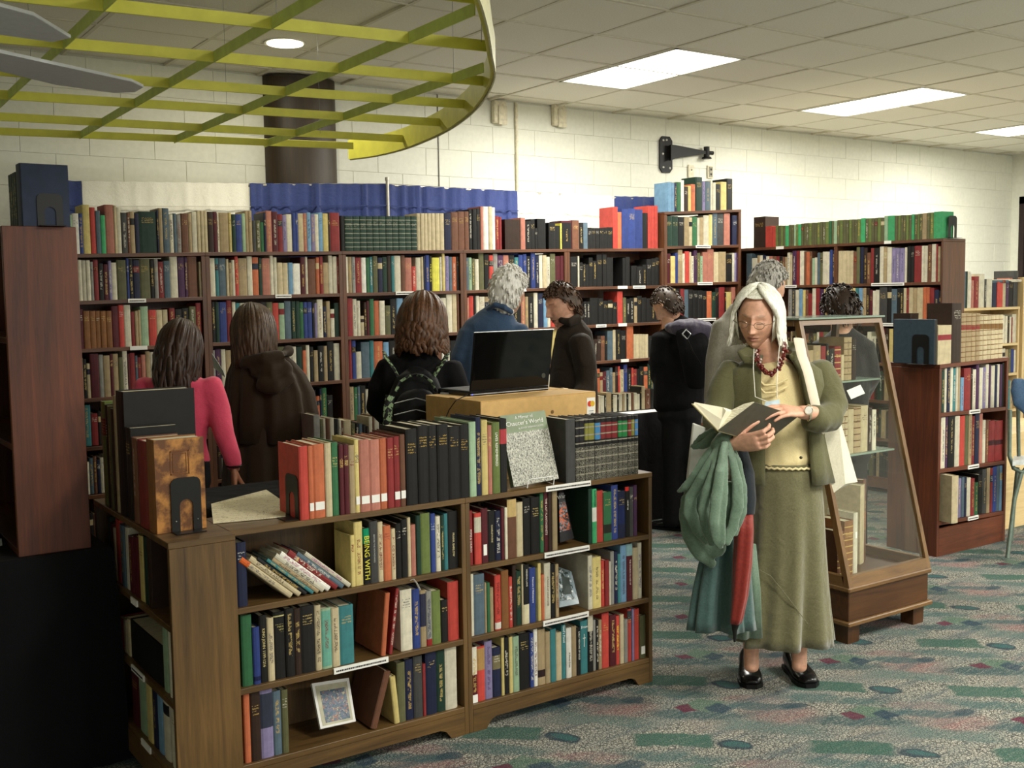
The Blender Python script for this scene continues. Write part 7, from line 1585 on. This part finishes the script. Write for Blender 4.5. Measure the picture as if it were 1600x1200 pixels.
# card-payment sticker
sq = [e1_*.915+Vector((0, 0, .428)), e1_*.99+Vector((0, 0, .428)), e1_*.99+Vector((0, 0, .545)), e1_*.915+Vector((0, 0, .545))]
def patch(name, q, mat, off, par=BXc):
    bm = bmesh.new(); a = [bm.verts.new(p+fr*off) for p in q]; b = [bm.verts.new(p) for p in q]; bm.faces.new(a); [bm.faces.new((a[i], b[i], b[(i+1) % 4], a[(i+1) % 4])) for i in range(4)]; return link(name, bm, mat, par)
stk = patch('sticker', sq, paper, .001); L2 = lambda u, v: (sq[0]*(1-u)+sq[1]*u)*(1-v)+(sq[3]*(1-u)+sq[2]*u)*v
for u, rgb in ((.34, (206, 60, 36)), (.66, (214, 170, 40))):
    bm = bmesh.new(); c_ = L2(u, .78); tube(bm, [c_+fr*(.001+u*.001), c_+fr*(.0018+u*.001)], .0125, 20); link('sticker_disc', bm, plain('disc_%d' % rgb[1], rgb, .4, 0), stk)
patch('sticker_bar', [L2(.12, .12), L2(.88, .12), L2(.88, .25), L2(.12, .25)], plain('sticker_blue', (40, 50, 130), .4, 0), .0016, stk)
for v in (.5, .42, .34): patch('sticker_line', [L2(.2, v), L2(.8, v), L2(.8, v+.03), L2(.2, v+.03)], plain('sticker_grey', (160, 160, 160), .5, 0), .0014, stk)
# laptop, lid towards us
LT = empty('laptop', onZ(760, 612, zt_)); tag(LT, 'open black laptop seen from behind its glossy lid, on the cardboard box', 'laptop')
gloss = plain('piano_black', (7, 7, 8), .06, .02); silver = plain('laptop_silver', (176, 178, 180), .3, metal=.5)
hl, hr_ = onZ(735, 612, zt_+.028), onZ(857, 602, zt_+.028); ax = (hr_-hl).normalized(); W__ = .37; mid_ = (hl+hr_)/2; wd_ = (hr_-hl).length/2; hl, hr_ = mid_-ax*wd_, mid_+ax*wd_
bk = Vector((-ax.y, ax.x, 0)); 
def lap(name, pts, th, nrm, mat, bv=.003):
    bm = bmesh.new(); a = [bm.verts.new(p) for p in pts]; b = [bm.verts.new(p+nrm*th) for p in pts]; bm.faces.new(a); bm.faces.new(b[::-1]); [bm.faces.new((a[i], b[i], b[(i+1) % 4], a[(i+1) % 4])) for i in range(4)]; bmesh.ops.recalc_face_normals(bm, faces=bm.faces); bevel(bm, bv, 2) if bv else None; return link(name, bm, mat, LT)
dz = Vector((0, 0, 1)); zb_ = zt_+.003
f0 = lambda p, z: Vector((p.x, p.y, z))
lap('base', [f0(hl, zb_), f0(hr_, zb_), f0(hr_+bk*.24, zb_), f0(hl+bk*.24, zb_)], .024, dz, gloss)
lap('keyboard_deck', [f0(hl+ax*.01+bk*.01, zb_+.024), f0(hr_-ax*.01+bk*.01, zb_+.024), f0(hr_-ax*.01+bk*.23, zb_+.024), f0(hl+ax*.01+bk*.23, zb_+.024)], .002, dz, silver, 0)
lap('silver_trim', [f0(hl-ax*.001-bk*.002, zb_+.010), f0(hr_+ax*.001-bk*.002, zb_+.010), f0(hr_+ax*.001-bk*.000, zb_+.010), f0(hl-ax*.001-bk*.000, zb_+.010)], .004, dz, silver, 0)
ltop = (onZ(745, 520, 1.4)-onZ(735, 612, 1.4)); H_ = None
best = None
for q_ in range(10, 60):
    p = hl+dz*(q_*.005)-bk*(-.0); px_, py_ = prj(p)
    if best is None or abs(py_-519) < best[0]: best = (abs(py_-519), q_*.005)
H_ = best[1]; back_ = bk*(-.05)
lid = lap('lid', [hl+dz*.0, hr_+dz*.0, hr_+dz*H_+back_*-.0+ax*.008-bk*.03, hl+dz*H_-bk*.03+ax*.006], .010, bk, gloss, .003)
lap('screen', [hl+bk*.0105+dz*.02+ax*.02, hr_+bk*.0105+dz*.02-ax*.02, hr_+dz*(H_-.015)-bk*.0175-ax*.01, hl+dz*(H_-.015)-bk*.0175+ax*.02], .001, bk, emit('laptop_screen', (120, 150, 190), .6), 0)
tip = hl+dz*H_-bk*.032; tip2 = hr_+dz*H_-bk*.032+ax*.008
bm = bmesh.new(); tube(bm, [tip, tip2], .0022, 6); link('lid_edge_trim', bm, silver, LT, smooth=True)
bm = bmesh.new(); c_ = hl.lerp(hr_, .92)+dz*(.045)-bk*.0065; tube(bm, [c_, c_-bk*.001], .011, 18); link('round_emblem', bm, plain('emblem_grey', (60, 60, 50), .3), LT)
bm = bmesh.new(); sphere(bm, f0(hl-bk*.003+ax*.008, zb_+.012), .0022, 6); link('power_light', bm, emit('blue_led', (90, 90, 255), 4), LT)
inv(LT)
dn = (onZ(712, 626, zt_)-EYE).dot(cf)-.02
bm = bmesh.new(); q = [onZ(688, 618, zt_+.002), onZ(737, 618, zt_+.002), onZ(742, 610, zt_+.002), onZ(705, 612, zt_+.002)]; a = [bm.verts.new(p) for p in q]; b = [bm.verts.new(p+Vector((0, 0, .012))) for p in q]; bm.faces.new(a); bm.faces.new(b[::-1]); [bm.faces.new((a[i], b[i], b[(i+1) % 4], a[(i+1) % 4])) for i in range(4)]; tag(link('card_reader', bm, plain('dull_silver', (120, 122, 122), .35)), 'small silver device beside the laptop on the box', 'device')
bm = bmesh.new(); tube(bm, ([onZ(737, 617, zt_+.01), Q(722, 625, 3.15), Q(706, 634, 3.12), Q(698, 650, 3.12), Q(696, 668, 3.14)]) if False else [onZ(737, 614, zt_+.012), onZ(724, 620, zt_+.02), onZ(712, 626, zt_+.02), Q(702, 640, dn), Q(697, 652, dn), Q(696, 672, dn)], .0022, 6)
tag(link('cable', bm, blk, smooth=True), 'thin black cable looping down from the laptop over the box', 'cable')
# blue jacket over a folding chair and the chair at the right edge
CHx = Q(1606, 700, 6.2); CH = empty('folding_chair', (CHx.x, CHx.y, 0)); tag(CH, 'grey tubular folding chair at the frame\'s edge, blue jacket over it', 'chair')
tubm = plain('grey_green_tube', (110, 124, 112), .35, metal=.4)
fy_ = floor_py(1580, 6.2)
bm = bmesh.new(); tube(bm, [Q(1578, 640, 6.2), Q(1577, 712, 6.2), Q(1584, 732, 6.2), Q(1596, 738, 6.2), Q(1612, 730, 6.2)], .012, 8); link('frame_tube', bm, tubm, CH, smooth=True)
bm = bmesh.new(); tube(bm, [Q(1612, 722, 6.2), Q(1596, 740, 6.2), Q(1585, 780, 6.2), Q(1574, fy_-1, 6.15)], .012, 8); link('leg', bm, tubm, CH, smooth=True)
bm = bmesh.new(); tube(bm, [Q(1640, 722, 6.2), Q(1650, 780, 6.2), Q(1656, floor_py(1656, 6.2)-2, 6.2)], .012, 8); link('leg', bm, tubm, CH, smooth=True)
for dd in (.4,):
    bm = bmesh.new(); tube(bm, [Q(1590, 730, 6.2+dd), Q(1584, 790, 6.2+dd), Q(1580, floor_py(1580, 6.2+dd)-2, 6.2+dd)], .012, 8); link('leg', bm, tubm, CH, smooth=True)
    bm = bmesh.new(); tube(bm, [Q(1640, 730, 6.2+dd), Q(1648, 790, 6.2+dd), Q(1652, floor_py(1652, 6.2+dd)-2, 6.2+dd)], .012, 8); link('leg', bm, tubm, CH, smooth=True)
bm = bmesh.new(); q = [Q(1582, 728, 6.15), Q(1650, 722, 6.15), Q(1648, 716, 6.6), Q(1584, 720, 6.6)]; a = [bm.verts.new(p) for p in q]; b = [bm.verts.new(p+Vector((0, 0, .03))) for p in q]; bm.faces.new(a); bm.faces.new(b[::-1]); [bm.faces.new((a[i], b[i], b[(i+1) % 4], a[(i+1) % 4])) for i in range(4)]; link('seat', bm, plain('seat_white', (200, 204, 200), .4), CH)
for x_ in (1592, 1628):
    bm = bmesh.new(); tube(bm, [Q(x_, 726, 6.55), Q(x_-1, 660, 6.42), Q(x_-2, 602, 6.30)], .011, 8); link('frame_tube', bm, tubm, CH, smooth=True)
bm = bmesh.new(); tube(bm, [Q(1590, 604, 6.30), Q(1608, 602, 6.30), Q(1626, 604, 6.30)], .02, 8, flat=.5); link('backrest', bm, tubm, CH, smooth=True)
inv(CH)
def jk(bm): limb(bm, [(1584, 598, 6.3, 8, .5), (1600, 604, 6.3, 12, .5), (1625, 606, 6.3, 14, .5)]); limb(bm, [(1590, 606, 6.28, 12, .5), (1596, 624, 6.26, 16, .4), (1612, 634, 6.26, 18, .4)]); limb(bm, [(1612, 604, 6.28, 18, .5), (1618, 630, 6.26, 18, .4)])
tag(organic('jacket', jk, .01, cloth('blue_jacket', (58, 84, 112), .7, 120, .4, .1), None, 4, disp=(.008, 10)), 'blue jacket thrown over the chair at the frame\'s edge', 'jacket')
bx = Q(1600, 675, 7.0); bm = bbox(-.35, -.2, 0, .6, .3, .62, .004); o = link('wooden_box', bm, W_PALE['x'], None, (bx.x+.1, bx.y+.2, 0)); tag(o, 'pale wooden chest behind the chair with the blue jacket', 'chest')

# pale cloth at the frame's edge
tag(folds_loft('cloth_drop', [(-10, 842, 3.62, 12, .1), (-8, 930, 3.62, 16, .6), (-5, 1050, 3.62, 20, 1.), (-3, floor_py(-3, 3.62)-3, 3.62, 21, 1.2)], cloth('pale_green_cloth', (196, 204, 190), .8), None, n=60, seed=51, amp=.008, freq=6), 'pale cloth hanging beside the black tablecloth at the floor', 'cloth')
# ---------------------------------------------------------------- lettering to real meshes
dg = bpy.context.evaluated_depsgraph_get()
for o in [o for o in COL.objects if o.type == 'FONT']:
    me = bpy.data.meshes.new_from_object(o.evaluated_get(dg)); n = bpy.data.objects.new('lettering', me); COL.objects.link(n)
    n.parent = o.parent; n.matrix_parent_inverse = o.matrix_parent_inverse.copy(); n.matrix_basis = o.matrix_basis.copy(); bpy.data.objects.remove(o)
